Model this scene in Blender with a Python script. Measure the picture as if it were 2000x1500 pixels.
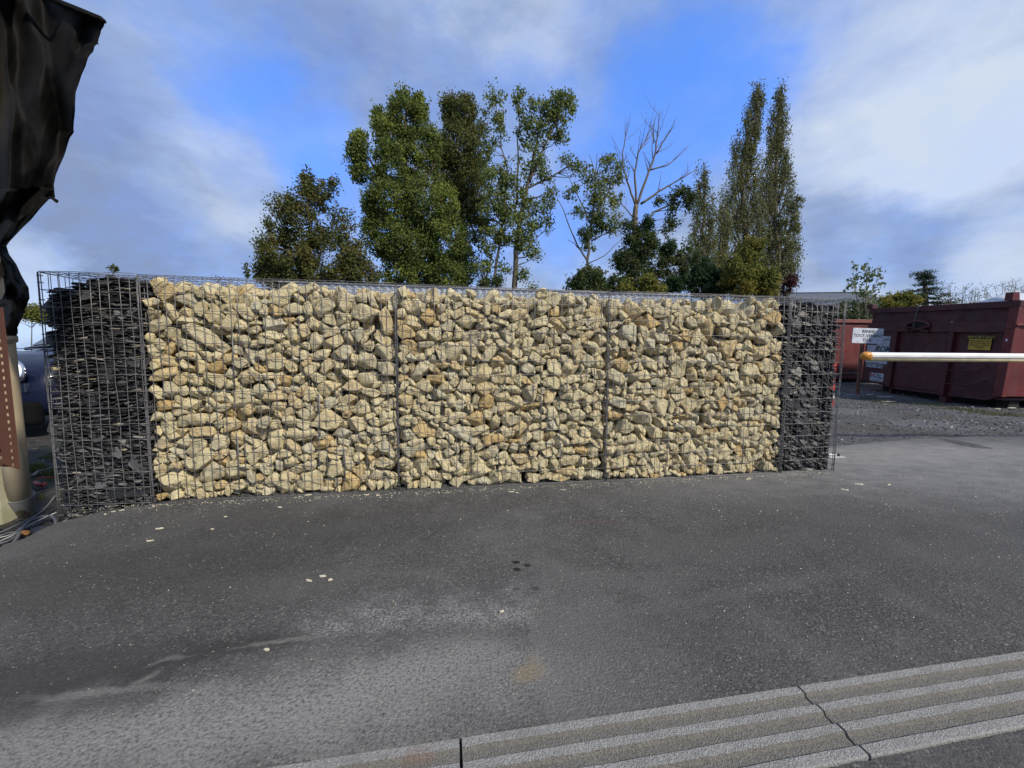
import bpy, bmesh, math, random
import numpy as np
from mathutils import Vector, Matrix, Quaternion, noise

for o in list(bpy.data.objects):
    bpy.data.objects.remove(o)
sc = bpy.context.scene
COL = sc.collection
rad = math.radians

# ------------------------------------------------------------------ camera
CF, CP, CR, CH = 737.94, .0789836, .00753585, .9465
cam = bpy.data.cameras.new('camera')
cam.sensor_fit = 'HORIZONTAL'; cam.sensor_width = 36
cam.lens = CF / 2000 * 36
cam.clip_start = .02; cam.clip_end = 3000
co = bpy.data.objects.new('camera', cam); COL.objects.link(co)
co.location = (0, 0, CH)
co.rotation_euler = (Matrix.Rotation(math.pi / 2 - CP, 3, 'X') @ Matrix.Rotation(CR, 3, 'Z')).to_euler()
sc.camera = co
sc.view_settings.view_transform = 'Standard'
sc.view_settings.look = 'None'
sc.view_settings.gamma = 1
sc.view_settings.exposure = 0.0
sc.render.engine = 'CYCLES'
sc.cycles.use_denoising = True
sc.cycles.max_bounces = 6
sc.cycles.transparent_max_bounces = 16

# ------------------------------------------------------------------ sky and sun
SUN = Vector((.74, -.67, 0)).normalized() * math.cos(rad(40)) + Vector((0, 0, math.sin(rad(40))))
w = bpy.data.worlds.new('World'); sc.world = w; w.use_nodes = True
nt = w.node_tree; nt.nodes.clear()
def N(nt, typ, **kw):
    n = nt.nodes.new(typ)
    for k, v in kw.items():
        if k.startswith('i_'):
            n.inputs[k[2:].replace('_', ' ')].default_value = v
        elif k.startswith('n_'):
            n.inputs[int(k[2:])].default_value = v
        else:
            setattr(n, k, v)
    return n
def mth(nt, op, a, b=None, c=None, clamp=False):
    n = nt.nodes.new('ShaderNodeMath'); n.operation = op; n.use_clamp = clamp
    for i, v in enumerate((a, b, c)):
        if v is None: continue
        if hasattr(v, 'is_output') or hasattr(v, 'links'): nt.links.new(v, n.inputs[i])
        else: n.inputs[i].default_value = v
    return n.outputs[0]
def vmth(nt, op, a, b=None):
    n = nt.nodes.new('ShaderNodeVectorMath'); n.operation = op
    for i, v in enumerate((a, b)):
        if v is None: continue
        if hasattr(v, 'links'): nt.links.new(v, n.inputs[i])
        elif i == 1 and op == 'SCALE': n.inputs['Scale'].default_value = v
        else: n.inputs[i].default_value = v
    return n.outputs['Value'] if op in ('DOT_PRODUCT', 'LENGTH', 'DISTANCE') else n.outputs['Vector']
def mixc(nt, fac, a, b, mode='MIX'):
    n = nt.nodes.new('ShaderNodeMix'); n.data_type = 'RGBA'; n.blend_type = mode
    for i, v in ((0, fac), (6, a), (7, b)):
        if hasattr(v, 'links'): nt.links.new(v, n.inputs[i])
        elif i and not hasattr(v, '__len__'): n.inputs[i].default_value = (v, v, v, 1)
        elif i: n.inputs[i].default_value = (*v[:3], 1)
        else: n.inputs[i].default_value = v
    return n.outputs[2]
def smooth(nt, v, lo, hi, a=0., b=1.):
    n = nt.nodes.new('ShaderNodeMapRange'); n.interpolation_type = 'SMOOTHSTEP'
    nt.links.new(v, n.inputs[0])
    n.inputs[1].default_value = lo; n.inputs[2].default_value = hi
    n.inputs[3].default_value = a; n.inputs[4].default_value = b
    return n.outputs[0]
def noi(nt, vec, scale, detail=4, rough=.55, out=0, dist=0.):
    n = nt.nodes.new('ShaderNodeTexNoise'); n.inputs['Scale'].default_value = scale
    n.inputs['Detail'].default_value = detail; n.inputs['Roughness'].default_value = rough
    n.inputs['Distortion'].default_value = dist
    if vec is not None: nt.links.new(vec, n.inputs['Vector'])
    return n.outputs[out]

def ray(px, py):
    a = (px - 1000) / CF; b = (py - 750) / CF
    cr, sr = math.cos(CR), math.sin(CR)
    u = a * cr + b * sr; v = -a * sr + b * cr
    c, s = math.cos(CP), math.sin(CP)
    return Vector((u, c - v * s, -s - v * c))
# (the photograph's bearings, used to survey where things stand in the yard)
def at(px, py, Y):
    d = ray(px, py); d = d * (Y / d.y); return Vector((d.x, d.y, d.z + CH))
def G(px, py, z=0.):
    d = ray(px, py); d = d * ((z - CH) / d.z); return Vector((d.x, d.y, z))

sky = N(nt, 'ShaderNodeTexSky', sky_type='NISHITA', sun_disc=False, sun_elevation=rad(40),
        sun_rotation=math.atan2(SUN.x, SUN.y), air_density=1.0, dust_density=.6, ozone_density=3.0)
tc = N(nt, 'ShaderNodeTexCoord')
dirv = vmth(nt, 'NORMALIZE', tc.outputs['Generated'])
wn = noi(nt, dirv, 2.6, 6, .6, 1)
wv = vmth(nt, 'SUBTRACT', wn, (.5, .5, .5))
wd = vmth(nt, 'ADD', dirv, vmth(nt, 'SCALE', wv, .30))
wd = vmth(nt, 'NORMALIZE', wd)
def blobsum(blobs):
    tot = None
    for (px, py, deg, wt) in blobs:
        c = ray(px, py).normalized()
        dt = vmth(nt, 'DOT_PRODUCT', wd, tuple(c))
        s = smooth(nt, dt, math.cos(rad(deg)), math.cos(rad(deg * .15)), 0, wt)
        tot = s if tot is None else mth(nt, 'ADD', tot, s)
    return tot
blue = blobsum([(1180, 170, 12, .6), (1330, 230, 12, .75), (1050, 330, 12, .55), (700, 380, 10, .75), (620, 260, 9, .25),
                (860, 470, 10, .6), (1200, 420, 12, .35), (430, 70, 9, .35), (700, 110, 12, .3), (900, 120, 12, .3), (520, 280, 9, .35),
                (1420, 90, 11, .45), (560, 60, 9, .15), (470, 160, 8, .25), (1400, 330, 9, .3), (1100, 480, 9, .25)])
fine = noi(nt, vmth(nt, 'MULTIPLY', dirv, (1, 1, 1.7)), 3.1, 8, .6)
bl = mth(nt, 'ADD', blue, mth(nt, 'MULTIPLY', mth(nt, 'SUBTRACT', fine, .5), 1.6))
bluem = mth(nt, 'MULTIPLY_ADD', smooth(nt, bl, -.1, 1.5), .86, mth(nt, 'MULTIPLY', smooth(nt, noi(nt, vmth(nt, 'MULTIPLY', wd, (1, 1, 1.5)), 5.2, 9, .62), .38, .7), .14))
bright = blobsum([(1960, 190, 9, .30), (1800, 350, 8, .22), (1990, 300, 11, .30), (1720, 210, 9, .10), (2000, 530, 9, .5), (1800, 540, 10, .45),
                  (1600, 520, 8, .22), (40, 560, 8, .7), (1750, 60, 16, .16), (1900, 60, 14, .1), (400, 380, 8, .22), (2050, 120, 12, .15),
                  (1000, 60, 14, .2), (1150, 560, 6, .3), (300, 120, 12, .12), (1650, 330, 10, .15)])
dark = blobsum([(1700, 470, 9, .42), (1850, 460, 8, .35), (1950, 440, 8, .2), (120, 60, 18, .1), (200, 440, 14, .14), (60, 330, 14, .12), (330, 490, 10, .12), (600, 170, 10, .1)])
f2 = noi(nt, vmth(nt, 'MULTIPLY', dirv, (1, 1, 2.4)), 3.6, 8, .62)
br = mth(nt, 'ADD', mth(nt, 'SUBTRACT', bright, dark), mth(nt, 'MULTIPLY', mth(nt, 'SUBTRACT', f2, .5), 1.6))
br = mth(nt, 'ADD', br, .30)
ramp = N(nt, 'ShaderNodeValToRGB'); nt.links.new(br, ramp.inputs[0])
cr_ = ramp.color_ramp
cr_.elements[0].position = 0; cr_.elements[0].color = (.25, .32, .50, 1)
cr_.elements[1].position = 1; cr_.elements[1].color = (.64, .73, .87, 1)
e = cr_.elements.new(.33); e.color = (.34, .44, .655, 1)
e = cr_.elements.new(.6); e.color = (.48, .575, .77, 1)
cloud = vmth(nt, 'SCALE', ramp.outputs[0], 10.)
# clear air between the clouds: the Nishita sky, a little deeper in colour
blue_sky = mixc(nt, 1., sky.outputs[0], (1.2, 2.1, 4.0), 'MULTIPLY')
blue_sky = mixc(nt, .45, blue_sky, (1.45, 3.5, 8.8))
skyc = mixc(nt, bluem, cloud, blue_sky)
bg = N(nt, 'ShaderNodeBackground'); bg.inputs[1].default_value = .1
nt.links.new(skyc, bg.inputs[0])
wo = N(nt, 'ShaderNodeOutputWorld'); nt.links.new(bg.outputs[0], wo.inputs[0])

sl = bpy.data.lights.new('sun', 'SUN'); sl.energy = 5.0; sl.angle = rad(4); sl.color = (1, .91, .76)
so = bpy.data.objects.new('sun', sl); COL.objects.link(so)
so.rotation_euler = SUN.to_track_quat('Z', 'Y').to_euler(); so.location = (4, -4, 8)

# ------------------------------------------------------------------ helpers
def tag(o, label=None, cat=None, group=None, kind=None):
    if label: o['label'] = label
    if cat: o['category'] = cat
    if group: o['group'] = group
    if kind: o['kind'] = kind
    return o
def empty(name, loc=(0, 0, 0), rz=0., label=None, cat=None, group=None):
    o = bpy.data.objects.new(name, None); COL.objects.link(o)
    o.empty_display_size = .1
    o.location = loc; o.rotation_euler = (0, 0, rz)
    return tag(o, label, cat, group)
class MB:
    def __init__(s): s.v = []; s.f = []; s.m = []
    def add(s, vs, fs, mi=0):
        o = len(s.v); s.v += [tuple(v) for v in vs]; s.f += [tuple(i + o for i in f) for f in fs]; s.m += [mi] * len(fs)
    def box(s, x0, x1, y0, y1, z0, z1, mi=0, M=None):
        vs = [Vector((x, y, z)) for x in (x0, x1) for y in (y0, y1) for z in (z0, z1)]
        if M is not None: vs = [M @ v for v in vs]
        s.add(vs, [(0, 1, 3, 2), (4, 6, 7, 5), (0, 4, 5, 1), (2, 3, 7, 6), (0, 2, 6, 4), (1, 5, 7, 3)], mi)
    def tube(s, pts, r, n=6, mi=0, cap=True):
        pts = [Vector(p) for p in pts]
        if not hasattr(r, '__len__'): r = [r] * len(pts)
        rings = []; up = None
        for i, p in enumerate(pts):
            t = (pts[min(i + 1, len(pts) - 1)] - pts[max(i - 1, 0)])
            t = t.normalized() if t.length > 1e-9 else Vector((0, 0, 1))
            if up is None: a = t.orthogonal().normalized()
            else:
                a = up - t * up.dot(t)
                a = a.normalized() if a.length > 1e-6 else t.orthogonal().normalized()
            up = a; b = t.cross(a)
            rings.append([p + (a * math.cos(k * 2 * math.pi / n) + b * math.sin(k * 2 * math.pi / n)) * r[i] for k in range(n)])
        vs = [v for q in rings for v in q]; fs = []
        for i in range(len(pts) - 1):
            for k in range(n):
                k2 = (k + 1) % n
                fs.append((i * n + k, i * n + k2, (i + 1) * n + k2, (i + 1) * n + k))
        if cap:
            fs.append(tuple(range(n - 1, -1, -1))); fs.append(tuple((len(pts) - 1) * n + k for k in range(n)))
        s.add(vs, fs, mi)
    def prism(s, poly, a, b, mi=0):
        """poly: 2D list (x, z) extruded between y=a and y=b"""
        n = len(poly)
        vs = [(x, a, z) for x, z in poly] + [(x, b, z) for x, z in poly]
        fs = [tuple(range(n)), tuple(range(2 * n - 1, n - 1, -1))]
        for i in range(n): fs.append((i, i + n, (i + 1) % n + n, (i + 1) % n))
        s.add(vs, fs, mi)
    def build(s, name, mats, parent=None, smooth=False, bevel=0.):
        me = bpy.data.meshes.new(name); me.from_pydata(s.v, [], s.f)
        if not isinstance(mats, (list, tuple)): mats = [mats]
        for m in mats: me.materials.append(m)
        if len(mats) > 1: me.polygons.foreach_set('material_index', s.m)
        bm = bmesh.new(); bm.from_mesh(me); bmesh.ops.recalc_face_normals(bm, faces=bm.faces); bm.to_mesh(me); bm.free()
        if smooth: me.polygons.foreach_set('use_smooth', [True] * len(me.polygons))
        me.update()
        o = bpy.data.objects.new(name, me); COL.objects.link(o)
        if parent is not None: o.parent = parent
        if bevel:
            b = o.modifiers.new('bevel', 'BEVEL'); b.width = bevel; b.segments = 2; b.limit_method = 'ANGLE'
        return o
def np_mesh(name, V, F, mat, parent=None, smooth=False):
    """V (n,3) array, F (m,k) array of one face size"""
    me = bpy.data.meshes.new(name)
    k = F.shape[1]
    me.vertices.add(len(V)); me.vertices.foreach_set('co', np.ascontiguousarray(V, dtype=np.float32).ravel())
    me.loops.add(F.size); me.loops.foreach_set('vertex_index', np.ascontiguousarray(F, dtype=np.int32).ravel())
    me.polygons.add(len(F)); me.polygons.foreach_set('loop_start', np.arange(0, F.size, k, dtype=np.int32))
    me.polygons.foreach_set('loop_total', np.full(len(F), k, dtype=np.int32))
    if smooth: me.polygons.foreach_set('use_smooth', np.ones(len(F), dtype=bool))
    me.update(calc_edges=True); me.validate()
    me.materials.append(mat)
    o = bpy.data.objects.new(name, me); COL.objects.link(o)
    if parent is not None: o.parent = parent
    return o
def text_obj(name, body, size, mat, parent, loc, rot, align='CENTER', bold=0., shear=0., extrude=.0008):
    cu = bpy.data.curves.new(name, 'FONT'); cu.body = body; cu.size = size; cu.align_x = align; cu.align_y = 'CENTER'
    cu.extrude = extrude; cu.offset = bold; cu.shear = shear; cu.resolution_u = 3
    t = bpy.data.objects.new(name, cu); COL.objects.link(t)
    bpy.context.view_layer.update()
    me = bpy.data.meshes.new_from_object(t.evaluated_get(bpy.context.evaluated_depsgraph_get()))
    bpy.data.objects.remove(t)
    me.materials.clear(); me.materials.append(mat)
    o = bpy.data.objects.new(name, me); COL.objects.link(o); o.parent = parent; o.location = loc; o.rotation_euler = rot
    return o

# ------------------------------------------------------------------ materials
def newmat(name):
    m = bpy.data.materials.new(name); m.use_nodes = True
    t = m.node_tree; b = t.nodes['Principled BSDF']
    return m, t, b
def bump(t, b, h, strength=.5, dist=.01, prev=None):
    n = t.nodes.new('ShaderNodeBump'); n.inputs['Strength'].default_value = strength; n.inputs['Distance'].default_value = dist
    t.links.new(h, n.inputs['Height'])
    if prev is not None: t.links.new(prev, n.inputs['Normal'])
    t.links.new(n.outputs[0], b.inputs['Normal'])
    return n.outputs[0]
def plain(name, c, rough=.6, metal=0., c2=None, ns=8., bs=0., bscale=60., bd=.004, coat=0., spec=.5):
    m, t, b = newmat(name); b.inputs['Specular IOR Level'].default_value = spec
    b.inputs['Roughness'].default_value = rough; b.inputs['Metallic'].default_value = metal
    b.inputs['Coat Weight'].default_value = coat
    co_ = N(t, 'ShaderNodeTexCoord').outputs['Object']
    if c2 is None: c2 = tuple(x * .72 for x in c)
    f = noi(t, co_, ns, 6, .62)
    f = smooth(t, f, .32, .68)
    col = mixc(t, f, c, c2)
    t.links.new(col, b.inputs['Base Color'])
    r = noi(t, co_, ns * 2.3, 4)
    t.links.new(mth(t, 'ADD', mth(t, 'MULTIPLY', mth(t, 'SUBTRACT', r, .5), .25), rough, clamp=True), b.inputs['Roughness'])
    if bs: bump(t, b, noi(t, co_, bscale, 5, .6), bs, bd)
    return m
def gpos(t): return N(t, 'ShaderNodeNewGeometry').outputs['Position']
def emask(t, P, cx, cy, rx, ry, rot=0., soft=.5):
    """soft-edged ellipse on the ground; P already warped"""
    v = vmth(t, 'SUBTRACT', P, (cx, cy, 0))
    s = N(t, 'ShaderNodeVectorRotate', rotation_type='Z_AXIS'); t.links.new(v, s.inputs['Vector']); s.inputs['Angle'].default_value = -rot
    v = vmth(t, 'MULTIPLY', s.outputs[0], (1 / rx, 1 / ry, 0))
    l = vmth(t, 'LENGTH', v)
    return smooth(t, l, 1 + soft, 1 - soft)
# asphalt: dark binder, grey aggregate, dusty worn lanes, stains that lie on the surface
def make_asphalt():
    m, t, b = newmat('asphalt')
    P = gpos(t)
    wrp = vmth(t, 'SCALE', vmth(t, 'SUBTRACT', noi(t, P, 2.2, 6, .65, 1), (.5, .5, .5)), .5)
    PW = vmth(t, 'ADD', P, wrp)
    wrp2 = vmth(t, 'SCALE', vmth(t, 'SUBTRACT', noi(t, P, 14, 4, .6, 1), (.5, .5, .5)), .06)
    PS = vmth(t, 'ADD', P, wrp2)
    vo = N(t, 'ShaderNodeTexVoronoi', feature='F1'); vo.inputs['Scale'].default_value = 150; t.links.new(P, vo.inputs['Vector'])
    vo2 = N(t, 'ShaderNodeTexVoronoi', feature='F1'); vo2.inputs['Scale'].default_value = 65; t.links.new(PS, vo2.inputs['Vector'])
    rnd = N(t, 'ShaderNodeSeparateColor'); t.links.new(vo.outputs['Color'], rnd.inputs[0])
    base = mixc(t, rnd.outputs[0], (.046, .0465, .048), (.132, .133, .136))
    light = smooth(t, rnd.outputs[1], .93, .97)
    base = mixc(t, mth(t, 'MULTIPLY', light, .7), base, (.30, .285, .265))
    eg = N(t, 'ShaderNodeTexVoronoi', feature='DISTANCE_TO_EDGE'); eg.inputs['Scale'].default_value = 92; t.links.new(PS, eg.inputs['Vector'])
    base = mixc(t, mth(t, 'MULTIPLY', smooth(t, eg.outputs[0], .15, .0), .8), base, (.014, .013, .013))
    big = smooth(t, noi(t, P, .9, 5, .6), .33, .7)
    base = mixc(t, mth(t, 'MULTIPLY', big, .5), base, (.125, .125, .127))
    mid = smooth(t, noi(t, PW, 3.6, 7, .7), .45, .75)
    base = mixc(t, mth(t, 'MULTIPLY', mid, .42), base, (.155, .155, .157))
    dk = smooth(t, noi(t, PW, 1.7, 6, .65), .5, .72)
    base = mixc(t, mth(t, 'MULTIPLY', dk, .3), base, (.034, .034, .035))
    def st(px, py, rx, ry, rot, col, amt, soft=.6, vec=PW, tex=None):
        nonlocal base
        g = G(px, py)
        k = emask(t, vec, g.x, g.y, rx, ry, rot, soft)
        if tex is not None: k = mth(t, 'MULTIPLY', k, tex)
        base = mixc(t, mth(t, 'MULTIPLY', k, amt), base, col)
    dust = smooth(t, noi(t, P, 95, 6, .8), .36, .6)
    grit = mth(t, 'MULTIPLY', smooth(t, noi(t, P, 105, 6, .8), .42, .62), smooth(t, noi(t, P, 12, 5, .7), .35, .6, .3, 1.))
    mot = smooth(t, noi(t, vmth(t, 'MULTIPLY', P, (1, 2.2, 1)), 4.5, 8, .72), .3, .68, .35, 1.)
    # worn pale lane toward the drain, darker band above it
    st(520, 1380, .62, .11, .22, (.29, .288, .285), .75, .6, PW, dust)
    st(250, 1470, .55, .13, .2, (.30, .297, .29), .75, .6, PW, dust)
    st(800, 1330, .42, .16, .1, (.29, .287, .283), .7, .6, PW, dust)
    st(700, 1440, .4, .1, .16, (.22, .218, .215), .6, .6, PW, dust)
    st(900, 1270, .22, .12, 0, (.22, .218, .215), .5, .6, PW, dust)
    st(150, 1290, .5, .09, .2, (.035, .035, .036), .6)
    st(430, 1265, .34, .05, .3, (.03, .03, .032), .55)
    st(250, 1130, .7, .25, .1, (.045, .044, .042), .5)
    st(500, 1040, 1.1, .3, .15, (.032, .032, .032), .35)
    # chalky deposits
    st(700, 1215, .16, .045, .15, (.42, .42, .42), .7, .8, PW, grit)
    st(860, 1175, .34, .09, .12, (.38, .38, .39), .75, .8, PW, grit)
    st(960, 1200, .16, .09, .1, (.42, .42, .42), .6, .8, PW, grit)
    st(540, 1255, .1, .008, .2, (.34, .34, .32), .35, .8, PS)
    st(200, 1352, .16, .012, .12, (.26, .26, .25), .45, .8, PS)
    st(285, 1325, .03, .012, .9, (.26, .26, .25), .45, .8, PS)
    st(330, 1290, .05, .008, .3, (.24, .24, .23), .4, .8, PS)
    st(620, 1125, .4, .08, .12, (.12, .118, .115), .3)
    st(1480, 1150, .5, .03, .25, (.15, .15, .15), .35, .8, PS)
    st(1400, 1060, .5, .12, .1, (.12, .12, .12), .45)
    st(1250, 1130, .35, .08, .1, (.13, .13, .13), .4)
    st(1150, 1230, .6, .1, .1, (.05, .05, .052), .3)
    # paler stretch toward the gate: grazing sky sheen put into the colour
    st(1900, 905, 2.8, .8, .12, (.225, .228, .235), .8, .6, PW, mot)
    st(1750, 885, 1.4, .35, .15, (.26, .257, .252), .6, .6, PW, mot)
    st(1700, 1050, 1.2, .5, .2, (.05, .05, .052), .4)
    # tan rust stain and oil drips
    st(1030, 1318, .05, .026, .25, (.24, .2, .135), .7, .45, PS)
    st(1045, 1298, .022, .03, .2, (.22, .185, .13), .6, .5, PS)
    st(1160, 1020, .16, .02, 0, (.1, .07, .06), .4, .8, PS)
    for (x, y, r, a) in ((1008, 1098, .017, .95), (1030, 1104, .016, .85), (1009, 1112, .017, .95), (1008, 1151, .014, .5), (1045, 1149, .016, .5), (1250, 1128, .014, .3)):
        st(x, y, r, r * .8, 0, (.008, .008, .009), a, .18, P)
    # a resurfaced strip: straight edge, darker to the right
    g0, g1 = G(1028, 1200), G(1072, 1420)
    dx, dy = (g1 - g0).x, (g1 - g0).y; L = math.hypot(dx, dy)
    d = vmth(t, 'DOT_PRODUCT', vmth(t, 'SUBTRACT', PS, (g0.x, g0.y, 0)), (dy / L, -dx / L, 0))
    al_ = vmth(t, 'DOT_PRODUCT', vmth(t, 'SUBTRACT', PS, (g0.x, g0.y, 0)), (dx / L, dy / L, 0))
    k = mth(t, 'MULTIPLY', smooth(t, d, .012, -.004), smooth(t, d, -.6, -.1))
    k = mth(t, 'MULTIPLY', k, smooth(t, al_, -.12, .05))
    base = mixc(t, mth(t, 'MULTIPLY', k, .38), base, (.2, .2, .198))
    t.links.new(base, b.inputs['Base Color'])
    b.inputs['Roughness'].default_value = .8
    b.inputs['Specular IOR Level'].default_value = .35
    h = mth(t, 'ADD', mth(t, 'MULTIPLY', vo.outputs['Distance'], -.8), mth(t, 'MULTIPLY', noi(t, P, 150, 6, .8), 1.6))
    h = mth(t, 'ADD', h, mth(t, 'MULTIPLY', vo2.outputs['Distance'], -.25))
    cr = N(t, 'ShaderNodeTexVoronoi', feature='DISTANCE_TO_EDGE'); cr.inputs['Scale'].default_value = 58; t.links.new(vmth(t, 'ADD', P, vmth(t, 'SCALE', wrp2, .8)), cr.inputs['Vector'])
    crk = smooth(t, cr.outputs[0], .0, .05)
    pn = bump(t, b, crk, .22, .002)
    bump(t, b, h, 1.0, .0045, pn)
    return m
M_asphalt = make_asphalt()

def make_ground():
    m, t, b = newmat('yard ground')
    P = gpos(t)
    sx = N(t, 'ShaderNodeSeparateXYZ'); t.links.new(P, sx.inputs[0])
    vo = N(t, 'ShaderNodeTexVoronoi', feature='F1'); vo.inputs['Scale'].default_value = 26; t.links.new(P, vo.inputs['Vector'])
    rn = N(t, 'ShaderNodeSeparateColor'); t.links.new(vo.outputs['Color'], rn.inputs[0])
    gravel = mixc(t, rn.outputs[0], (.042, .044, .05), (.10, .104, .115))
    gravel = mixc(t, mth(t, 'MULTIPLY', smooth(t, noi(t, P, 1.1, 6, .7), .45, .62), .8), gravel, (.055, .051, .043))
    gravel = mixc(t, mth(t, 'MULTIPLY', smooth(t, noi(t, P, .6, 5, .6), .5, .6), .6), gravel, (.13, .134, .142))
    soil = mixc(t, smooth(t, noi(t, P, 9, 6, .7), .35, .65), (.018, .017, .014), (.045, .042, .034))
    soil = mixc(t, smooth(t, noi(t, P, 2.2, 5, .7), .5, .62), soil, (.022, .034, .012))
    far = mixc(t, smooth(t, noi(t, P, .25, 5, .6), .4, .6), (.05, .07, .025), (.09, .085, .05))
    k = smooth(t, sx.outputs[0], -2., 2.)
    c = mixc(t, k, soil, gravel)
    c = mixc(t, smooth(t, sx.outputs[1], 15, 19), c, far)
    t.links.new(c, b.inputs['Base Color']); b.inputs['Roughness'].default_value = .9
    h = mth(t, 'ADD', mth(t, 'MULTIPLY', vo.outputs['Distance'], -1), noi(t, P, 60, 5, .65))
    bump(t, b, h, .8, .03)
    return m
M_ground = make_ground()

def island(t): return N(t, 'ShaderNodeNewGeometry').outputs['Random Per Island']
def make_stone():
    m, t, b = newmat('beige rubble stone')
    oi = N(t, 'ShaderNodeObjectInfo')
    r = mth(t, 'FRACT', mth(t, 'ADD', mth(t, 'MULTIPLY', oi.outputs['Random'], 7.31), mth(t, 'MULTIPLY', island(t), 3.17)))
    r2 = mth(t, 'FRACT', mth(t, 'MULTIPLY', r, 17.77))
    P = gpos(t)
    PO = vmth(t, 'ADD', P, vmth(t, 'SCALE', N(t, 'ShaderNodeCombineXYZ').outputs[0], 1.))
    ramp = N(t, 'ShaderNodeValToRGB'); t.links.new(r, ramp.inputs[0]); c = ramp.color_ramp
    c.elements[0].position = 0; c.elements[0].color = (.61, .545, .37, 1)
    c.elements[1].position = 1; c.elements[1].color = (.58, .42, .19, 1)
    for p_, q in ((.2, (.70, .62, .395, 1)), (.4, (.60, .54, .35, 1)), (.55, (.67, .58, .35, 1)), (.68, (.57, .545, .41, 1)), (.88, (.64, .53, .31, 1))):
        e = c.elements.new(p_); e.color = q
    col = ramp.outputs[0]
    och = smooth(t, noi(t, P, 21, 7, .75), .47, .66)
    col = mixc(t, mth(t, 'MULTIPLY', och, mth(t, 'ADD', mth(t, 'MULTIPLY', r2, .5), .22)), col, (.46, .29, .10))
    gr = smooth(t, noi(t, P, 30, 6, .72), .52, .7)
    col = mixc(t, mth(t, 'MULTIPLY', gr, .38), col, (.33, .32, .25))
    pit = smooth(t, noi(t, P, 130, 4, .7), .58, .72)
    col = mixc(t, mth(t, 'MULTIPLY', pit, .6), col, (.17, .12, .06))
    pale = smooth(t, noi(t, P, 48, 5, .7), .55, .72)
    col = mixc(t, mth(t, 'MULTIPLY', pale, .4), col, (.70, .64, .46))
    t.links.new(col, b.inputs['Base Color']); b.inputs['Roughness'].default_value = .85
    b.inputs['Specular IOR Level'].default_value = .25
    st = noi(t, vmth(t, 'MULTIPLY', P, (1, 1, 2.6)), 42, 7, .68)
    pn = bump(t, b, st, .95, .02)
    bump(t, b, noi(t, P, 170, 5, .75), .9, .006, pn)
    return m
M_stone = make_stone()
def make_slate():
    m, t, b = newmat('dark slate')
    oi = N(t, 'ShaderNodeObjectInfo')
    r = mth(t, 'FRACT', mth(t, 'ADD', mth(t, 'MULTIPLY', oi.outputs['Random'], 7.31), mth(t, 'MULTIPLY', island(t), 3.17)))
    P = gpos(t)
    ramp = N(t, 'ShaderNodeValToRGB'); t.links.new(r, ramp.inputs[0]); c = ramp.color_ramp
    c.elements[0].position = 0; c.elements[0].color = (.006, .0065, .008, 1)
    c.elements[1].position = 1; c.elements[1].color = (.17, .17, .165, 1)
    for p_, q in ((.4, (.013, .0135, .015, 1)), (.65, (.025, .026, .028, 1)), (.86, (.05, .051, .055, 1)), (.965, (.11, .11, .115, 1)), (.99, (.24, .21, .15, 1))):
        e = c.elements.new(p_); e.color = q
    col = mixc(t, mth(t, 'MULTIPLY', smooth(t, noi(t, P, 24, 6, .7), .5, .7), .35), ramp.outputs[0], (.075, .07, .062))
    t.links.new(col, b.inputs['Base Color']); b.inputs['Roughness'].default_value = .5
    t.links.new(smooth(t, noi(t, P, 40, 4), .3, .7, .38, .65), b.inputs['Roughness'])
    bump(t, b, noi(t, P, 70, 6, .65), .5, .006)
    return m
M_slate = make_slate()
M_wire = plain('galvanised wire', (.21, .21, .22), .45, .4, (.13, .13, .14), 30)
M_galv = plain('bright galvanised steel', (.55, .56, .58), .45, .3)
M_wire_dull = plain('dull galvanised wire', (.17, .17, .18), .5, .4, (.10, .10, .11), 30)
M_conc = plain('exposed concrete', (.27, .27, .275), .85, 0, (.17, .17, .175), 7, .9, 190, .004)
def make_slab(name, a, bb, dirt):
    m, t, b = newmat(name); P = gpos(t)
    vo = N(t, 'ShaderNodeTexVoronoi', feature='F1'); vo.inputs['Scale'].default_value = 300; t.links.new(P, vo.inputs['Vector'])
    rn = N(t, 'ShaderNodeSeparateColor'); t.links.new(vo.outputs['Color'], rn.inputs[0])
    c = mixc(t, rn.outputs[0], a, bb)
    c = mixc(t, mth(t, 'MULTIPLY', smooth(t, noi(t, P, 9, 6, .7), .45, .7), .5), c, dirt)
    sp = smooth(t, noi(t, P, 160, 3, .6), .62, .7)
    c = mixc(t, mth(t, 'MULTIPLY', sp, .5), c, (.05, .05, .05))
    rust = emask(t, vmth(t, 'ADD', P, vmth(t, 'SCALE', noi(t, P, 30, 4, .6, 1), .03)), G(830, 1468).x, G(830, 1468).y, .035, .02, .2, .6)
    c = mixc(t, mth(t, 'MULTIPLY', rust, .25), c, (.16, .07, .03))
    t.links.new(c, b.inputs['Base Color']); b.inputs['Roughness'].default_value = .88
    bump(t, b, mth(t, 'ADD', vo.outputs['Distance'], noi(t, P, 150, 5, .7)), .8, .003)
    return m
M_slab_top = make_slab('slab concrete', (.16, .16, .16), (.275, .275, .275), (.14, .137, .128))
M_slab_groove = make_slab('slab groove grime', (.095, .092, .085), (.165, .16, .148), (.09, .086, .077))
M_tarp = plain('black tarpaulin', (.0025, .0025, .0028), .75, 0, (.004, .004, .004), 5, .35, 340, .002, spec=.16)
M_pipe = plain('cream pipe', (.52, .43, .29), .5, 0, (.45, .37, .25), 9, .2, 120, .001)
M_collar = plain('cement collar', (.17, .172, .168), .7, 0, (.11, .112, .11), 14, .5, 90, .002)
M_render = plain('cream render', (.36, .35, .25), .9, 0, (.26, .26, .17), 4, .6, 60, .004)
M_rust = plain('rust painted steel', (.088, .034, .018), .7, 0, (.085, .03, .016), 14, .4, 130, .001)
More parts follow.
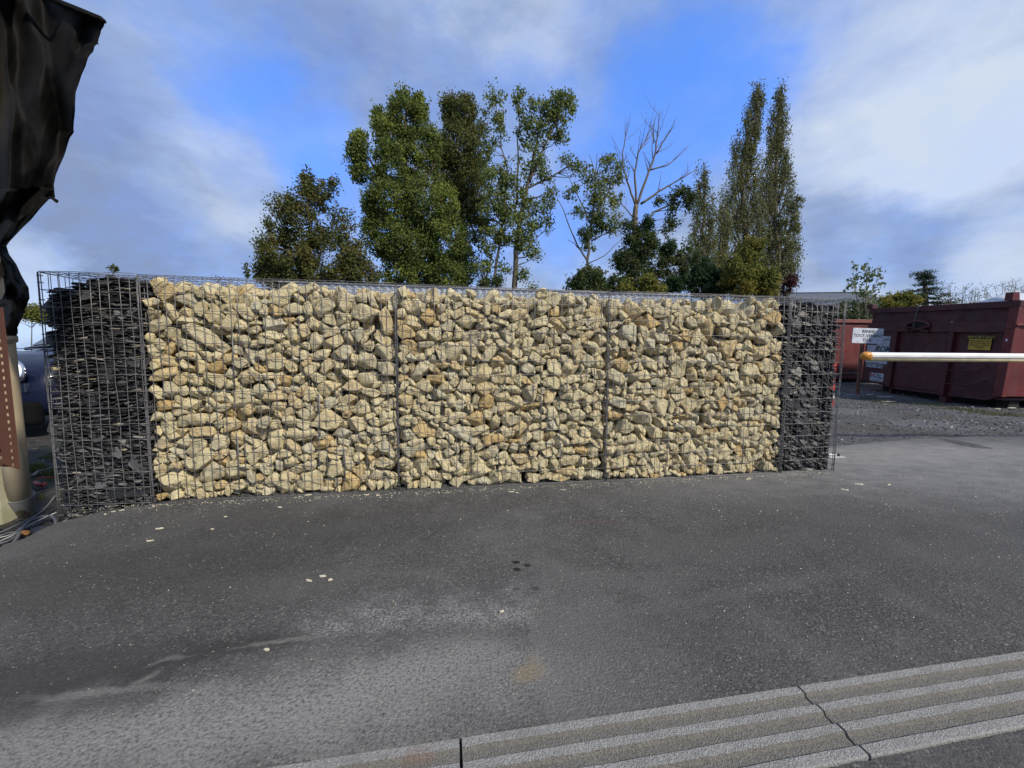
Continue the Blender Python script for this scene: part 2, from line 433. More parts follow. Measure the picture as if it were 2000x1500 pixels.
M_wood = plain('grey timber', (.3, .25, .17), .8, 0, (.2, .16, .1), 12, .5, 60, .002)
M_cable = plain('grey cable', (.12, .125, .14), .5, 0, (.07, .075, .085), 14)
M_cable_w = plain('pale cable', (.42, .42, .43), .5, 0, (.25, .25, .26), 14)
M_orange = plain('orange plastic', (.34, .17, .05), .6)
M_red = plain('red plastic', (.42, .035, .03), .5, 0, (.25, .02, .02))
M_white = plain('white paint', (.78, .79, .8), .45, 0, (.66, .67, .68), 5)
M_black = plain('black rubber', (.02, .02, .021), .7)
M_shadow = plain('undercarriage and shade black', (.02, .017, .016), .8)  # near-black puts shade below and inside the container into the colour
def make_container(name, a, bcol, dirt=.35):
    m, t, b = newmat(name)
    P = N(t, 'ShaderNodeTexCoord').outputs['Object']
    c = mixc(t, smooth(t, noi(t, P, 1.6, 6, .65), .35, .65), a, bcol)
    st = smooth(t, noi(t, vmth(t, 'MULTIPLY', P, (7, 7, .6)), 2.2, 6, .7), .5, .72)
    c = mixc(t, mth(t, 'MULTIPLY', st, dirt), c, (.028, .017, .018))
    sc_ = smooth(t, noi(t, P, 19, 7, .75), .64, .7)
    c = mixc(t, mth(t, 'MULTIPLY', sc_, .4), c, (.14, .1, .1))
    t.links.new(c, b.inputs['Base Color']); b.inputs['Roughness'].default_value = .5
    t.links.new(smooth(t, noi(t, P, 5, 4), .3, .7, .4, .7), b.inputs['Roughness'])
    bump(t, b, noi(t, P, 2.4, 3, .5), .25, .05)
    return m
M_cont = make_container('oxide red container paint', (.070, .0115, .0155), (.048, .0095, .0135))
M_cont2 = make_container('sunlit red container paint', (.13, .018, .018), (.09, .015, .016))  # same red, lifted in colour where the sun strikes the container end
M_roof = plain('slate roof', (.085, .1, .13), .6, 0, (.06, .07, .095), 2, .5, 9, .03)
M_wallh = plain('house render', (.5, .48, .43), .85)
M_shed = plain('pale metal sheet', (.44, .49, .56), .4, .35, (.34, .38, .45), 3)
M_shed_rim = plain('white metal rim', (.55, .57, .6), .4, .1)
M_carp = plain('dark blue car paint', (.004, .007, .026), .35, 0, (.003, .006, .02), 2, coat=.25, spec=.25)
M_chrome = plain('chrome trim', (.6, .62, .66), .15, 1.)
M_tyre = plain('tyre', (.008, .008, .009), .85, spec=.1)
M_plas = plain('black plastic trim', (.006, .006, .007), .85, spec=.08)
def make_glass(name, col, rough=.05, alpha=1.):
    m, t, b = newmat(name); b.inputs['Base Color'].default_value = (*col, 1); b.inputs['Roughness'].default_value = rough
    b.inputs['Coat Weight'].default_value = 1.; b.inputs['Specular IOR Level'].default_value = .9
    return m
M_wind = make_glass('dark windscreen glass', (.02, .035, .05))
M_lens = make_glass('headlight lens', (.10, .105, .115), .12)
m_, t_, b_ = newmat('lit running light'); b_.inputs['Base Color'].default_value = (.7, .75, .9, 1)
b_.inputs['Emission Color'].default_value = (.62, .72, 1, 1); b_.inputs['Emission Strength'].default_value = .75
M_drl = m_
M_yellow = plain('yellow sticker', (.5, .34, .035), .5)
M_ink = plain('black ink', (.012, .012, .013), .6)
M_inkg = plain('teal ink', (.02, .055, .065), .6)
M_inkr = plain('crimson ink', (.3, .02, .06), .6)
M_inky = plain('yellow ink', (.4, .31, .05), .6)
M_post = plain('brown painted post', (.14, .055, .035), .7, 0, (.1, .04, .03), 9)
M_arm = plain('barrier white enamel', (.84, .84, .83), .35, 0, (.66, .66, .64), 5)
M_armr = plain('cream rubber strip', (.66, .56, .30), .6)
M_cap = plain('orange end cap', (.62, .27, .03), .45, 0, (.5, .2, .02), 9)
M_bark = plain('grey bark', (.12, .1, .075), .9, 0, (.07, .06, .045), 3, .8, 14, .03)
M_bark_pale = plain('pale dead wood', (.27, .235, .19), .85, 0, (.16, .135, .105), 3, .6, 14, .02)
def make_leaf(name, cols, patch=None, sc_=.8, rough=.55):
    """leaf colour: varies from leaf to leaf and between patches of the crown"""
    m, t, b = newmat(name); P = gpos(t)
    r = island(t)
    ramp = N(t, 'ShaderNodeValToRGB'); t.links.new(r, ramp.inputs[0]); c = ramp.color_ramp
    c.elements[0].position = 0; c.elements[0].color = (*cols[0], 1)
    c.elements[1].position = 1; c.elements[1].color = (*cols[-1], 1)
    for i, q in enumerate(cols[1:-1]):
        e = c.elements.new((i + 1) / (len(cols) - 1)); e.color = (*q, 1)
    col = ramp.outputs[0]
    if patch: col = mixc(t, mth(t, 'MULTIPLY', smooth(t, noi(t, P, sc_, 4, .6), .48, .64), .75), col, patch)
    t.links.new(col, b.inputs['Base Color']); b.inputs['Roughness'].default_value = .8; b.inputs['Specular IOR Level'].default_value = .18
    tr = t.nodes.new('ShaderNodeBsdfTranslucent'); t.links.new(col, tr.inputs[0])
    mx = t.nodes.new('ShaderNodeMixShader'); mx.inputs[0].default_value = .38
    t.links.new(b.outputs[0], mx.inputs[1]); t.links.new(tr.outputs[0], mx.inputs[2])
    t.links.new(mx.outputs[0], t.nodes['Material Output'].inputs[0])
    return m
L_autumn = make_leaf('autumn foliage', [(.07, .095, .036), (.10, .12, .038), (.075, .095, .036), (.16, .14, .045)], (.14, .125, .036), .9)
L_green = make_leaf('green poplar foliage', [(0.085, 0.117, 0.036), (0.130, 0.182, 0.044), (0.098, 0.137, 0.039), (0.208, 0.215, 0.065)], (0.247, 0.293, 0.065), .5)
L_olive = make_leaf('olive foliage', [(.085, .11, .04), (.13, .15, .048), (.095, .12, .04), (.18, .165, .058)], (.15, .145, .05), .8)
L_thin = make_leaf('thin poplar foliage', [(0.091, 0.130, 0.039), (0.156, 0.202, 0.058), (0.104, 0.143, 0.046), (0.247, 0.260, 0.091)], (0.195, 0.247, 0.078), .6)
L_lomb = make_leaf('column poplar foliage', [(0.098, 0.117, 0.052), (0.163, 0.176, 0.072), (0.111, 0.130, 0.052), (0.247, 0.240, 0.130)], (0.176, 0.182, 0.072), .5)
L_dark = make_leaf('dark evergreen foliage', [(0.026, 0.058, 0.029), (0.049, 0.088, 0.036), (0.033, 0.065, 0.031)])
L_ivy = make_leaf('ivy foliage', [(0.046, 0.072, 0.029), (0.085, 0.111, 0.039), (0.055, 0.085, 0.034)], (0.117, 0.137, 0.052), 1.2)
L_yel = make_leaf('yellowing shrub foliage', [(0.111, 0.137, 0.036), (0.195, 0.195, 0.046), (0.091, 0.124, 0.036)], (0.260, 0.215, 0.046), .9)
L_purple = make_leaf('purple foliage', [(0.065, 0.029, 0.034), (0.104, 0.042, 0.049)])
L_con = make_leaf('conifer foliage', [(0.029, 0.055, 0.039), (0.065, 0.094, 0.065), (0.036, 0.060, 0.044)])
L_big = make_leaf('broad young leaves', [(0.104, 0.143, 0.065), (0.169, 0.208, 0.098), (0.117, 0.156, 0.072)])
L_grass = make_leaf('grass blades', [(0.046, 0.072, 0.019), (0.098, 0.124, 0.034), (0.078, 0.072, 0.033)], (0.117, 0.098, 0.046), 1.5)
# ------------------------------------------------------------------ ground
AL = .155
W0 = Vector((-2.264, 2.320, 0)); DV = Vector((math.cos(AL), math.sin(AL), 0)); NV = Vector((-math.sin(AL), math.cos(AL), 0))
def Wp(s, t, z): return W0 + DV * s + NV * t + Vector((0, 0, z))
RZ = Matrix.Rotation(AL, 3, 'Z')
def sstep(a, b, x):
    u = min(1, max(0, (x - a) / (b - a))); return u * u * (3 - 2 * u)
def ground_z(x, y):
    z = -.03
    left = 1 - sstep(-2.56, -2.3, x - max(0, y - 2.3) * .0)
    if y > 2.7: left = 1 - sstep(-2.8, 1.5, x)
    z -= .075 * left
    z += .065 * max(0, min(y, 13) - 8.2) * sstep(3, 6.5, x)
    z += .02 * sstep(2.6, 3.2, x) * (1 - sstep(5.5, 8, y))
    z += .012 * noise.noise(Vector((x * 1.7, y * 1.7, 0))) * (1 + .8 * sstep(3, 5, x))
    if y > 13: z += 0.3 * sstep(13, 30, y) * (1 - sstep(3, 6.5, x))
    return z
def axis(parts):
    out = []
    for a, b, n in parts: out += list(np.linspace(a, b, n, endpoint=False))
    return out + [parts[-1][1]]
xs = axis([(-600, -60, 12), (-60, -10, 20), (-10, -3.2, 26), (-3.2, -1.8, 36), (-1.8, 3, 20), (3, 16, 90), (16, 60, 20), (60, 600, 12)])
ys = axis([(-60, -4, 8), (-4, 1, 12), (1, 3.2, 44), (3.2, 14, 90), (14, 60, 30), (60, 900, 16)])
V = [(x, y, ground_z(x, y)) for y in ys for x in xs]
nx = len(xs)
F = [(j * nx + i, j * nx + i + 1, (j + 1) * nx + i + 1, (j + 1) * nx + i) for j in range(len(ys) - 1) for i in range(nx - 1)]
g = np_mesh('ground', np.array(V), np.array(F), M_ground, smooth=True); tag(g, kind='structure')

# drain line: two edges, ribbed slabs between them
DA = G(560, 1498); DB = G(2000, 1275); DD = (DB - DA).normalized(); DN = Vector((DD.y, -DD.x, 0))
d0 = (G(900, 1447) - DA).dot(DD); WD = .192
def Dp(a, c, z=0.): return DA + DD * a + DN * c + Vector((0, 0, z))
def rough_edge(a, b, amp, step, seed):
    r = random.Random(seed); n = max(2, int((b - a).length / step)); out = []
    d = (b - a); nn = Vector((-d.y, d.x, 0)).normalized()
    for i in range(n): out.append(a + d * (i / n) + (nn * (r.gauss(0, amp) + amp * 2 * noise.noise(Vector((i * .35, seed, 0)))) if i else Vector()))
    return out
def sheet(name, loop, z0, z1, mat):
    bm = bmesh.new(); top = [bm.verts.new((p.x, p.y, z1)) for p in loop]; bot = [bm.verts.new((p.x, p.y, z0)) for p in loop]
    f = bm.faces.new(top); n = len(loop)
    for i in range(n): bm.faces.new((top[i], top[(i + 1) % n], bot[(i + 1) % n], bot[i]))
    bmesh.ops.triangulate(bm, faces=[f]); bmesh.ops.recalc_face_normals(bm, faces=bm.faces)
    me = bpy.data.meshes.new(name); bm.to_mesh(me); bm.free(); me.materials.append(mat)
    o = bpy.data.objects.new(name, me); COL.objects.link(o); return tag(o, kind='structure')
def V2(x, y): return Vector((x, y, 0))
loop = []
pts = [V2(-2.36, .45), V2(-2.42, 1.2), V2(-2.44, 1.72), V2(-2.50, 2.02), V2(-2.42, 2.16), V2(-2.28, 2.25), V2(-2.1, 2.4), V2(-2.1, 2.75), V2(2.35, 3.45), V2(2.6, 3.7), V2(3.5, 3.97), V2(4.8, 4.36), V2(6.3, 4.62), V2(9, 5.05), V2(16, 5.4)]
for i in range(len(pts) - 1): loop += rough_edge(pts[i], pts[i + 1], .012, .06 if i < 8 else .1, i)
loop += [pts[-1]]
e0 = Dp(16, 0); e1 = Dp(-2.2, 0)
loop += rough_edge(e0, Dp(3.2, 0), .0, 3, 1) + rough_edge(Dp(3.2, 0), Dp(-1., 0), .0035, .02, 5) + [e1]
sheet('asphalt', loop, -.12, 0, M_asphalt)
loop2 = [Dp(-2.2, WD), Dp(16, WD), V2(16, -5), V2(-2.8, -5)]
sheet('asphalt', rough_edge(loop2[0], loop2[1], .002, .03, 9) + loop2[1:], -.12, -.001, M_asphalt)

def slab(i):
    r = random.Random(i + 40)
    a0 = d0 + i * .954 + .003; a1 = a0 + .9475
    n = 36; prof = []
    z_top, z_low = .008, -.002
    rw = WD / 7
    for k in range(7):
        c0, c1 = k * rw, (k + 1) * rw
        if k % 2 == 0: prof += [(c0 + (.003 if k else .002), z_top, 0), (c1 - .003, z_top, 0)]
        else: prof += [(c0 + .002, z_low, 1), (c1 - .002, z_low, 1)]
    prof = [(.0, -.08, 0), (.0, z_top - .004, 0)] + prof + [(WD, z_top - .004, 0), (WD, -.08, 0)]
    mb = MB(); m_ = len(prof); vs = []
    for j in range(n + 1):
        u = j / n; a = a0 + (a1 - a0) * u
        endj = 0
        for q, (c, z, mi) in enumerate(prof):
            jit = noise.noise(Vector((a * 14, c * 40, 3))) * .0016
            aa = a
            if j in (0, n): aa += noise.noise(Vector((c * 38, i * 3.1 + j, 7))) * .004
            vs.append(Dp(aa, c + jit, z + noise.noise(Vector((a * 8, c * 30, 9))) * .0008))
    fs = []; mi_ = []
    for j in range(n):
        for q in range(m_ - 1):
            fs.append((j * m_ + q, (j + 1) * m_ + q, (j + 1) * m_ + q + 1, j * m_ + q + 1))
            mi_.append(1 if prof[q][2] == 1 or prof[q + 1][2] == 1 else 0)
    fs.append(tuple(range(m_))); fs.append(tuple(n * m_ + q for q in range(m_ - 1, -1, -1))); mi_ += [0, 0]
    mb.v = [tuple(v) for v in vs]; mb.f = fs; mb.m = mi_
    return mb
slab_lab = {-2: 'ribbed concrete drain slab beyond the bottom edge at the left', 2: 'ribbed concrete drain slab just beyond the right picture edge', 3: 'ribbed concrete drain slab second beyond the right picture edge', 4: 'ribbed concrete drain slab third beyond the right picture edge', -1: 'ribbed concrete drain slab cut by the bottom edge, with a rust stain',
            0: 'ribbed grey concrete drain slab between the two dark joints in the foreground',
            1: 'ribbed grey concrete drain slab right of the crooked dark joint, nearest the lower right corner'}
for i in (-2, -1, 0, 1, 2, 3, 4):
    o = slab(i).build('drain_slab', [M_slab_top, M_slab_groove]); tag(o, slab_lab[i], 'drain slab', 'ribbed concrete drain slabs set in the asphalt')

# ------------------------------------------------------------------ stones in the wire cages
# settled positions of the stones, nine whole numbers each:
# shape, half length (mm), along the wall (mm), depth (mm), height (mm), rotation quaternion (fiftieths)
STONES = [
    9,151,4129,101,1302,26,40,-12,-7, 3,119,1035,77,492,6,-7,-3,-49, 13,117,925,79,76,15,4,1,47, 3,124,2074,88,795,8,-10,25,41, 15,144,4229,99,853,31,22,-3,32,
    1,131,305,77,1047,5,-14,-4,-48, 1,152,1967,90,364,6,-11,-5,-48, 5,133,4038,84,1007,12,5,-31,-37, 11,131,815,63,1321,46,0,-13,15, 18,109,3184,49,1112,10,2,-2,49,
    0,121,1302,62,1221,17,10,-10,45, 0,138,4000,96,183,43,10,-4,-23, 0,132,2047,98,125,38,17,0,-27, 3,125,3348,93,1202,46,4,-9,-16, 3,99,96,90,105,40,-15,-4,25,
    16,122,1867,49,964,8,2,-15,-47, 8,118,3327,83,223,35,-33,4,14, 0,105,4360,64,870,44,22,-9,2, 8,124,4306,100,977,46,-16,-5,11, 0,121,4398,65,1256,5,11,-9,48,
    18,124,3583,78,837,40,-7,2,30, 15,131,586,113,432,46,-6,10,14, 12,128,3102,54,769,40,26,15,2, 10,104,1431,53,1160,40,-4,29,3, 11,133,314,81,154,14,-10,5,47,
    5,99,3049,61,1277,35,18,28,13, 10,130,539,104,614,33,-11,7,35, 0,122,3166,80,397,43,-4,4,25, 10,146,3846,121,1132,43,0,13,21, 0,104,4330,75,1098,47,12,3,-11,
    18,105,3228,73,1284,1,-2,-23,-44, 5,144,1311,141,900,35,-7,0,-35, 18,108,736,68,367,3,9,19,-45, 7,121,3289,76,478,47,8,-1,-14, 16,99,1682,57,410,46,15,10,7,
    4,111,870,23,406,46,19,-3,4, 8,100,3287,78,786,46,-18,4,3, 18,101,3460,46,550,10,9,0,48, 15,127,1422,109,948,31,14,16,33, 2,146,3116,102,501,45,13,-1,16,
    15,137,1328,148,732,40,-6,14,27, 1,100,3141,51,128,1,-7,-3,49, 5,102,4171,50,500,49,10,-6,3, 8,114,3413,95,373,26,10,3,42, 19,118,4420,40,419,48,-2,15,1,
    3,77,3687,46,556,30,-26,25,17, 19,127,235,53,511,50,6,-2,-3, 3,108,2726,97,848,36,-15,-9,30, 13,92,3744,69,125,16,8,8,-46, 7,100,288,36,258,46,-4,-20,0,
    3,93,728,73,1132,43,-2,-12,-22, 8,93,1141,74,949,49,-4,2,-7, 8,92,4243,69,677,48,-15,1,2, 18,90,1169,57,50,47,-10,3,13, 13,112,2027,100,479,48,-9,13,1,
    10,98,3357,63,879,8,-12,-1,-48, 18,93,2434,51,671,30,-9,-11,38, 15,136,1622,98,281,49,6,-8,6, 5,88,2603,43,849,20,-26,-33,-18, 7,122,3507,49,730,49,7,3,6,
    8,91,1654,67,830,45,-15,-14,-2, 1,86,3416,30,1272,43,-25,2,-3, 4,111,3175,36,285,34,35,-10,4, 2,105,96,52,794,0,9,-12,-48, 13,82,1078,51,169,42,14,6,22,
    14,109,2730,40,155,44,-23,-8,3, 2,91,1040,31,1238,42,-22,-8,-13, 0,81,748,39,879,16,-4,-34,-32, 3,86,1447,71,834,49,1,7,5, 8,119,3131,107,859,34,-11,8,34,
    16,86,3926,80,1341,6,-26,16,-39, 11,90,1055,42,710,3,-4,37,33, 8,73,1190,34,1281,30,28,-15,25, 18,122,2320,87,67,11,-13,-21,-42, 5,102,3705,59,232,44,-1,-9,22,
    7,92,3728,40,1089,24,-7,43,-1, 18,93,1660,52,163,30,-2,-5,40, 0,138,2889,121,1286,46,10,8,-16, 13,80,1229,56,469,37,3,-9,33, 1,97,3962,70,1132,23,23,19,33,
    11,136,970,104,1010,42,16,-15,-16, 5,99,1598,74,1158,49,-2,2,8, 4,165,2859,93,296,11,48,10,1, 19,103,605,38,276,11,12,33,-34, 10,78,380,39,771,7,2,-36,34,
    10,76,2589,33,737,2,-6,-36,-34, 10,83,287,43,432,50,-5,-2,-1, 9,110,1796,45,194,6,22,-1,45, 0,101,997,77,363,40,21,8,-19, 16,85,2784,31,497,11,-1,-18,-46,
    8,75,4033,35,1208,28,23,-21,28, 18,83,1255,53,571,45,-7,14,15, 0,100,1971,58,1180,22,11,-1,44, 1,123,1623,91,986,2,-17,9,-46, 3,85,2105,66,616,16,-4,4,-47,
    10,88,3875,77,473,33,-15,-8,34, 5,78,2104,38,706,5,4,8,-49, 10,94,1394,79,183,18,7,7,46, 13,69,376,46,367,44,12,6,21, 10,109,1418,98,486,27,-8,2,42, 13,79,2708,67,1336,50,3,-1,-4,
    17,88,249,42,334,35,31,-15,12, 13,81,2956,67,378,40,-3,-30,4, 7,91,3100,37,590,49,-4,6,-4, 13,116,459,111,165,49,-1,-3,-10, 0,97,2512,67,1091,46,-14,-12,6,
    0,122,1572,108,379,49,-2,6,6, 18,72,468,43,1294,39,-21,-21,9, 11,133,3309,131,357,32,-14,8,-35, 17,94,489,37,1143,5,-26,4,42, 13,87,2584,71,1335,41,-5,-18,21,
    5,96,3356,67,1015,27,-18,-2,-38, 10,77,377,62,1329,11,-36,25,22, 17,86,3435,37,98,31,29,19,-19, 2,100,2134,50,954,4,21,-1,-45, 8,71,841,53,1068,6,-20,-16,-43,
    18,82,3846,56,920,48,14,5,-4, 19,103,2172,36,333,50,-2,-4,1, 13,80,3897,68,1224,11,-10,5,-47, 12,103,2912,54,31,48,7,2,-13, 10,96,4177,69,1114,13,-7,-9,-47,
    1,96,734,55,658,2,4,-5,-50, 5,80,234,49,992,47,9,3,13, 3,69,393,43,1181,25,-15,-31,-26, 0,100,2795,71,629,40,2,-15,-26, 17,89,2407,34,1006,30,-23,-24,-22,
    12,91,563,37,1215,19,9,-32,32, 13,88,2266,77,1073,30,-18,18,-31, 17,115,3723,82,803,22,-14,26,-34, 11,84,1566,35,1085,13,0,-36,-32, 5,80,3809,44,671,49,8,-6,2,
    10,98,2298,87,603,41,-21,12,-15, 8,83,2800,69,60,49,-3,3,-9, 3,69,2519,43,1273,29,36,17,-10, 10,129,98,123,706,42,-5,2,-27, 9,89,1993,15,981,37,-28,15,10,
    0,95,1045,70,855,41,13,-15,-20, 1,91,2496,48,1176,0,-7,-1,49, 18,68,446,41,472,44,-16,-5,16, 5,83,1093,50,1022,45,9,-16,12, 0,85,4405,57,48,46,-7,-1,19,
    7,124,2867,92,1021,38,16,-7,-28, 13,77,3330,44,688,24,-2,-1,44, 14,101,81,41,1104,16,0,34,33, 0,83,2179,61,54,39,17,-26,-1, 0,75,3732,41,1321,41,24,-13,10,
    15,96,2252,60,572,46,18,-8,6, 1,94,2625,52,1145,11,-12,-21,-42, 2,82,1405,44,1042,41,24,12,-7, 15,94,2420,66,867,26,26,-5,34, 14,159,197,108,1282,8,46,-9,-14,
    5,83,3434,63,1075,50,-2,1,-3, 19,118,3537,70,997,21,0,18,42, 12,117,4450,99,1136,29,18,-15,-33, 5,92,2578,68,639,28,-10,39,-11, 0,93,3879,71,800,46,-3,-18,-3,
    10,74,2374,52,180,49,4,-2,7, 10,101,2363,89,399,31,-16,-9,35, 0,92,1676,59,721,35,1,12,33, 0,71,2849,33,901,38,-29,-3,-13, 17,86,856,44,1223,40,-28,-11,1,
    3,71,1202,52,719,5,-10,-5,-48, 9,85,2329,25,1225,5,11,26,-41, 11,101,3615,75,290,19,35,-28,-13, 9,90,1896,32,497,10,5,33,-36, 15,94,789,86,130,28,20,2,36,
    15,93,2932,73,1051,7,-13,-11,46, 19,89,3813,29,167,16,-17,-24,-37, 0,110,66,95,608,49,-4,6,9, 15,87,3336,71,553,36,10,12,31, 17,136,2304,107,810,22,0,-8,-44,
    18,67,3679,51,1199,46,11,8,-15, 16,89,4082,53,791,43,16,2,20, 2,128,3072,92,254,36,14,-6,31, 3,72,2916,69,214,29,19,28,23, 3,73,3964,48,569,3,22,-4,-45,
    7,133,1939,104,1108,29,0,11,-39, 16,73,915,30,536,13,-1,-18,-45, 15,87,405,53,857,48,-2,-12,-1, 16,97,1169,68,620,44,-18,3,-15, 8,70,1753,38,1332,7,-28,-6,-40,
    0,66,4165,31,339,38,-32,8,-4, 4,106,520,72,548,39,-25,-2,-20, 18,72,1152,53,1173,48,-8,-3,10, 2,137,1246,134,154,33,-12,-14,33, 0,100,3470,95,909,25,2,6,-43,
    17,89,2474,34,911,0,12,8,48, 15,84,3945,56,417,49,10,-4,0, 16,95,2367,56,753,28,-4,-14,-39, 15,78,2492,22,277,24,3,2,-44, 5,101,3094,105,696,42,0,6,-26,
    15,79,50,104,1346,32,13,36,-3, 0,77,2188,50,883,41,-16,-3,-24, 3,67,1554,37,626,34,6,10,-34, 3,66,488,64,383,40,9,14,25, 17,106,1370,82,92,39,-20,-5,23,
    12,89,2063,39,399,5,-10,9,48, 10,83,3717,70,373,30,-16,-9,-36, 0,105,390,98,671,35,12,4,-34, 8,72,1756,49,772,4,-5,-3,50, 9,92,2718,40,78,47,17,-6,0, 3,67,1708,43,1201,15,7,-29,37,
    10,90,403,82,962,29,4,16,38, 5,79,2391,49,332,7,-15,4,47, 13,66,2583,41,519,43,10,-2,24, 3,64,1765,48,1082,37,32,8,6, 3,54,226,47,617,19,-41,-21,3, 4,89,2412,35,1288,37,28,-17,7,
    0,92,566,99,1272,44,-22,1,-11, 5,126,1642,121,1259,41,-1,-12,-26, 0,82,2867,52,702,32,3,12,37, 16,148,3615,116,1225,10,-24,-1,43, 10,111,994,127,1154,26,-6,20,-37,
    13,69,1956,57,723,46,10,9,13, 14,94,2653,36,30,50,6,-1,2, 8,84,2169,79,464,24,10,22,36, 5,65,2262,31,388,3,-9,15,-47, 2,81,827,44,316,3,-23,3,-44, 13,71,939,54,672,46,8,3,19,
    3,65,1434,51,49,24,-6,13,-42, 9,80,2758,26,994,10,28,16,-37, 0,76,3451,45,660,3,6,-8,49, 9,160,3973,100,50,1,-8,-14,-47, 11,89,48,61,378,43,11,9,-20, 9,83,2254,29,73,27,32,-21,18,
    8,85,1562,84,1253,20,-29,19,-30, 14,89,1999,37,1064,16,-2,28,38, 5,86,490,77,751,31,3,5,-39, 19,87,2609,33,1080,26,-4,-42,-6, 4,93,3181,47,230,3,-10,-1,49,
    7,77,159,48,1050,15,39,27,-5, 6,93,607,51,671,34,31,-19,7, 4,149,3953,131,502,39,-12,18,-22, 13,71,92,50,470,2,-16,-32,-35, 5,83,1428,58,705,49,7,-7,-7,
    17,69,150,28,1307,34,32,-9,15, 13,87,2598,81,435,25,8,0,-43, 8,53,3939,31,656,1,-16,24,41, 13,86,4448,145,1355,7,14,-18,44, 15,86,3927,72,257,34,17,5,33,
    13,65,2524,51,151,45,18,3,-10, 0,80,3692,64,901,48,1,-11,7, 10,66,949,37,1354,48,-5,-13,-1, 18,81,586,70,916,36,-16,-17,25, 18,65,692,56,98,22,1,21,-39,
    12,96,4263,50,446,45,13,-4,-18, 17,103,4417,75,746,33,13,-2,-35, 9,136,199,86,909,46,-3,0,-19, 17,77,124,58,887,19,19,-36,-22, 14,80,1015,31,936,35,-34,-7,-5,
    16,97,1126,78,389,14,-11,-1,47, 15,74,1157,27,202,2,-14,30,-37, 7,150,1941,126,646,16,-38,-27,9, 7,73,3288,28,1122,43,0,25,3, 5,70,3595,36,632,33,35,-10,4,
    7,76,4052,28,401,49,-3,10,2, 10,94,4183,90,1008,30,11,-29,-26, 2,69,318,31,1217,31,-29,-23,-15, 19,81,731,36,1047,1,6,-10,49, 2,86,2741,43,759,2,5,-8,-49,
    11,74,1400,32,309,37,-32,10,-3, 18,78,1842,60,716,15,7,-4,-47, 4,80,4008,41,678,1,32,3,38, 0,79,2930,52,121,48,-11,-3,4, 0,74,4195,51,240,32,-3,18,33,
    4,100,4284,45,124,47,-11,-13,-3, 13,69,2939,54,888,23,30,-33,2, 16,71,3450,42,430,2,-11,2,-49, 7,93,679,53,957,33,19,-4,33, 11,89,4436,52,1016,2,47,10,13,
    17,99,3535,69,318,33,-2,0,-38, 12,135,4421,108,136,34,16,18,27, 0,65,2521,39,983,16,-23,38,18, 0,79,3438,51,992,44,-7,-2,22, 1,92,553,74,787,24,22,13,35,
    7,78,1903,28,1225,25,41,-6,11, 3,72,4179,62,43,47,-1,-1,18, 1,63,3571,23,1203,32,-17,-27,-21, 7,112,3955,112,1042,41,11,16,21, 19,94,1622,51,675,47,7,12,9,
    17,73,2231,39,637,46,-17,-6,-2, 9,79,2915,29,1186,6,24,14,-41, 3,67,2486,56,353,46,2,2,20, 5,72,2705,56,655,13,4,-6,48, 13,62,805,57,212,47,-6,-7,-15,
    8,70,2820,58,232,3,2,-10,49, 15,94,814,76,831,7,-24,0,43, 6,117,187,113,388,37,2,8,-33, 10,97,1011,90,1278,35,-17,-1,31, 5,68,1847,45,1146,39,-25,-13,13,
    6,86,755,62,30,24,-24,-4,-36, 13,63,1686,46,33,3,-6,3,49, 4,84,254,42,1133,2,-1,-46,-19, 4,104,1111,54,1303,41,10,-27,-2, 14,156,3537,128,1056,33,6,12,35,
    9,96,3457,45,187,3,-7,10,48, 7,115,1180,105,797,31,9,15,35, 16,83,1318,49,676,1,-3,-10,49, 4,82,723,49,806,13,-2,27,-40, 9,74,951,41,845,19,8,23,-39, 9,92,2256,47,912,1,15,24,41,
    9,100,2787,52,1277,42,21,-18,-1, 17,92,3222,58,39,48,-10,-4,10, 0,68,3629,47,735,44,18,-8,13, 0,79,4070,54,445,31,-13,23,29, 6,79,4080,45,953,49,3,-6,-3,
    8,53,3801,27,56,9,-33,19,32, 8,67,1679,51,1081,23,14,16,-39, 0,81,2090,66,1158,36,15,3,-31, 5,59,2849,28,367,0,-18,14,-45, 7,96,206,86,835,5,-36,29,-18,
    15,82,1849,59,614,13,-17,-28,35, 8,52,2502,30,1373,28,-40,-3,-11, 19,84,2849,34,1073,46,-15,-13,-5, 19,86,3217,38,542,2,5,4,-50, 10,86,4079,65,697,45,18,8,10,
    0,79,4095,61,579,43,-12,6,-21, 1,130,3537,121,153,23,5,-9,-43, 16,85,3787,58,566,16,2,47,1, 13,85,4114,79,268,40,-14,0,26, 12,94,2295,46,453,44,19,-9,-10,
    6,85,1231,36,1052,43,11,-22,8, 11,81,2121,58,516,25,33,-15,-23, 16,64,815,31,488,29,-33,10,22, 11,70,2225,39,1012,10,18,1,46, 6,70,4230,37,1141,36,6,-34,4,
    9,149,2061,122,18,40,6,-4,-29, 2,124,2710,109,230,39,6,-2,-31, 3,60,909,55,1088,27,-10,-36,20, 18,61,1061,37,610,19,9,1,45, 7,136,520,134,1019,26,-18,8,-38,
    14,72,2621,23,151,19,21,-26,32, 2,86,703,57,484,6,-25,-41,-14, 17,75,1191,49,1047,41,-8,19,20, 10,62,1444,44,433,8,9,-8,-48, 3,73,2171,120,1350,43,-19,-14,10,
    19,107,3779,93,742,32,6,5,38, 16,57,3966,24,35,43,24,7,4, 13,58,647,53,176,37,-6,12,-31, 14,69,44,33,696,9,25,-7,42, 12,110,4099,81,81,16,13,-5,-45, 8,60,1907,48,867,45,12,9,16,
    17,87,728,68,574,42,-8,-10,-23, 14,88,2317,50,685,10,-8,-9,-47, 12,101,1898,76,779,28,27,5,31, 9,70,1970,23,220,6,17,19,-43, 3,45,4456,30,310,38,-32,-3,-5,
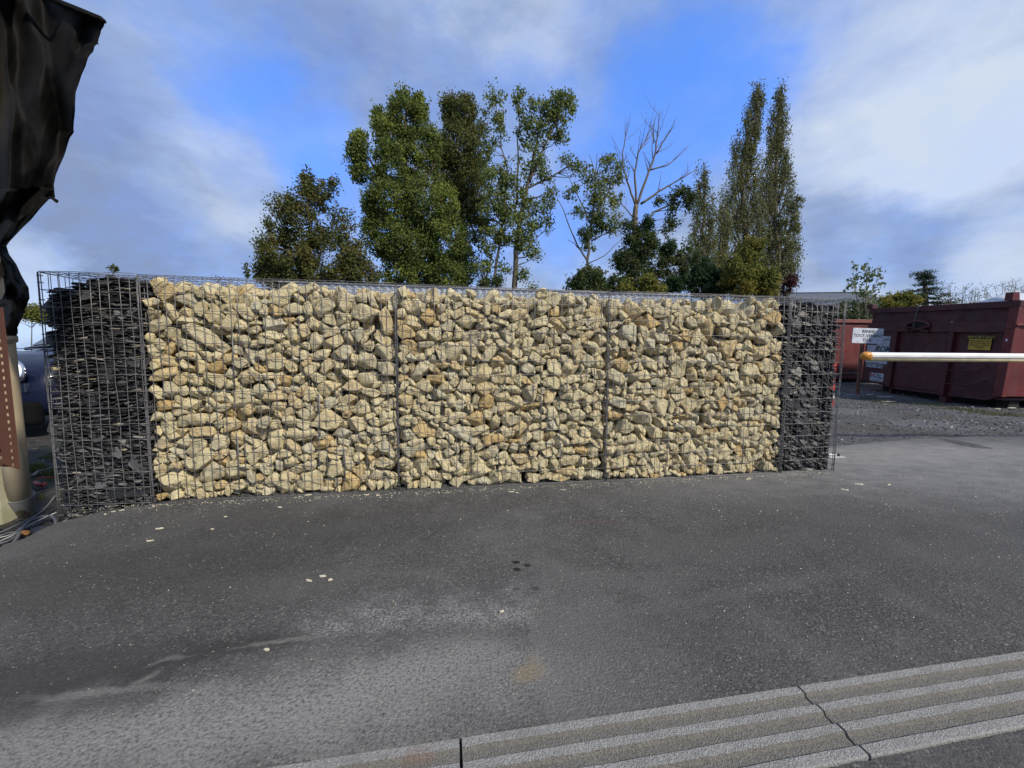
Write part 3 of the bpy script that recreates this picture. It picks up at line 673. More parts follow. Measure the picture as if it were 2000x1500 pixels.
    15,64,356,21,530,24,9,-9,-42, 13,55,2157,46,246,44,4,-16,17, 13,61,4351,46,670,46,8,7,16, 2,64,893,29,471,38,31,7,-3, 16,73,1336,48,419,2,2,-17,47, 1,97,4014,81,305,37,19,-12,-25,
    14,68,4159,27,747,8,-26,-21,-36, 2,134,121,139,303,37,-3,7,-33, 6,86,4144,10,186,28,5,-2,41, 13,58,750,43,1217,2,37,33,-5, 18,65,918,64,291,28,-9,5,-40,
    7,65,3542,25,922,5,11,14,-46, 16,77,612,55,811,9,8,-16,46, 0,58,2332,28,955,12,-20,36,25, 4,93,2654,50,218,38,-23,7,21, 17,67,562,28,130,1,-27,-5,-42,
    8,50,653,32,487,14,17,38,-23, 3,54,4248,31,350,35,11,5,-33, 9,109,132,90,977,23,-19,34,-21, 1,87,520,61,870,29,7,13,38, 13,65,1560,51,475,3,-3,0,-50, 5,57,1903,31,32,3,10,39,30,
    3,53,3056,48,1054,2,32,32,20, 3,49,4389,37,606,8,4,33,37, 3,52,487,38,75,4,-4,-2,-50, 18,60,933,51,192,23,-8,23,-37, 13,60,1078,44,1161,18,5,2,46, 4,80,2754,39,1113,43,-25,3,6,
    2,67,946,39,1229,27,9,-28,30, 5,119,1897,132,172,33,5,-20,-31, 4,99,2427,81,454,22,-22,2,-39, 0,62,1127,36,293,43,25,-4,5, 16,59,3123,40,1033,25,-10,-35,24,
    19,86,2569,55,342,40,-21,-3,-21, 11,72,3327,49,1330,46,19,-3,5, 11,88,1316,75,996,8,-33,36,-10, 11,63,1763,27,570,13,-20,36,25, 4,103,901,68,810,19,12,14,-42,
    9,109,1378,84,637,22,12,0,-43, 2,99,1821,80,873,43,10,4,23, 9,92,2438,50,561,11,-3,19,45, 10,68,3834,58,268,35,-14,-10,-32, 13,56,4289,44,1195,22,31,-20,26,
    3,82,2645,76,296,24,16,-10,-40, 13,58,38,50,949,36,30,-1,-17, 9,89,1348,44,1296,42,14,24,-4, 10,56,4218,29,157,33,28,21,-14, 19,84,4442,48,531,42,-23,14,-4,
    15,65,1444,60,595,5,6,40,29, 13,53,3794,46,813,36,-5,15,-31, 8,58,989,48,783,47,-7,15,-1, 19,86,3657,46,965,16,-9,23,40, 9,76,3546,28,555,28,-26,19,25,
    8,49,269,27,768,11,-14,-14,-44, 10,48,4000,30,343,13,20,18,-40, 7,78,1879,49,1331,11,-47,12,-3, 4,115,2809,95,134,42,-2,-6,-26, 5,79,1829,76,1062,44,-5,-7,-23,
    16,54,2865,23,609,21,-40,1,-21, 0,64,119,55,27,11,7,-1,-48, 12,66,149,31,1189,11,-20,-23,-38, 8,67,778,58,276,33,3,10,-37, 17,98,3651,76,1139,46,14,5,13,
    10,113,194,131,222,32,-19,17,-29, 12,80,2014,54,1233,13,0,-9,-47, 1,81,1438,109,760,23,-36,-21,14, 6,85,3535,7,1298,21,34,22,20, 10,83,971,77,599,44,0,10,-22,
    7,67,2469,40,150,28,14,-10,37, 13,54,2749,49,427,34,-14,17,30, 19,148,313,129,842,41,4,6,28, 19,118,2700,92,1082,38,-11,-21,22, 8,68,3053,65,974,16,-20,-7,43,
    19,70,3924,24,316,5,0,-28,-41, 13,48,3991,39,816,24,10,22,-37, 19,135,3644,122,466,36,4,-2,34, 8,65,462,64,913,40,7,7,-28, 0,65,2662,48,566,43,5,-7,-24,
    11,68,3795,44,977,16,-29,10,36, 8,63,459,63,817,28,-13,-17,35, 6,76,574,50,998,19,-17,-9,-42, 19,96,420,72,1078,20,-8,-5,-45, 10,50,2361,28,1100,40,-25,-15,-9,
    3,56,1418,48,1305,48,1,12,6, 15,79,3278,55,994,40,-1,-26,-14, 16,67,1785,37,658,41,-22,19,3, 12,66,3580,23,686,39,-30,-1,-5, 16,84,340,69,912,44,-16,13,11,
    11,63,2601,30,968,2,17,10,-46, 3,51,3770,30,889,34,4,13,-35, 12,102,2092,87,216,39,11,-4,-29, 4,106,2310,86,250,34,-10,-7,-35, 19,73,2387,28,117,6,-11,12,47,
    7,96,2948,77,812,41,7,-1,-27, 17,82,269,62,675,8,-18,7,-45, 18,55,550,30,1115,8,-17,-7,46, 17,88,2555,60,237,28,6,-20,35, 19,108,2686,86,471,38,11,19,23,
    7,70,4205,54,605,38,19,-10,-25, 14,69,3373,39,620,12,-2,-31,37, 2,134,3715,111,669,45,-1,2,23, 11,67,2245,39,486,5,-30,-11,38, 18,55,3785,34,357,22,23,9,38,
    6,82,2109,49,1238,38,-7,-30,-10, 9,96,3631,55,371,44,3,15,18, 18,55,2674,40,399,47,14,6,-5, 17,90,2909,66,620,26,10,34,24, 7,65,3620,25,1090,49,-3,9,1,
    10,56,4048,37,865,6,-5,2,-49, 7,64,1094,34,1079,4,-11,33,35, 5,50,267,30,28,15,-18,-32,-30, 15,58,1314,20,43,16,-15,18,-41, 0,68,2158,61,170,35,14,-1,-33,
    10,73,2692,72,994,34,1,-3,36, 16,77,860,67,164,37,-25,-4,22, 8,57,2208,47,1320,9,8,16,-46, 1,49,4350,21,264,27,-25,-24,-24, 8,52,383,44,284,46,-5,-16,11,
    17,69,1695,33,1009,2,-4,-2,50, 9,89,2865,68,430,18,3,6,46, 2,68,175,46,92,42,-2,-24,-12, 17,69,1471,45,1271,0,-37,6,33, 0,76,1832,66,86,16,-13,5,-45, 3,55,2474,42,767,2,18,-2,47,
    16,124,4279,121,278,14,-15,-7,45, 13,44,183,27,765,35,-33,-5,-12, 17,71,414,40,594,49,9,-2,2, 9,89,1306,52,1075,12,-42,-17,-19, 0,59,2837,38,770,14,4,44,-19,
    10,63,3450,54,817,19,-1,26,-38, 16,73,635,63,570,42,-12,8,-22, 14,100,3867,112,387,35,8,5,35, 19,73,3941,34,765,47,3,17,5, 14,93,2261,52,1234,16,7,-2,-47,
    0,63,52,45,874,5,13,7,-48, 11,111,733,106,188,36,2,13,33, 2,63,3033,31,399,24,17,37,-16, 12,63,1620,30,334,11,-48,-5,-8, 13,44,4329,29,207,18,-16,-9,43,
    18,55,792,47,760,40,-14,-9,-24, 18,71,2408,119,241,14,-9,-11,-46, 18,78,1566,90,153,22,4,-9,-44, 18,52,2752,27,358,10,6,-1,48, 3,52,3306,36,131,6,-5,-3,-49,
    10,66,3513,52,1204,13,-21,17,40, 8,49,3757,41,1217,45,-11,-18,6, 15,56,2922,18,500,24,15,-2,-41, 0,142,4399,129,246,33,15,-9,-33, 5,66,4452,50,863,3,-28,29,29,
    9,110,156,64,551,48,2,-4,-13, 11,69,2684,45,706,46,16,-2,-13, 0,49,3469,25,1340,34,-33,15,5, 2,90,3611,69,511,36,3,7,34, 11,86,1464,91,325,27,2,25,33,
    6,66,4286,33,505,31,-34,-9,-17, 13,48,1563,35,77,4,-8,27,-41, 19,81,1793,43,1237,31,-22,-6,-32, 5,71,1855,59,253,28,9,-13,-38, 9,61,2469,19,32,28,41,-3,7,
    7,65,45,48,1174,24,-6,25,35, 11,102,2346,78,1128,29,18,33,15, 15,77,3678,74,301,22,-2,11,43, 9,114,4048,98,109,37,11,-13,-29, 17,128,1778,105,161,14,-15,17,-42,
    7,92,1777,85,382,41,-8,5,-27, 8,57,2966,49,739,34,9,5,-35, 8,45,4433,36,942,9,-19,-35,-29, 7,89,107,76,212,32,23,-21,-22, 6,96,1945,89,111,25,4,2,-43,
    5,53,2567,43,1038,18,-31,-19,-30, 0,57,3839,41,539,40,-19,-18,15, 3,52,1285,31,1313,36,12,4,-33, 15,72,2868,52,511,12,-25,14,39, 3,48,40,46,211,21,40,2,21,
    16,57,661,49,33,40,7,-6,29, 16,51,2175,23,1263,40,24,17,-2, 3,54,859,48,602,5,-13,-7,-48, 14,63,1665,23,531,41,-27,2,8, 16,51,1924,22,589,36,15,-24,19,
    1,54,848,24,956,40,-27,12,2, 17,71,1548,46,1361,12,-26,-40,-11, 1,63,2792,38,1176,1,-49,3,-9, 15,60,1050,41,1348,20,-1,-45,8, 12,67,1817,34,319,10,17,-39,24,
    8,48,303,50,703,36,-2,10,33, 13,47,1239,39,232,11,-14,13,-45, 11,64,3226,51,903,5,17,46,10, 5,64,2212,43,775,11,7,33,36, 3,51,3396,47,751,46,5,-5,18, 17,56,3384,33,69,30,26,14,-27,
    10,46,56,33,270,5,-25,4,-43, 19,62,2686,27,1198,27,-40,7,-9, 15,62,4312,44,742,25,-12,24,34, 3,48,308,38,74,38,9,2,-31, 1,65,2466,40,410,3,7,-15,-47, 16,53,3048,33,294,15,-2,-38,-29,
    8,54,3120,47,1247,12,34,-29,-20, 5,101,4335,85,378,33,12,2,35, 14,71,562,46,322,6,-26,30,30, 11,76,4322,55,608,19,-10,16,-42, 13,50,370,49,70,49,-2,-3,-10,
    16,69,1250,55,292,29,-14,6,-38, 13,59,1353,70,549,15,-23,-8,-41, 8,52,4256,43,1346,44,10,19,12, 13,54,2172,58,1072,23,-30,-33,-4, 13,46,631,47,1233,15,18,-24,37,
    0,50,1537,28,196,39,29,11,-5, 18,51,1532,34,1206,29,-36,-3,-19, 9,78,2323,35,1006,39,-8,-22,-20, 19,63,3311,25,1285,21,-44,6,10, 3,49,1321,32,288,36,20,-12,-26,
    13,65,1734,68,74,4,-16,-11,-46, 4,101,2259,90,271,28,-9,1,-41, 8,49,3665,35,82,5,18,-6,46, 11,86,822,71,644,42,14,-10,-20, 8,48,1623,41,589,30,22,20,-26,
    5,60,1708,42,581,38,-27,-11,15, 6,79,2019,20,204,29,-17,-19,32, 1,71,27,73,1243,31,-14,13,-34, 4,67,2217,32,1166,1,49,0,-8, 8,54,1208,54,352,39,-27,9,-14,
    5,70,2953,58,558,39,3,5,31, 10,52,3905,48,127,46,8,2,-19, 1,65,3921,41,930,36,10,32,-8, 9,74,3035,67,550,37,11,-6,32, 6,63,3496,32,996,27,-33,20,18, 3,43,3855,26,602,36,13,3,-32,
    15,70,816,48,552,47,-9,-13,-7, 10,45,4111,33,1257,4,16,-29,37, 15,68,212,68,1181,9,16,43,-18, 9,69,2936,30,964,3,-14,-6,47, 17,79,3883,57,194,20,30,-25,-25,
    15,91,444,79,1209,9,-12,4,48, 16,51,993,26,403,4,-14,-31,-37, 18,96,1734,119,1027,44,19,6,-15, 0,130,576,114,55,23,-5,5,44, 8,49,616,42,1088,49,-8,2,-2,
    11,66,1295,55,227,39,-19,22,-12, 7,59,1796,23,935,44,-3,24,3, 11,61,1784,44,68,5,-16,27,-38, 5,60,3197,45,478,24,-14,-2,-41, 5,49,1818,25,1196,7,11,8,-48,
    14,79,1845,45,365,8,41,-14,-23, 10,45,2781,25,919,24,17,33,-24, 1,61,3544,45,1136,13,-2,-21,-43, 11,55,424,31,44,6,30,5,-39, 16,59,2498,34,476,4,9,-4,-49,
    19,61,2757,23,570,1,3,-25,-43, 19,78,1120,54,839,19,-24,-8,39, 9,84,1866,60,812,21,20,0,-41, 17,72,1062,54,1107,12,5,-30,-38, 19,60,1146,24,349,25,-43,7,6,
    5,65,4053,47,1113,22,5,-16,-42, 7,60,1544,27,717,17,-13,30,33, 7,59,2216,25,218,49,4,-9,6, 7,52,3559,19,242,22,45,1,2, 1,59,3874,49,986,18,3,20,42, 3,41,4373,30,778,3,13,-3,-48,
    17,62,693,26,1013,2,4,5,50, 1,57,1274,37,89,42,16,-23,-1, 3,62,114,69,1250,18,-43,18,-4, 9,78,1453,49,94,42,15,18,14, 11,57,1544,34,837,37,-29,5,-16, 19,61,4255,25,401,50,-4,2,0,
    15,79,1153,77,530,14,-13,2,46, 12,96,137,88,421,14,-16,-7,45, 18,47,886,40,1298,49,4,10,3, 3,45,1007,28,249,32,28,-16,-21, 3,82,1163,123,877,36,5,-8,-34,
    13,49,1353,44,353,50,-2,-3,5, 11,101,1996,100,911,32,-2,-2,38, 17,93,2456,83,37,34,-1,2,-37, 12,100,2469,82,230,39,-1,-2,31, 2,98,2659,109,586,4,5,23,44,
    17,99,3603,84,201,41,-8,-8,26, 1,47,87,20,984,24,-11,-36,-23, 6,66,504,59,934,25,29,-26,19, 7,93,2061,77,285,31,-12,-8,36, 7,92,688,72,741,41,9,0,-27,
    16,64,2717,44,304,5,-49,-1,8, 16,68,3046,68,25,22,-19,-8,40, 2,87,3537,72,471,39,5,3,31, 8,48,104,50,266,27,-23,25,-25, 3,43,2667,31,909,10,21,33,-30,
    1,57,3039,46,868,42,6,-21,-15, 18,42,4187,27,1373,10,31,-5,38, 6,56,4266,45,1284,41,-16,22,-7, 18,47,1939,34,909,31,35,-9,16, 19,144,1237,119,348,47,10,-4,-12,
    17,63,2006,53,1364,27,9,-4,41, 10,69,2090,70,998,38,13,8,29, 14,63,2549,25,49,48,5,-12,-2, 18,45,3208,36,631,3,1,-45,-20, 6,75,3365,47,32,9,2,13,-47, 19,86,747,53,956,33,-26,3,-27,
    17,52,1754,21,19,3,1,-32,38, 1,60,2966,36,261,16,-29,-12,-35, 18,48,908,34,922,35,-32,-11,-13, 8,50,1906,46,280,25,-12,32,-27, 15,49,2788,16,1340,13,43,-19,-11,
    4,61,2910,25,798,23,-20,-30,-26, 5,67,3361,62,1111,24,2,17,41, 0,59,4181,44,923,47,-5,1,17, 5,53,1599,37,26,44,4,-5,22, 13,41,3215,34,690,17,18,2,-43,
    13,45,3904,35,721,41,28,1,7, 7,73,4174,54,134,41,-4,18,-22, 5,45,104,27,537,33,-33,12,14, 3,49,1040,68,51,49,-3,8,-3, 17,60,1534,28,912,4,-23,-11,-43,
    0,56,1955,41,809,45,-5,12,17, 17,59,24,49,1020,34,16,-31,-12, 19,96,1583,68,904,36,-14,6,-31, 9,171,2143,157,361,42,25,-6,-12, 10,94,1107,158,741,30,9,10,38,
    11,52,1222,35,904,3,36,4,35, 11,141,3814,146,324,26,-8,-4,42, 17,58,646,38,842,46,5,18,2, 10,43,2595,28,1245,34,-36,2,4, 13,50,3031,62,626,48,-7,2,14,
    5,55,1546,44,961,16,15,-44,8, 17,97,3257,81,118,24,-5,-7,-43, 0,43,3607,22,954,35,-32,15,2, 12,136,1244,147,645,34,23,-3,-28, 4,72,3018,80,167,23,28,-9,-33,
    16,69,3895,60,558,13,6,-2,48, 19,90,812,81,1176,36,20,7,-28, 5,105,4215,122,1277,34,28,-21,-11, 16,45,1696,24,1317,39,28,13,-7, 5,64,2193,55,1146,18,-6,42,-20,
    12,66,2355,33,892,46,4,-4,-19, 0,65,2684,106,1264,27,25,-14,-31, 2,80,624,68,994,33,4,5,37, 3,51,3448,72,1138,6,15,0,47, 18,47,1341,36,479,44,-2,22,10,
    5,66,2503,63,619,26,15,-37,-16, 1,106,3851,108,34,31,12,-10,-36, 13,70,4452,112,345,5,9,-3,49, 3,41,36,34,537,25,-26,34,5, 11,137,151,126,1155,6,1,-10,-49,
    14,56,1078,27,247,6,4,-18,46, 16,46,2293,21,1135,43,21,-6,12, 5,56,3975,47,887,23,1,2,-44, 9,59,4448,39,187,27,14,12,-38, 16,96,1763,123,646,44,-3,-1,23,
    4,85,2924,48,1120,5,20,39,23, 11,56,3156,36,979,18,-36,-6,-29, 5,65,3911,56,344,1,-50,4,0, 6,57,3962,24,1210,33,-6,13,35, 7,44,4390,22,1345,20,15,-18,40,
    14,61,1032,38,18,9,-5,-11,-48, 15,50,1723,36,952,34,-32,-9,15, 1,46,3046,24,1163,8,5,32,-37, 13,37,4449,25,575,40,-27,-5,-13, 8,38,2170,21,771,17,-26,-12,-38,
    14,86,2355,78,521,38,-10,10,-30, 1,58,2863,40,1336,15,27,29,27, 10,72,2968,192,1364,30,-15,-33,18, 1,62,4427,54,676,28,1,-6,41, 14,102,597,86,1129,22,1,-2,45,
    14,118,1720,105,917,41,-6,6,-28, 5,62,2279,49,754,40,5,4,30, 1,60,3049,42,1115,47,11,-6,12, 16,60,1099,45,60,3,-28,-10,40, 7,48,1656,21,241,2,-1,12,-48,
    1,53,1815,37,435,10,15,33,34, 2,80,2762,71,700,22,-14,-2,43, 5,45,4120,33,1205,4,7,11,48, 8,35,199,20,701,25,19,-24,31, 15,49,1656,16,920,23,3,6,-44, 6,64,2580,7,294,22,33,21,21,
    2,56,3743,38,624,23,-4,-26,-36, 3,40,4117,34,136,6,-9,3,-49, 6,53,4493,30,23,1,9,41,28, 14,53,3674,43,156,15,-17,-30,33, 16,41,4107,19,717,20,18,39,-17,
    4,66,3109,45,61,25,8,16,-39, 4,87,1766,78,508,24,25,-16,-33, 8,38,1974,23,1302,22,-44,9,4, 7,57,4033,32,574,31,16,-9,35, 13,35,4378,23,522,37,-32,-1,-9,
    17,51,1723,37,237,37,21,7,-25, 4,53,3784,40,275,42,-19,17,-7, 4,79,4270,66,231,25,0,8,42, 6,84,1081,100,657,42,12,-22,-13, 9,52,1157,12,582,6,-3,-39,-30,
    19,102,1138,73,257,7,-7,-15,47, 1,51,3036,27,87,8,36,-2,34, 11,48,3457,22,1170,38,20,26,0, 7,81,3733,63,998,13,-32,-33,-16, 15,49,4090,44,1086,8,19,26,37,
    14,60,694,37,241,14,22,-6,-43, 4,58,3271,21,1063,15,19,-29,33, 19,52,357,24,627,47,6,15,-5, 8,45,888,41,246,49,-6,7,-7, 7,115,3138,105,960,8,-18,-29,36,
    15,79,2059,63,931,45,11,13,-13, 13,44,1530,45,776,45,13,-8,-15, 8,56,4181,67,386,39,-28,6,-13, 13,38,1836,28,541,43,15,-2,21, 11,58,3204,38,838,17,0,40,-24,
    18,40,4276,40,879,42,14,-2,-23, 15,47,1602,16,480,21,-4,11,-44, 19,86,3115,63,1186,14,11,-1,-47, 19,53,463,21,224,25,43,-2,4, 16,54,611,46,129,2,23,34,29,
    16,56,2539,38,811,13,41,3,25, 5,47,2710,27,1163,46,14,-13,6, 18,43,3258,27,606,32,5,0,38, 19,87,442,90,529,31,18,33,9, 9,96,3555,76,366,23,0,-13,-42, 16,61,453,47,273,42,23,-8,-13,
    15,71,883,90,724,22,-15,42,-4, 5,69,1457,115,1034,37,1,28,19, 7,48,2035,23,629,30,-4,39,9, 13,36,169,34,643,17,-7,-29,-36, 6,64,1058,77,778,38,23,-19,-14,
    14,105,2238,90,187,31,10,-2,-38, 5,86,2955,82,1185,12,-33,36,-3, 9,48,3508,11,78,30,-22,-26,-21, 17,83,4350,95,66,37,-17,-16,24, 17,116,202,131,576,12,-15,5,46,
    11,46,1318,26,516,8,9,43,-23, 16,49,2064,30,1195,10,-15,43,18, 5,43,3257,30,722,5,-5,-39,-30, 19,51,3648,18,418,29,40,6,-9, 1,42,229,23,1326,31,38,-8,7,
    2,61,3169,49,659,0,-26,28,32, 18,59,3516,73,245,50,-4,-3,2, 4,77,1785,70,286,25,-7,0,-43, 17,51,3208,30,955,8,-1,-49,-8, 16,47,3597,29,75,44,-21,1,-10,
    12,82,3626,75,134,27,4,-10,-41, 15,53,3713,36,470,33,-26,25,-10, 11,47,1999,24,565,7,31,-7,38, 2,68,2385,210,1352,5,47,-16,-3, 9,61,3585,30,29,3,11,5,49,
    6,51,1923,27,138,17,-14,-32,-31, 13,45,3717,44,34,46,0,13,-13, 0,45,1454,29,255,4,27,9,-41, 17,66,2507,54,848,22,10,-3,-44, 11,49,2515,36,684,33,-31,17,-13,
    15,105,2817,97,951,45,3,19,9, 13,43,3656,75,1349,23,2,-8,-44, 8,43,683,38,1209,27,21,18,-32, 2,64,630,179,1337,34,-5,23,-28, 19,54,2861,19,1186,10,14,27,-38,
    16,54,3845,43,720,9,-15,-15,44, 19,111,4045,92,506,43,-8,-1,24, 3,38,231,38,79,26,-16,3,40, 3,99,255,129,757,10,-16,11,-45, 8,47,926,47,981,29,-22,16,-30,
    3,36,1270,24,383,35,11,7,-33, 6,54,1356,20,33,46,15,-10,9, 8,48,2199,55,672,29,30,-21,18, 19,98,2434,85,1117,42,-17,-20,7, 10,148,2622,141,752,48,10,9,0,
    6,63,1960,52,303,34,9,15,-33, 19,50,3238,18,868,6,11,26,-41, 15,46,2288,28,171,35,36,1,2, 16,124,2470,132,479,21,-8,4,44, 19,65,2784,43,1219,47,2,-6,15,
    5,59,2871,62,820,10,-28,38,-13, 2,47,528,28,199,4,-3,1,-50, 6,54,1533,15,543,33,0,-24,29, 4,78,2731,57,1217,8,-32,13,-35, 16,44,3288,40,66,30,8,-13,37,
    9,49,4238,29,564,38,25,-21,1, 19,79,307,68,1303,31,1,5,39, 2,47,3025,44,917,15,-27,-18,35, 4,46,3528,30,810,20,-29,31,16, 0,48,2116,38,1076,36,15,-32,0,
    5,40,4078,24,233,0,23,-6,44, 2,46,4098,30,1018,15,11,23,-40, 14,111,315,100,578,40,-6,-5,-29, 14,82,378,66,229,43,17,-11,-16, 18,60,1302,127,1133,40,-3,-16,-25,
    8,52,2149,52,1201,32,-16,-10,33, 12,50,3417,23,15,1,0,0,50, 5,43,3450,59,264,30,23,-30,12, 4,84,4114,80,889,25,-13,-8,41, 10,82,1432,201,1310,14,22,11,-41,
    6,52,4354,44,1024,13,-43,20,-11, 1,60,3111,45,325,38,0,11,31, 18,36,4089,21,1149,10,-7,-4,48, 12,49,933,28,883,39,24,-3,20, 16,70,1584,65,744,33,-18,23,-23,
    6,60,392,11,484,22,-17,-26,32, 0,96,1972,99,1307,44,-3,-11,22, 11,44,38,26,25,1,-8,-12,48, 3,35,117,33,409,49,6,-7,1, 11,51,996,73,155,41,14,15,20, 3,41,4077,29,533,42,-5,5,-25,
    7,64,4136,56,645,12,-9,24,-41, 12,45,4479,23,180,5,26,-5,42, 10,38,1367,31,731,10,47,-9,11, 2,56,3023,47,1011,29,-23,-28,18, 7,78,3762,70,433,32,-4,-21,-32,
    9,100,833,86,712,46,2,13,-15, 17,91,2604,92,1254,18,-4,46,-2, 1,52,3729,39,721,3,-18,43,-18, 14,76,904,80,1178,38,14,-2,30, 9,47,2400,18,751,4,6,-18,46,
    9,102,2562,94,69,40,0,6,29, 1,52,3350,35,159,45,12,18,-3, 17,44,456,25,643,23,11,-35,26, 3,36,1669,26,629,33,35,-3,13, 12,46,4322,18,1301,36,-28,-13,-14,
    8,34,886,23,684,19,16,42,-11, 17,50,956,23,255,4,-17,4,47, 18,38,1722,21,336,10,14,1,47, 7,73,1934,71,42,31,-39,0,-4, 9,66,922,43,603,22,-14,-41,14, 2,64,2953,52,463,11,21,-11,-43,
    19,58,4230,35,1007,12,-44,-20,-8, 3,34,404,30,920,36,31,16,2, 15,86,511,204,1345,34,27,2,-24, 9,73,4043,43,903,48,3,4,14, 1,131,1399,149,592,20,12,17,41,
    18,43,4251,31,27,33,2,4,38, 8,41,4427,30,494,3,-2,-4,50, 17,59,508,53,246,33,0,6,-37, 11,45,1174,34,1115,3,-7,9,49, 16,88,1627,87,82,35,-3,9,-34, 9,80,1709,62,508,37,19,-4,-27,
    0,43,2186,30,827,23,-12,14,41, 2,41,3129,24,242,2,10,10,-48, 8,35,4388,37,312,0,-49,9,0, 8,42,4096,46,342,48,-6,11,-1, 16,48,30,40,445,4,20,13,44, 1,79,2484,112,1250,7,18,-12,-45,
    11,43,3374,24,799,3,7,-16,47, 13,63,583,157,1319,15,1,-17,-44, 13,67,639,98,1053,48,-3,10,9, 16,41,1081,33,337,8,-14,39,-27, 11,55,1594,56,844,15,-26,-5,40,
    16,44,2448,33,513,34,-23,28,-3, 0,40,2527,27,431,8,-2,13,-48, 11,40,3282,27,176,13,1,15,46, 5,44,4130,35,94,22,2,-17,-41, 14,49,560,28,374,1,21,4,45, 16,150,4029,184,1152,17,-13,-32,32,
    1,79,483,126,1331,3,16,-30,-37, 6,56,1812,30,467,14,-37,-15,-26, 15,53,2313,61,1293,34,13,34,-4, 16,78,2442,96,600,44,-12,-5,21, 8,45,2413,42,1170,15,-34,-18,28,
    12,47,3422,22,238,1,17,1,47, 4,62,1462,59,395,31,-13,17,-33, 17,54,2002,59,19,40,5,-1,-30, 8,55,2284,203,1361,0,-41,11,-26, 17,47,2344,33,1297,12,-16,46,2,
    9,49,2662,24,343,42,24,9,-9, 2,61,3071,47,342,37,-16,-6,29, 19,48,1914,20,1276,5,11,23,-43, 14,53,3918,28,855,50,0,4,5, 6,57,2522,53,539,28,27,-24,-20,
    19,65,3392,54,482,30,9,18,35, 1,102,3651,97,1043,28,-5,-23,34, 11,145,4307,118,512,50,5,-3,0, 13,32,1238,22,1132,33,-21,-20,-24, 4,56,2043,38,1284,12,-13,28,-37,
    1,45,2072,28,1071,19,-36,-8,-28, 18,35,3330,25,77,7,2,-27,-42, 3,50,1964,61,170,23,-20,-40,2, 13,39,4272,38,175,19,41,21,-3, 11,40,596,26,27,46,-17,9,7,
    12,81,1329,97,1347,22,-44,-1,7, 9,62,2311,46,314,0,-16,-44,18, 9,52,2926,25,282,6,18,-1,46, 14,51,1965,30,458,10,-14,-12,-45, 1,47,3144,36,26,26,19,30,24,
    8,80,1890,167,1352,43,-4,25,2, 3,119,2056,154,1259,0,-1,10,-49, 14,71,2228,56,1274,21,-7,0,45, 7,76,3026,84,1150,26,-25,-3,34, 7,80,4181,69,567,27,-3,-8,-41,
    16,48,4456,37,1191,45,8,0,21, 11,40,1002,22,642,8,42,7,-24, 9,95,1223,168,821,42,-7,0,-26, 19,47,1683,19,1255,17,30,18,-31, 13,56,3039,151,1331,42,25,-4,-8,
    8,43,511,49,289,4,-6,32,-38, 13,32,811,28,997,4,-19,23,-40, 16,59,1747,57,454,38,2,9,32, 15,47,2129,46,1028,30,-6,-8,39, 7,56,2978,51,689,33,-9,4,36, 0,144,284,166,453,3,12,-16,46,
    17,46,605,39,337,23,16,-13,-40, 6,50,2162,28,534,41,6,-28,4, 1,45,2700,30,533,6,-8,-9,-48, 12,41,3430,20,867,24,31,22,-22, 1,50,4145,36,690,15,26,2,40,
    11,42,1840,25,1296,4,33,6,-37, 16,96,1987,121,235,34,-18,0,32, 0,146,2466,161,120,20,1,-2,-46, 4,88,1481,82,212,32,8,17,33, 16,56,265,59,1338,11,48,-4,10,
    18,47,1072,51,287,18,-6,0,-46, 14,51,2801,22,1138,49,1,-7,2, 15,43,3151,32,724,33,5,-37,3, 14,59,3547,39,18,6,-5,-10,-48, 1,47,4171,29,966,48,11,2,-10,
    4,66,755,45,529,40,-5,14,26, 9,129,3162,94,598,2,3,9,49, 6,54,3204,35,985,35,-30,-20,-4, 12,74,3830,55,199,29,-22,-8,-33, 6,42,200,7,53,29,16,5,37, 12,46,806,36,698,24,33,28,8,
    19,101,890,114,1134,18,-6,13,-44, 4,62,1805,49,594,25,36,-18,-16, 12,41,3308,33,319,32,15,-7,35, 14,79,3570,59,414,45,14,8,14, 13,36,3682,36,1269,42,2,-3,-27,
    2,91,1425,211,49,4,5,26,42, 13,34,4127,31,385,30,-19,-17,31, 7,40,4219,21,66,27,-29,21,22, 1,56,2968,51,631,36,-1,-13,32, 2,59,3606,54,106,12,23,-41,10,
    5,85,3789,87,1064,25,-12,-7,41, 14,102,4178,80,750,22,9,11,43, 2,51,1261,46,14,35,9,-4,-35, 6,47,1584,19,111,45,16,-11,10, 7,46,3059,41,143,25,31,-22,-21,
    16,47,3470,40,232,3,15,45,16, 9,85,1451,142,1226,6,28,29,-29, 7,42,1996,18,829,47,-3,17,2, 6,97,2266,108,1266,5,-31,1,-39, 15,136,2317,132,494,40,4,-21,-20,
    19,78,3566,73,98,26,32,25,13, 17,45,3166,31,1193,42,-21,-14,8, 4,65,4195,52,1227,16,-5,19,-43, 3,34,743,32,753,14,19,24,36, 2,81,2622,80,97,40,13,17,20,
    4,87,297,99,1123,26,42,1,-2, 15,131,469,144,305,43,-7,-10,-22, 15,91,967,114,218,1,-15,-14,-46, 8,45,1153,79,458,24,15,30,29, 18,56,1581,103,1347,34,24,24,14,
    3,36,1735,27,854,4,-35,1,-35, 11,53,1766,53,828,27,4,-1,42, 7,63,2816,52,861,34,5,6,-36, 10,62,2749,91,1044,38,17,-8,-27, 6,43,1542,19,306,7,-9,-24,43,
    16,90,2273,93,947,30,5,14,37, 10,54,3052,103,90,7,-7,8,-48, 3,36,330,48,21,47,6,9,13, 1,44,620,55,619,8,34,-35,6, 18,80,3070,120,158,30,-2,1,40, 17,41,4410,33,1063,14,4,26,-40,
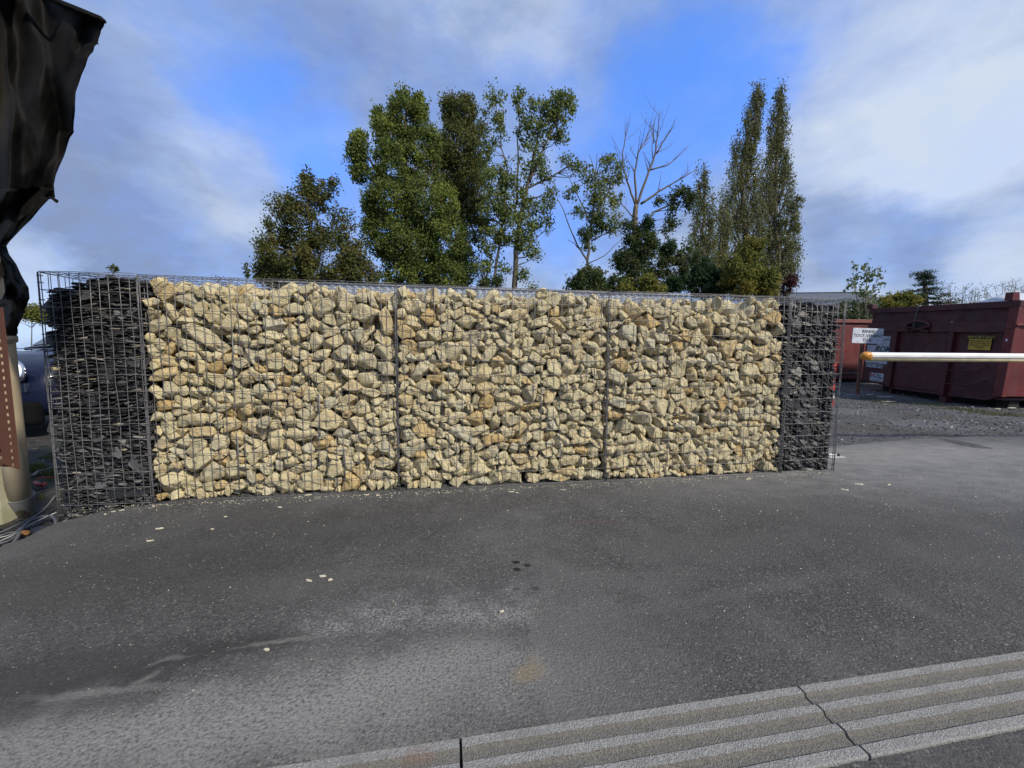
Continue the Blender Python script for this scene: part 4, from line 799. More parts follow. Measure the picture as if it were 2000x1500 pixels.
    0,72,75,101,1000,34,3,19,31, 0,49,2031,48,1029,12,-40,16,-23, 10,55,2111,76,376,36,2,-13,32, 13,126,2909,179,122,39,4,-27,-15, 10,41,4421,40,796,31,-22,26,-19,
    18,42,4466,43,454,18,-37,20,-20, 17,93,788,113,50,30,21,4,-34, 12,77,2803,99,811,32,-16,-13,32, 14,66,80,61,1052,46,10,-7,-14, 16,52,853,48,18,39,-12,18,-22,
    5,98,1735,119,321,42,-3,2,-27, 16,105,3071,170,41,42,-7,21,-17, 17,98,3590,89,35,12,-1,5,48, 9,124,451,154,73,26,11,-9,-40, 14,92,1109,84,563,36,4,7,34,
    4,53,1734,58,1268,4,-17,26,-39, 7,130,3481,103,1270,5,-20,16,-43, 1,44,3560,32,1256,0,-14,32,36, 18,34,1414,53,355,10,-25,26,-33, 6,52,1784,41,1159,19,4,22,-41,
    3,77,1864,81,1245,44,-19,-14,-5, 12,42,2639,17,457,30,-30,20,18, 6,62,3501,90,778,40,-7,-1,-30, 18,69,1558,104,42,34,3,-2,-37, 16,125,1756,125,1140,4,3,9,-49,
    9,98,2897,87,760,33,4,1,-37, 0,41,3477,36,28,9,21,-4,-44, 2,134,714,155,608,12,-4,-6,-48, 10,44,857,46,906,29,15,3,38, 10,96,1370,173,1119,48,-8,-5,-12,
    6,46,2204,30,115,47,-13,-10,-6, 14,54,2232,43,722,32,6,-18,33, 7,51,4057,36,630,4,-15,-47,7, 6,56,4124,46,30,16,6,5,-47, 10,53,460,84,28,28,21,-25,-26,
    15,52,659,50,237,39,2,-7,-31, 1,44,1152,36,126,43,2,3,25, 1,83,2043,120,686,21,7,-13,-43, 12,46,2660,31,756,33,6,25,-27, 15,41,3029,31,681,37,3,-18,-28,
    7,58,3300,52,633,25,9,15,40, 14,72,3508,77,637,38,-9,8,-30, 7,46,4368,47,109,32,2,3,-38, 12,40,41,22,162,7,-14,12,46, 15,79,167,124,87,2,15,-14,-45, 4,80,2546,76,912,26,18,22,31,
    4,127,2851,144,390,15,-8,13,-45, 9,73,3235,51,645,17,2,25,40, 7,41,2847,27,1225,2,-23,-37,24, 11,50,3037,80,418,28,36,10,17, 7,51,3278,45,23,45,-5,-7,21,
    6,43,68,30,1265,38,22,11,-21, 13,34,1522,38,1152,12,28,18,35, 6,47,3230,33,162,8,23,-38,22, 2,54,3612,60,569,38,-14,-4,29, 0,45,4474,41,725,28,19,25,27,
    16,43,584,44,194,49,-2,-3,-11, 12,66,851,73,975,5,-13,-36,-31, 2,70,896,72,850,24,-18,10,39, 12,76,1211,142,970,9,-6,-3,49, 12,98,1322,114,256,41,3,0,-29,
    4,101,2587,94,36,6,0,-4,-50, 6,48,3754,32,1019,41,-3,-26,-9, 13,55,405,70,435,33,-30,-21,10, 3,69,1653,155,1335,28,-3,5,41, 19,98,2412,127,803,2,13,-32,36,
    2,77,2358,59,1207,1,1,18,46, 18,98,2486,152,999,46,18,-4,-5, 19,55,3065,45,936,42,4,-12,-24, 9,72,3676,58,9,22,3,-7,-44, 14,56,3728,39,1249,18,9,-7,-45,
    17,137,700,160,272,48,-1,-5,14, 7,53,1645,47,505,15,28,12,36, 10,62,1810,98,1320,14,-47,-10,7, 19,72,1960,71,535,14,1,25,41, 13,82,3843,196,1312,15,23,-41,10,
    6,44,1101,32,1,8,34,-20,30, 4,73,2479,66,950,21,5,-43,-13, 16,58,3246,77,1040,48,4,10,-7, 6,45,3487,46,1119,19,37,-24,-14, 19,46,1424,36,558,5,-48,13,-6,
    16,43,2855,40,1136,41,-18,10,-19, 16,48,3271,38,856,40,11,16,-23, 8,47,4273,46,562,40,-25,-1,-17, 2,71,585,82,1179,1,-6,-49,-9, 9,50,4044,25,15,1,-1,17,47,
    13,82,1853,94,506,49,6,-3,6, 12,43,3579,32,436,7,5,-7,-49, 7,58,1316,63,132,29,2,25,32, 4,64,1986,62,604,35,-27,-20,11, 14,83,2647,80,936,5,-5,-4,-49,
    12,49,3019,63,329,32,4,37,-9, 1,123,4026,127,755,47,3,7,14, 10,81,4098,178,1305,32,-15,27,23, 6,45,606,47,55,38,-21,8,-23, 2,47,2300,58,198,18,-27,-14,35,
    14,140,2492,153,576,22,1,-11,44, 5,84,3747,102,484,1,-5,32,-38, 18,37,25,45,330,33,31,21,-2, 15,42,1882,37,134,31,20,1,34, 1,63,3620,124,1342,18,40,7,23,
    8,52,4460,51,158,32,14,-5,35, 6,50,4472,39,592,32,-23,-30,5, 2,50,2030,45,566,24,11,18,39, 15,45,3468,64,1226,44,7,-12,18, 19,56,418,59,1253,20,30,-32,-14,
    11,73,558,171,502,13,-16,-20,41, 13,110,1126,175,1214,41,1,22,18, 17,41,1933,33,313,31,23,-12,-29, 7,54,2112,82,1305,1,14,-30,37, 4,47,4470,36,265,1,19,-41,-21,
    15,87,3025,123,792,12,6,-19,44, 13,60,3519,212,1358,6,-43,8,-24, 19,62,155,58,599,32,-4,5,-38, 15,143,837,168,383,7,-23,-24,37, 3,51,3506,61,83,29,-15,-37,8,
    1,45,4478,71,73,16,31,-35,-8, 19,53,4480,48,909,29,-24,-30,12, 9,108,696,124,1260,8,6,7,49, 11,49,3762,72,859,38,-16,-11,26, 19,58,4334,55,429,29,27,-18,-24,
    9,50,528,34,334,9,21,-10,-43, 12,76,798,68,963,35,18,30,-8, 6,43,2570,16,1156,27,-8,3,41, 17,86,4255,104,599,42,-15,13,-19, 16,50,191,65,795,31,32,-23,4,
    8,65,3280,120,721,3,3,15,-48, 16,73,641,102,855,11,-12,6,47, 14,64,2880,80,401,32,1,1,-38, 12,88,3902,144,1256,4,-4,45,21, 16,60,1565,63,557,39,20,-4,-23,
    14,57,378,64,17,30,1,-12,-38, 14,61,1470,118,667,34,-2,6,-36, 19,81,443,133,991,5,18,13,45, 18,80,1252,135,1050,28,-22,31,-16, 4,110,1702,153,815,40,-25,10,-11,
    1,49,4112,220,1379,46,17,-9,-3, 11,56,2724,127,957,40,-25,-8,14, 16,85,652,150,479,24,-26,6,35, 4,57,1893,51,1296,23,-10,11,-42, 4,140,1005,144,755,38,15,-1,29,
    11,60,4305,79,81,45,-11,-15,13, 6,115,179,195,1240,3,-7,1,49, 11,72,1235,107,411,29,13,-2,-38, 5,49,2253,70,325,40,-8,-15,-24, 1,51,3168,55,76,28,6,-4,-41,
    4,83,4474,89,939,31,21,27,19, 17,141,1609,122,580,13,-9,-25,41, 12,61,2442,94,299,15,9,-1,47, 4,106,2765,148,1258,36,28,-1,20, 14,69,3936,93,21,28,5,5,41,
    11,127,1800,179,733,3,8,-5,-49, 0,107,2934,148,514,8,25,10,-41, 16,95,362,205,1033,45,-8,-19,-7, 9,120,3821,145,835,31,23,-17,-26, 19,53,22,41,255,35,10,12,-33,
    14,62,285,100,341,0,19,-22,-41, 13,62,1605,107,496,37,-9,26,-18, 15,138,3129,174,1258,33,23,11,-28, 0,63,3984,85,1227,40,16,3,26, 0,58,2108,80,303,14,18,21,40,
    4,170,3789,152,620,42,-22,-10,14, 13,52,3764,73,31,16,-36,9,-30, 0,40,1316,67,174,36,-7,-24,24, 19,117,1372,143,1297,34,28,9,-21, 4,151,2729,134,154,42,-5,-15,22,
    19,62,3058,90,1092,50,2,-4,2, 18,126,2151,183,1102,28,11,4,-40, 7,75,195,69,33,42,-4,-8,26, 5,133,994,164,307,48,-5,9,-8, 8,95,998,148,1342,15,4,8,-47,
    10,60,1453,229,189,0,16,4,-47, 9,89,3445,78,458,46,-11,10,-13, 16,119,1848,146,335,42,4,7,-26, 0,80,2319,131,305,6,7,4,49, 6,137,2564,147,235,46,3,14,-14,
    2,95,861,140,1009,23,8,14,41, 9,62,1987,50,836,16,10,27,38, 19,101,4128,83,1203,12,-48,5,-3, 13,99,318,158,50,46,0,4,-20, 7,57,749,75,721,31,-26,23,-19,
    3,43,3440,124,265,27,-6,-16,38, 11,47,4229,50,287,42,-10,13,-21, 11,81,3836,130,516,0,-13,48,-2, 9,112,3970,216,1294,48,-2,-11,-6, 5,49,4131,68,925,19,12,8,44,
    3,36,772,99,933,16,-28,-16,-35, 19,53,1799,71,800,38,-23,12,-18, 0,78,2594,93,1027,29,-15,-16,35, 0,118,3933,115,683,18,-31,-33,13, 9,90,2171,119,132,4,37,32,8,
    2,59,3030,134,457,27,20,-4,37, 4,66,2068,74,573,26,-1,-18,39, 15,48,4158,84,436,48,5,0,13, 6,88,273,117,961,45,14,8,14, 17,113,4361,175,1135,37,-10,-3,-32,
    4,59,240,51,21,44,3,0,24, 19,94,1152,226,632,1,-49,0,7, 12,89,180,130,1058,41,-15,8,23, 17,59,1414,79,251,2,-3,-11,-49, 12,68,1446,159,229,41,-9,-16,-21,
    19,87,3374,170,953,5,20,12,44, 2,40,3789,60,245,26,-20,-37,6, 4,76,579,107,1022,31,21,28,18, 8,41,1000,99,122,28,13,5,39, 9,140,1764,175,856,0,-2,1,-50,
    12,137,2129,141,900,44,4,-10,-21, 14,97,2551,151,697,39,16,6,25, 9,105,2542,151,350,40,-11,7,27, 9,62,3390,57,510,39,7,14,27, 4,112,3516,130,412,43,-3,19,17,
    7,55,4476,75,673,24,20,-18,34, 1,47,376,62,1230,5,-38,28,-15, 12,64,706,77,843,39,13,14,24, 9,112,1398,122,281,13,11,24,40, 15,52,1459,226,119,6,-19,-5,-46,
    7,45,2407,49,916,41,6,13,25, 0,85,2827,107,1100,42,14,9,-22, 19,98,568,158,719,5,6,-7,49, 5,75,1059,97,115,14,36,14,29, 13,65,1245,151,1200,32,28,-21,17,
    7,73,1225,225,1347,31,4,38,9, 9,78,2178,72,1238,3,-21,-18,-42, 10,67,3839,123,717,18,-26,19,34, 19,67,4015,90,385,7,23,-34,-28, 11,48,35,80,17,24,10,-2,-43,
    15,97,1059,116,639,30,-1,21,-34, 17,92,1429,220,537,44,23,-9,2, 3,83,1752,194,593,49,8,7,-4, 8,128,3123,156,1043,4,5,13,-48, 2,47,3388,210,1366,25,31,0,-30,
    5,52,47,89,312,15,7,-11,46, 10,61,2267,106,1199,23,-12,36,-23, 6,58,2435,80,1070,10,41,10,-25, 16,53,2738,68,1131,11,-1,-4,-49, 8,83,3180,178,315,21,-11,-2,44,
    15,93,1576,124,842,24,5,7,-43, 18,47,1786,101,36,44,21,0,-10, 10,87,1931,175,443,37,-9,0,32, 10,63,2614,105,362,44,-10,-9,19, 10,79,3056,190,920,39,19,17,17,
    8,109,3868,163,982,32,9,6,-37, 7,43,3904,31,603,31,31,19,16, 2,82,1458,188,387,30,-11,8,38, 16,56,1930,125,315,36,17,0,30, 6,45,2194,56,272,27,31,-17,22,
    7,92,2721,94,367,21,44,8,-8, 13,38,3221,96,1188,17,-43,-16,-8, 9,58,830,68,555,42,-16,12,-20, 4,103,972,150,892,39,4,-11,-29, 18,35,1524,61,86,35,-9,-13,32,
    0,90,2124,172,57,26,-13,2,-40, 2,64,3575,94,652,7,2,-6,-49, 2,59,384,87,521,15,-24,-25,-33, 17,92,1362,139,1063,41,-7,8,26, 1,65,3037,100,886,26,16,30,-26,
    8,70,67,97,833,7,11,3,-48, 0,64,605,138,772,40,6,15,25, 13,95,844,170,271,43,0,6,25, 19,80,3078,214,124,48,7,0,10, 14,73,1172,115,283,7,3,18,46, 16,99,1401,181,138,14,-10,6,47,
    3,123,1698,189,476,26,3,2,43, 14,80,2031,113,1093,25,7,-20,-38, 1,56,2086,84,1083,7,38,-8,-31, 4,91,1422,211,952,48,-14,-6,4, 18,45,2146,86,689,40,-15,26,1,
    10,93,2353,115,1011,8,-1,6,49, 0,79,2953,111,959,10,3,-11,-48, 6,43,3116,135,1339,5,-40,-7,-28, 19,100,44,156,1335,32,18,-9,32, 13,77,67,126,912,26,1,-9,42,
    6,68,781,106,809,7,-11,-26,-41, 12,103,3031,176,545,27,-13,13,-38, 19,107,4278,169,1056,9,3,-22,-44, 18,96,554,153,321,45,5,1,-20, 19,145,879,209,769,40,28,8,4,
    0,69,1162,107,1096,32,-27,4,-27, 6,85,1134,95,1022,45,-7,1,21, 17,84,1815,177,550,42,9,6,24, 11,43,2175,61,713,30,23,-17,-27, 12,51,2809,66,559,13,-12,30,-36,
    13,36,2855,80,576,16,14,-28,-35, 13,70,3060,162,364,31,0,-9,-38, 11,89,3554,115,604,33,23,-7,-29, 18,43,4001,95,924,28,36,10,-19, 2,94,413,166,857,34,11,16,31,
    6,86,615,100,221,12,-5,-23,-42, 3,41,801,73,436,9,13,16,-45, 0,118,901,121,542,22,9,0,44, 13,66,1439,198,1004,34,-2,-5,36, 6,53,1534,111,1332,31,-4,6,-39,
    9,173,2231,146,704,46,17,-2,-9, 17,72,2352,94,886,19,-3,12,44, 1,74,2384,218,43,5,18,22,41, 6,47,3193,54,174,47,-6,-11,10, 3,77,1707,163,240,44,10,8,21,
    8,81,2160,150,233,47,1,10,-15, 5,49,3044,120,598,0,-4,48,-15, 8,67,642,171,577,43,-5,23,-8, 14,100,652,135,1224,14,39,-20,-19, 17,54,1457,236,493,48,15,-4,-1,
    10,61,2860,147,261,16,-3,15,-45, 18,51,3608,169,320,30,-24,-31,10, 1,64,4296,84,22,50,4,2,-2, 9,93,683,146,10,31,4,6,39, 9,100,1882,118,709,5,19,6,-46,
    1,70,2190,100,518,44,8,14,-17, 2,57,2804,68,1352,2,-43,24,-10, 9,155,3550,178,662,12,-8,-9,-47, 0,87,4231,125,1159,32,-10,-7,-36, 8,37,4294,108,902,39,-3,-3,31,
    9,58,585,101,704,42,27,0,5, 0,89,1393,128,376,40,-5,-6,-29, 6,95,1444,180,623,30,-29,-27,1, 11,38,1474,128,698,30,4,9,-39, 19,71,1526,106,895,25,-22,32,-19,
    11,58,2638,86,1201,8,-19,-25,39, 2,131,870,146,934,8,6,-5,49, 1,93,959,206,1083,8,9,17,45, 5,94,1222,202,1122,24,12,-8,-42, 6,51,1531,92,971,27,-22,-24,-26,
    18,123,3188,170,74,18,-14,23,-38, 10,40,3644,239,1342,1,23,4,-44, 9,65,3520,73,417,27,28,25,18, 7,71,1055,120,793,9,15,-2,-47, 4,59,1478,163,1124,12,34,17,30,
    19,88,1455,205,441,36,22,-24,-14, 9,73,1451,149,1070,42,-18,0,19, 0,59,1534,83,725,32,-15,34,-10, 12,87,2367,133,627,46,16,12,-4, 19,98,576,222,1305,17,29,19,-32,
    14,99,1695,150,30,20,1,-7,-45, 11,71,1881,106,46,36,13,-6,32, 8,65,3287,187,53,43,17,-8,-18, 12,76,3352,83,123,44,-16,-7,-15, 17,70,4039,98,838,46,13,7,14,
    2,93,4243,87,154,48,-14,-2,-4, 14,153,639,184,122,50,-3,1,-6, 14,96,926,101,1273,34,-23,17,23, 2,42,982,86,424,40,8,16,24, 13,77,1062,178,883,31,4,0,39,
    14,86,1308,183,1009,37,-14,-10,-29, 19,71,1552,188,284,48,7,7,8, 10,83,1644,181,735,22,3,-8,-44, 13,38,1655,115,313,23,-12,-10,-42, 14,92,2384,190,186,23,5,-21,-39,
    15,94,2477,159,836,16,-15,4,45, 8,38,3117,112,1230,8,-3,47,-16, 5,57,4095,123,944,33,11,-22,28, 2,45,1477,146,355,13,-30,13,-35, 16,44,1586,100,793,7,12,-13,-46,
    9,134,2175,162,947,34,-23,-3,-28, 3,55,2962,204,242,39,0,-6,-31, 14,46,2926,78,676,26,15,36,18, 9,52,1149,78,1220,9,4,-25,-42, 7,43,1458,157,516,17,-24,-10,39,
    5,101,1930,195,270,1,-1,18,47, 18,87,2054,192,611,34,19,-9,-30, 3,118,2612,166,928,14,0,-2,-48, 4,94,2766,136,540,11,32,-35,-11, 4,64,3071,86,393,43,-2,-21,14,
    6,128,4395,146,648,46,-2,9,-18, 19,87,69,118,1081,4,15,46,-11, 18,115,330,139,1219,25,3,7,43, 14,76,1802,125,798,43,4,4,-25, 7,98,1864,124,1010,5,-15,4,47,
    0,55,2019,130,1133,48,-5,-7,-9, 1,88,2718,138,506,32,-10,4,-37, 16,55,3198,151,1305,33,31,-4,20, 5,99,3429,177,996,15,29,9,37, 6,71,52,145,1171,16,15,-9,44,
    14,158,789,177,1265,11,-11,-46,-10, 16,40,1523,76,205,44,0,-17,-16, 2,67,2420,108,1268,16,20,43,-2, 2,136,3542,184,269,47,7,14,5, 12,92,485,152,929,20,-45,3,-6,
    9,102,1069,122,49,37,30,-1,-14, 13,83,2194,142,1206,44,15,17,7, 4,58,2399,110,544,41,21,3,19, 9,87,2375,92,1211,46,-18,4,-7, 5,54,2661,233,648,49,-7,3,6,
    19,75,2838,73,1193,6,11,28,40, 5,97,3061,195,1183,38,28,14,-7, 0,49,4036,130,1234,41,20,1,21, 11,81,4319,118,1326,12,-23,33,-27, 15,53,36,93,550,30,-2,-37,-13,
    10,89,354,168,1336,5,-32,-38,-2, 17,75,499,177,863,26,38,-2,-19, 4,114,842,196,531,20,-3,23,-39, 3,80,1327,160,101,46,-13,-12,6, 2,49,1367,144,1192,34,-35,-10,4,
    0,70,1439,220,1187,36,-5,-33,-10, 2,48,1539,95,803,23,-6,17,40, 1,51,2489,144,1199,45,-8,-14,15, 10,64,3333,121,54,20,19,8,-41, 6,89,3591,89,987,38,-7,-1,31,
    15,60,3656,132,200,1,-16,8,-47, 11,60,4328,99,720,5,44,19,-14, 15,85,321,147,343,10,-4,-20,-45, 7,58,831,127,609,9,23,5,-43, 4,64,1530,81,558,24,25,-4,36,
    15,69,2040,156,954,2,13,40,-26, 11,52,2747,116,437,33,-9,11,34, 11,49,3034,216,168,39,3,16,27, 1,142,3188,148,202,48,13,6,-6, 14,171,3297,196,932,5,18,2,46,
    0,91,3771,198,1206,37,-22,2,25, 11,44,80,78,533,28,25,-33,-1, 7,90,220,124,999,48,11,-11,-1, 19,152,960,189,147,7,-10,-1,-48, 19,111,1630,191,659,22,-4,11,43,
    12,63,2219,117,128,47,-5,-14,-10, 17,97,2354,126,938,39,1,-6,-31, 15,47,2487,108,1151,8,0,14,47, 9,164,2670,156,1191,44,14,6,-18, 18,43,3029,150,711,32,-5,36,14,
    0,77,3460,191,234,46,-4,19,3, 7,45,3879,72,618,35,-34,5,-10, 14,96,155,181,146,17,-24,8,-40, 12,79,685,117,692,49,5,5,5, 19,62,1476,170,1231,37,4,-32,-8,
    7,87,1431,230,742,1,-8,4,-49, 6,63,1591,126,1078,43,-21,6,-13, 1,83,1787,140,66,49,4,6,5, 9,46,1878,104,429,36,0,-12,-33, 13,47,2830,89,502,12,46,9,13,
    16,147,3483,209,809,8,-26,23,35, 15,95,3563,157,947,38,30,-14,3, 14,50,4386,100,786,11,-37,30,-10, 0,63,4466,139,1232,41,14,-25,-2, 19,63,48,112,181,21,-11,-28,34,
    18,45,337,78,495,10,-6,-8,-48, 5,75,1112,216,826,36,33,-10,-1, 2,133,1103,173,1086,8,-19,32,-33, 10,85,1178,178,704,25,-16,-17,36, 12,92,1373,139,987,31,-22,9,31,
    1,40,1468,117,1124,17,22,-9,41, 14,71,1882,152,691,24,-13,42,3, 19,70,2290,87,380,29,-24,21,27, 2,63,2827,98,763,13,-18,42,15, 7,60,3237,108,258,10,2,-24,-43,
    4,80,3266,166,537,22,12,-27,-34, 14,96,3560,134,533,37,-11,-12,29, 5,59,3657,140,339,46,8,18,-5, 10,91,3710,185,747,19,-4,-9,-45, 15,75,4166,212,1324,30,-27,27,12,
    1,95,128,193,837,21,27,-5,-36, 13,71,239,166,913,36,-1,0,35, 16,42,310,82,319,22,3,44,-6, 6,93,703,156,796,21,-1,-2,-45, 11,54,698,142,1330,3,-48,7,-13,
    16,97,737,165,983,18,-20,-14,40, 6,72,834,91,1256,21,-41,4,19, 11,70,994,140,825,5,5,6,-49, 19,162,1055,212,573,40,29,9,-1, 13,71,1122,204,436,41,1,22,18,
    16,87,1232,204,933,44,-23,-5,-3, 17,62,1868,109,1098,26,18,37,13, 7,45,2306,240,1337,18,-14,34,29, 5,99,2429,178,886,35,18,15,27, 10,55,3398,91,622,16,-2,33,34,
    11,53,27,97,145,32,-18,3,34, 2,71,39,204,1087,31,8,-7,38, 0,115,432,192,402,46,-6,-13,-12, 17,90,760,140,891,46,12,11,12, 16,68,1052,208,681,12,24,-28,-31,
    11,88,1251,146,30,29,-3,9,40, 1,54,1548,140,105,3,-13,27,-40, 11,47,1522,135,998,17,-23,18,-37, 15,45,1777,130,934,3,10,39,-29, 11,102,1760,156,1288,29,17,-11,-36,
    18,53,2344,118,1265,5,19,-15,44, 2,72,2521,120,1198,34,1,-23,-28, 15,59,2642,145,501,19,-4,-2,46, 6,55,2718,55,25,39,-8,0,30, 8,46,2790,99,185,11,1,1,-49,
    3,36,2764,85,1203,22,15,-19,37, 17,114,2873,139,855,46,-4,-10,-17, 3,55,2948,118,610,18,12,-11,44, 15,103,3082,190,618,50,-2,5,-1, 4,99,3943,192,447,47,-7,-11,12,
    17,73,4453,216,1210,26,5,-14,40, 9,108,769,157,1060,30,19,14,32, 11,96,812,173,1128,35,-3,-16,-32, 1,73,852,214,1046,19,4,26,38, 16,38,1222,106,538,42,-14,-20,11,
    5,72,1222,211,1017,49,1,2,-7, 17,76,1315,90,45,38,23,20,8, 9,60,1454,127,9,44,5,-3,-23, 3,38,1475,173,295,39,-29,9,-4, 16,80,1546,177,187,32,-11,7,36,
    3,64,1632,160,1156,22,21,-32,-23, 0,41,2276,97,877,22,-7,14,42, 17,45,2450,107,729,14,35,-31,10, 16,69,2872,133,638,38,-13,3,-30, 12,95,3216,117,661,39,30,7,5,
    3,86,3228,205,481,37,30,-15,0, 2,61,3473,108,109,27,2,-1,42, 18,49,3746,105,978,7,-36,15,30, 7,101,4347,127,1240,18,-3,3,-47, 8,48,40,180,1129,34,2,-11,35,
    9,52,332,112,608,49,-3,5,5, 11,46,362,121,188,45,-20,8,2, 6,112,693,147,465,48,-9,4,11, 8,60,864,132,1082,43,-18,15,10, 9,102,998,216,1237,13,46,15,-6,
    15,62,1239,171,248,38,15,9,28, 3,105,1285,177,532,3,-3,-1,-50, 12,77,1830,110,595,28,-28,22,-21, 5,55,1995,113,575,28,-5,33,-25, 18,46,1978,95,791,9,0,-4,49,
    3,41,2292,114,1142,18,-44,12,-10, 13,84,2288,192,1141,30,7,10,38, 13,92,2578,189,519,31,1,-3,-39, 19,100,2688,160,608,44,14,-15,-13, 15,62,2711,178,1304,15,-4,-2,48,
    12,86,2947,161,1037,19,11,17,42, 9,64,3226,113,994,14,-7,-18,-44, 9,52,3258,74,862,37,-33,3,6, 6,89,3419,78,99,30,-6,2,40, 15,44,3401,54,28,38,24,8,-20,
    0,44,3704,90,435,37,-20,9,26, 18,86,3839,214,770,39,-5,1,-31, 3,51,3931,115,317,13,-36,-32,-1, 19,70,4299,103,214,42,8,-18,-18, 19,70,4441,110,563,1,-5,4,50,
    12,39,68,68,227,36,-20,-1,-29, 19,73,389,119,243,48,2,-2,-14, 3,79,446,192,1075,14,-29,22,-32, 4,111,1059,241,337,7,-10,-14,-47, 9,56,1616,132,183,10,-7,16,46,
    5,75,1647,156,1074,15,-18,-21,39, 0,91,1672,200,356,10,-1,28,41, 8,40,2039,69,623,39,-12,-20,-20, 8,50,2492,141,707,41,-9,-17,-21, 16,43,2614,104,540,8,3,-2,49,
    11,51,2645,89,871,12,33,-7,-35, 12,42,2852,76,1152,49,7,5,5, 19,59,3047,126,645,6,-6,-43,-25, 13,84,3211,190,605,32,9,11,36, 8,62,3298,209,1033,36,1,8,33,
    11,52,3284,63,1074,14,0,-42,-23, 6,82,3448,109,1054,25,-21,-31,22, 18,51,3455,79,31,5,1,-4,-50, 16,97,3632,150,562,8,-3,-12,48, 19,109,3722,150,61,45,-5,-5,21,
    18,125,3961,154,892,10,1,-6,-49, 11,52,4105,111,151,21,-5,14,43, 17,69,4238,154,914,34,-11,-33,-9, 0,71,118,213,84,24,-2,10,-43, 3,40,226,140,62,19,24,-11,-38,
    8,84,419,131,780,18,9,21,-41, 14,108,783,166,683,35,-12,-2,33, 18,49,994,162,418,18,25,-28,-28, 0,72,1443,194,783,0,27,-35,-23, 3,43,1534,117,640,39,0,29,14,
    17,96,1602,187,36,42,6,-3,-26, 8,75,1632,199,921,35,-8,4,34, 9,87,1756,113,1226,47,0,-9,13, 16,97,1948,167,820,45,-5,2,-22, 0,94,2284,181,162,49,7,-3,6,
    10,90,2412,192,344,35,9,9,-33, 3,80,2448,204,1237,44,12,20,0, 4,90,2566,181,162,38,-3,-9,31, 3,81,2624,196,313,1,17,6,-47, 8,75,2596,211,644,48,4,-12,-5,
    18,43,2679,130,1322,4,18,1,-46, 11,81,2845,133,574,49,5,6,7, 7,49,2799,79,1143,14,40,-16,-22, 0,85,2942,136,699,30,0,-18,36, 4,52,3102,221,1363,34,30,16,14,
    4,81,3249,189,390,11,-7,17,45, 3,52,3342,144,480,48,-3,-10,-11, 16,78,3414,132,746,7,-1,-15,47, 9,87,3380,212,335,2,29,19,36, 2,119,3600,183,418,18,-6,14,-44,
    7,41,3913,74,1001,45,-4,17,11, 9,138,3983,133,573,1,4,16,-47, 9,73,4323,141,9,13,2,7,48, 16,81,512,161,685,28,-5,0,41, 16,53,628,138,1139,16,-21,-8,42,
    19,73,1007,163,947,21,9,17,41, 0,82,1143,137,110,32,-15,-5,-35, 6,65,1166,116,522,41,-7,-1,28, 1,82,1305,219,1314,33,-35,-15,-4, 1,94,1417,210,235,48,1,-13,2,
    6,82,1485,201,1090,6,12,48,5, 4,104,1819,163,261,17,13,-7,45, 11,51,1946,132,1234,34,33,7,14, 9,99,2100,185,420,47,13,-3,-12, 0,79,2284,177,1249,9,-5,-39,29,
    10,98,2532,175,248,30,-5,-21,-33, 19,81,2956,130,1134,23,10,-4,-43, 15,41,3095,123,1124,28,34,20,-13, 5,118,3183,176,1191,43,1,-11,23, 0,85,3231,125,909,22,11,-36,24,
    12,46,3445,234,268,35,33,0,-12, 19,58,3470,109,815,49,-4,-3,-8, 15,79,3699,111,1220,13,5,-46,13, 5,53,3764,214,1334,2,31,-35,16, 7,57,3823,130,1239,6,-6,-40,29,
    5,46,82,134,382,9,-8,14,-46, 1,95,556,193,1092,41,1,5,-28, 9,80,843,146,202,33,8,-4,-36, 13,69,1061,169,997,5,-48,4,12, 17,44,1528,98,944,1,20,27,37, 5,81,1766,204,940,47,5,-12,-10,
    17,59,1821,89,438,49,10,6,-1, 7,97,1908,152,32,37,33,-5,-4, 1,87,2021,220,214,49,-8,8,-3, 2,51,2028,163,185,0,7,-37,-33, 1,96,2233,152,279,24,4,-15,-41,
    4,91,2375,185,1074,27,18,7,37, 17,84,2603,162,1088,19,4,28,37, 3,55,2604,165,108,16,-15,-2,45, 10,56,2802,203,1354,33,13,11,33, 19,59,2872,121,525,23,-5,12,42,
    11,67,3143,172,640,39,28,-9,-12, 15,80,3250,188,733,26,0,-9,-42, 0,101,3417,174,166,24,3,1,44, 2,59,3417,87,783,45,20,5,-9, 4,95,3600,174,98,41,-6,10,-26,
    8,74,3754,145,888,17,-21,-6,41, 19,73,3908,155,354,28,11,39,10, 12,67,3958,111,363,33,-2,16,-34, 15,54,4022,79,1160,27,-6,-15,-39, 0,96,4293,210,890,48,-13,5,-7,
    15,110,4432,192,1082,25,23,-1,37, 14,97,158,206,931,47,3,10,15, 5,60,230,129,327,14,7,-8,-47, 3,64,285,112,264,29,1,14,-38, 13,77,301,199,213,44,9,-22,0,
    16,65,426,118,584,41,-8,11,26, 1,95,725,183,796,26,8,32,27, 4,92,874,200,630,40,-23,-2,20, 9,91,860,190,695,25,4,-2,-43, 5,60,905,210,909,7,29,-2,40, 12,56,1036,156,366,25,0,-16,40,
    8,46,1155,220,357,34,-9,-18,30, 3,59,1198,152,572,47,9,14,2, 19,112,1317,161,430,20,-15,19,-39, 9,64,1293,124,304,39,11,-1,-29, 12,62,1876,163,1107,45,-12,6,18,
    18,82,2009,185,754,24,-20,-32,23, 17,67,2058,114,1038,28,-16,10,-37, 9,104,2144,198,120,21,-5,-26,-37, 5,88,2184,176,654,45,15,-7,-14, 4,97,2151,222,1020,5,5,30,-39,
    1,67,2349,164,1177,15,24,21,35, 6,100,2599,213,62,9,0,-38,32, 9,76,2718,172,577,13,-39,26,-12, 13,85,2745,208,1121,12,-1,-25,42, 13,68,2840,199,1057,13,3,-18,44,
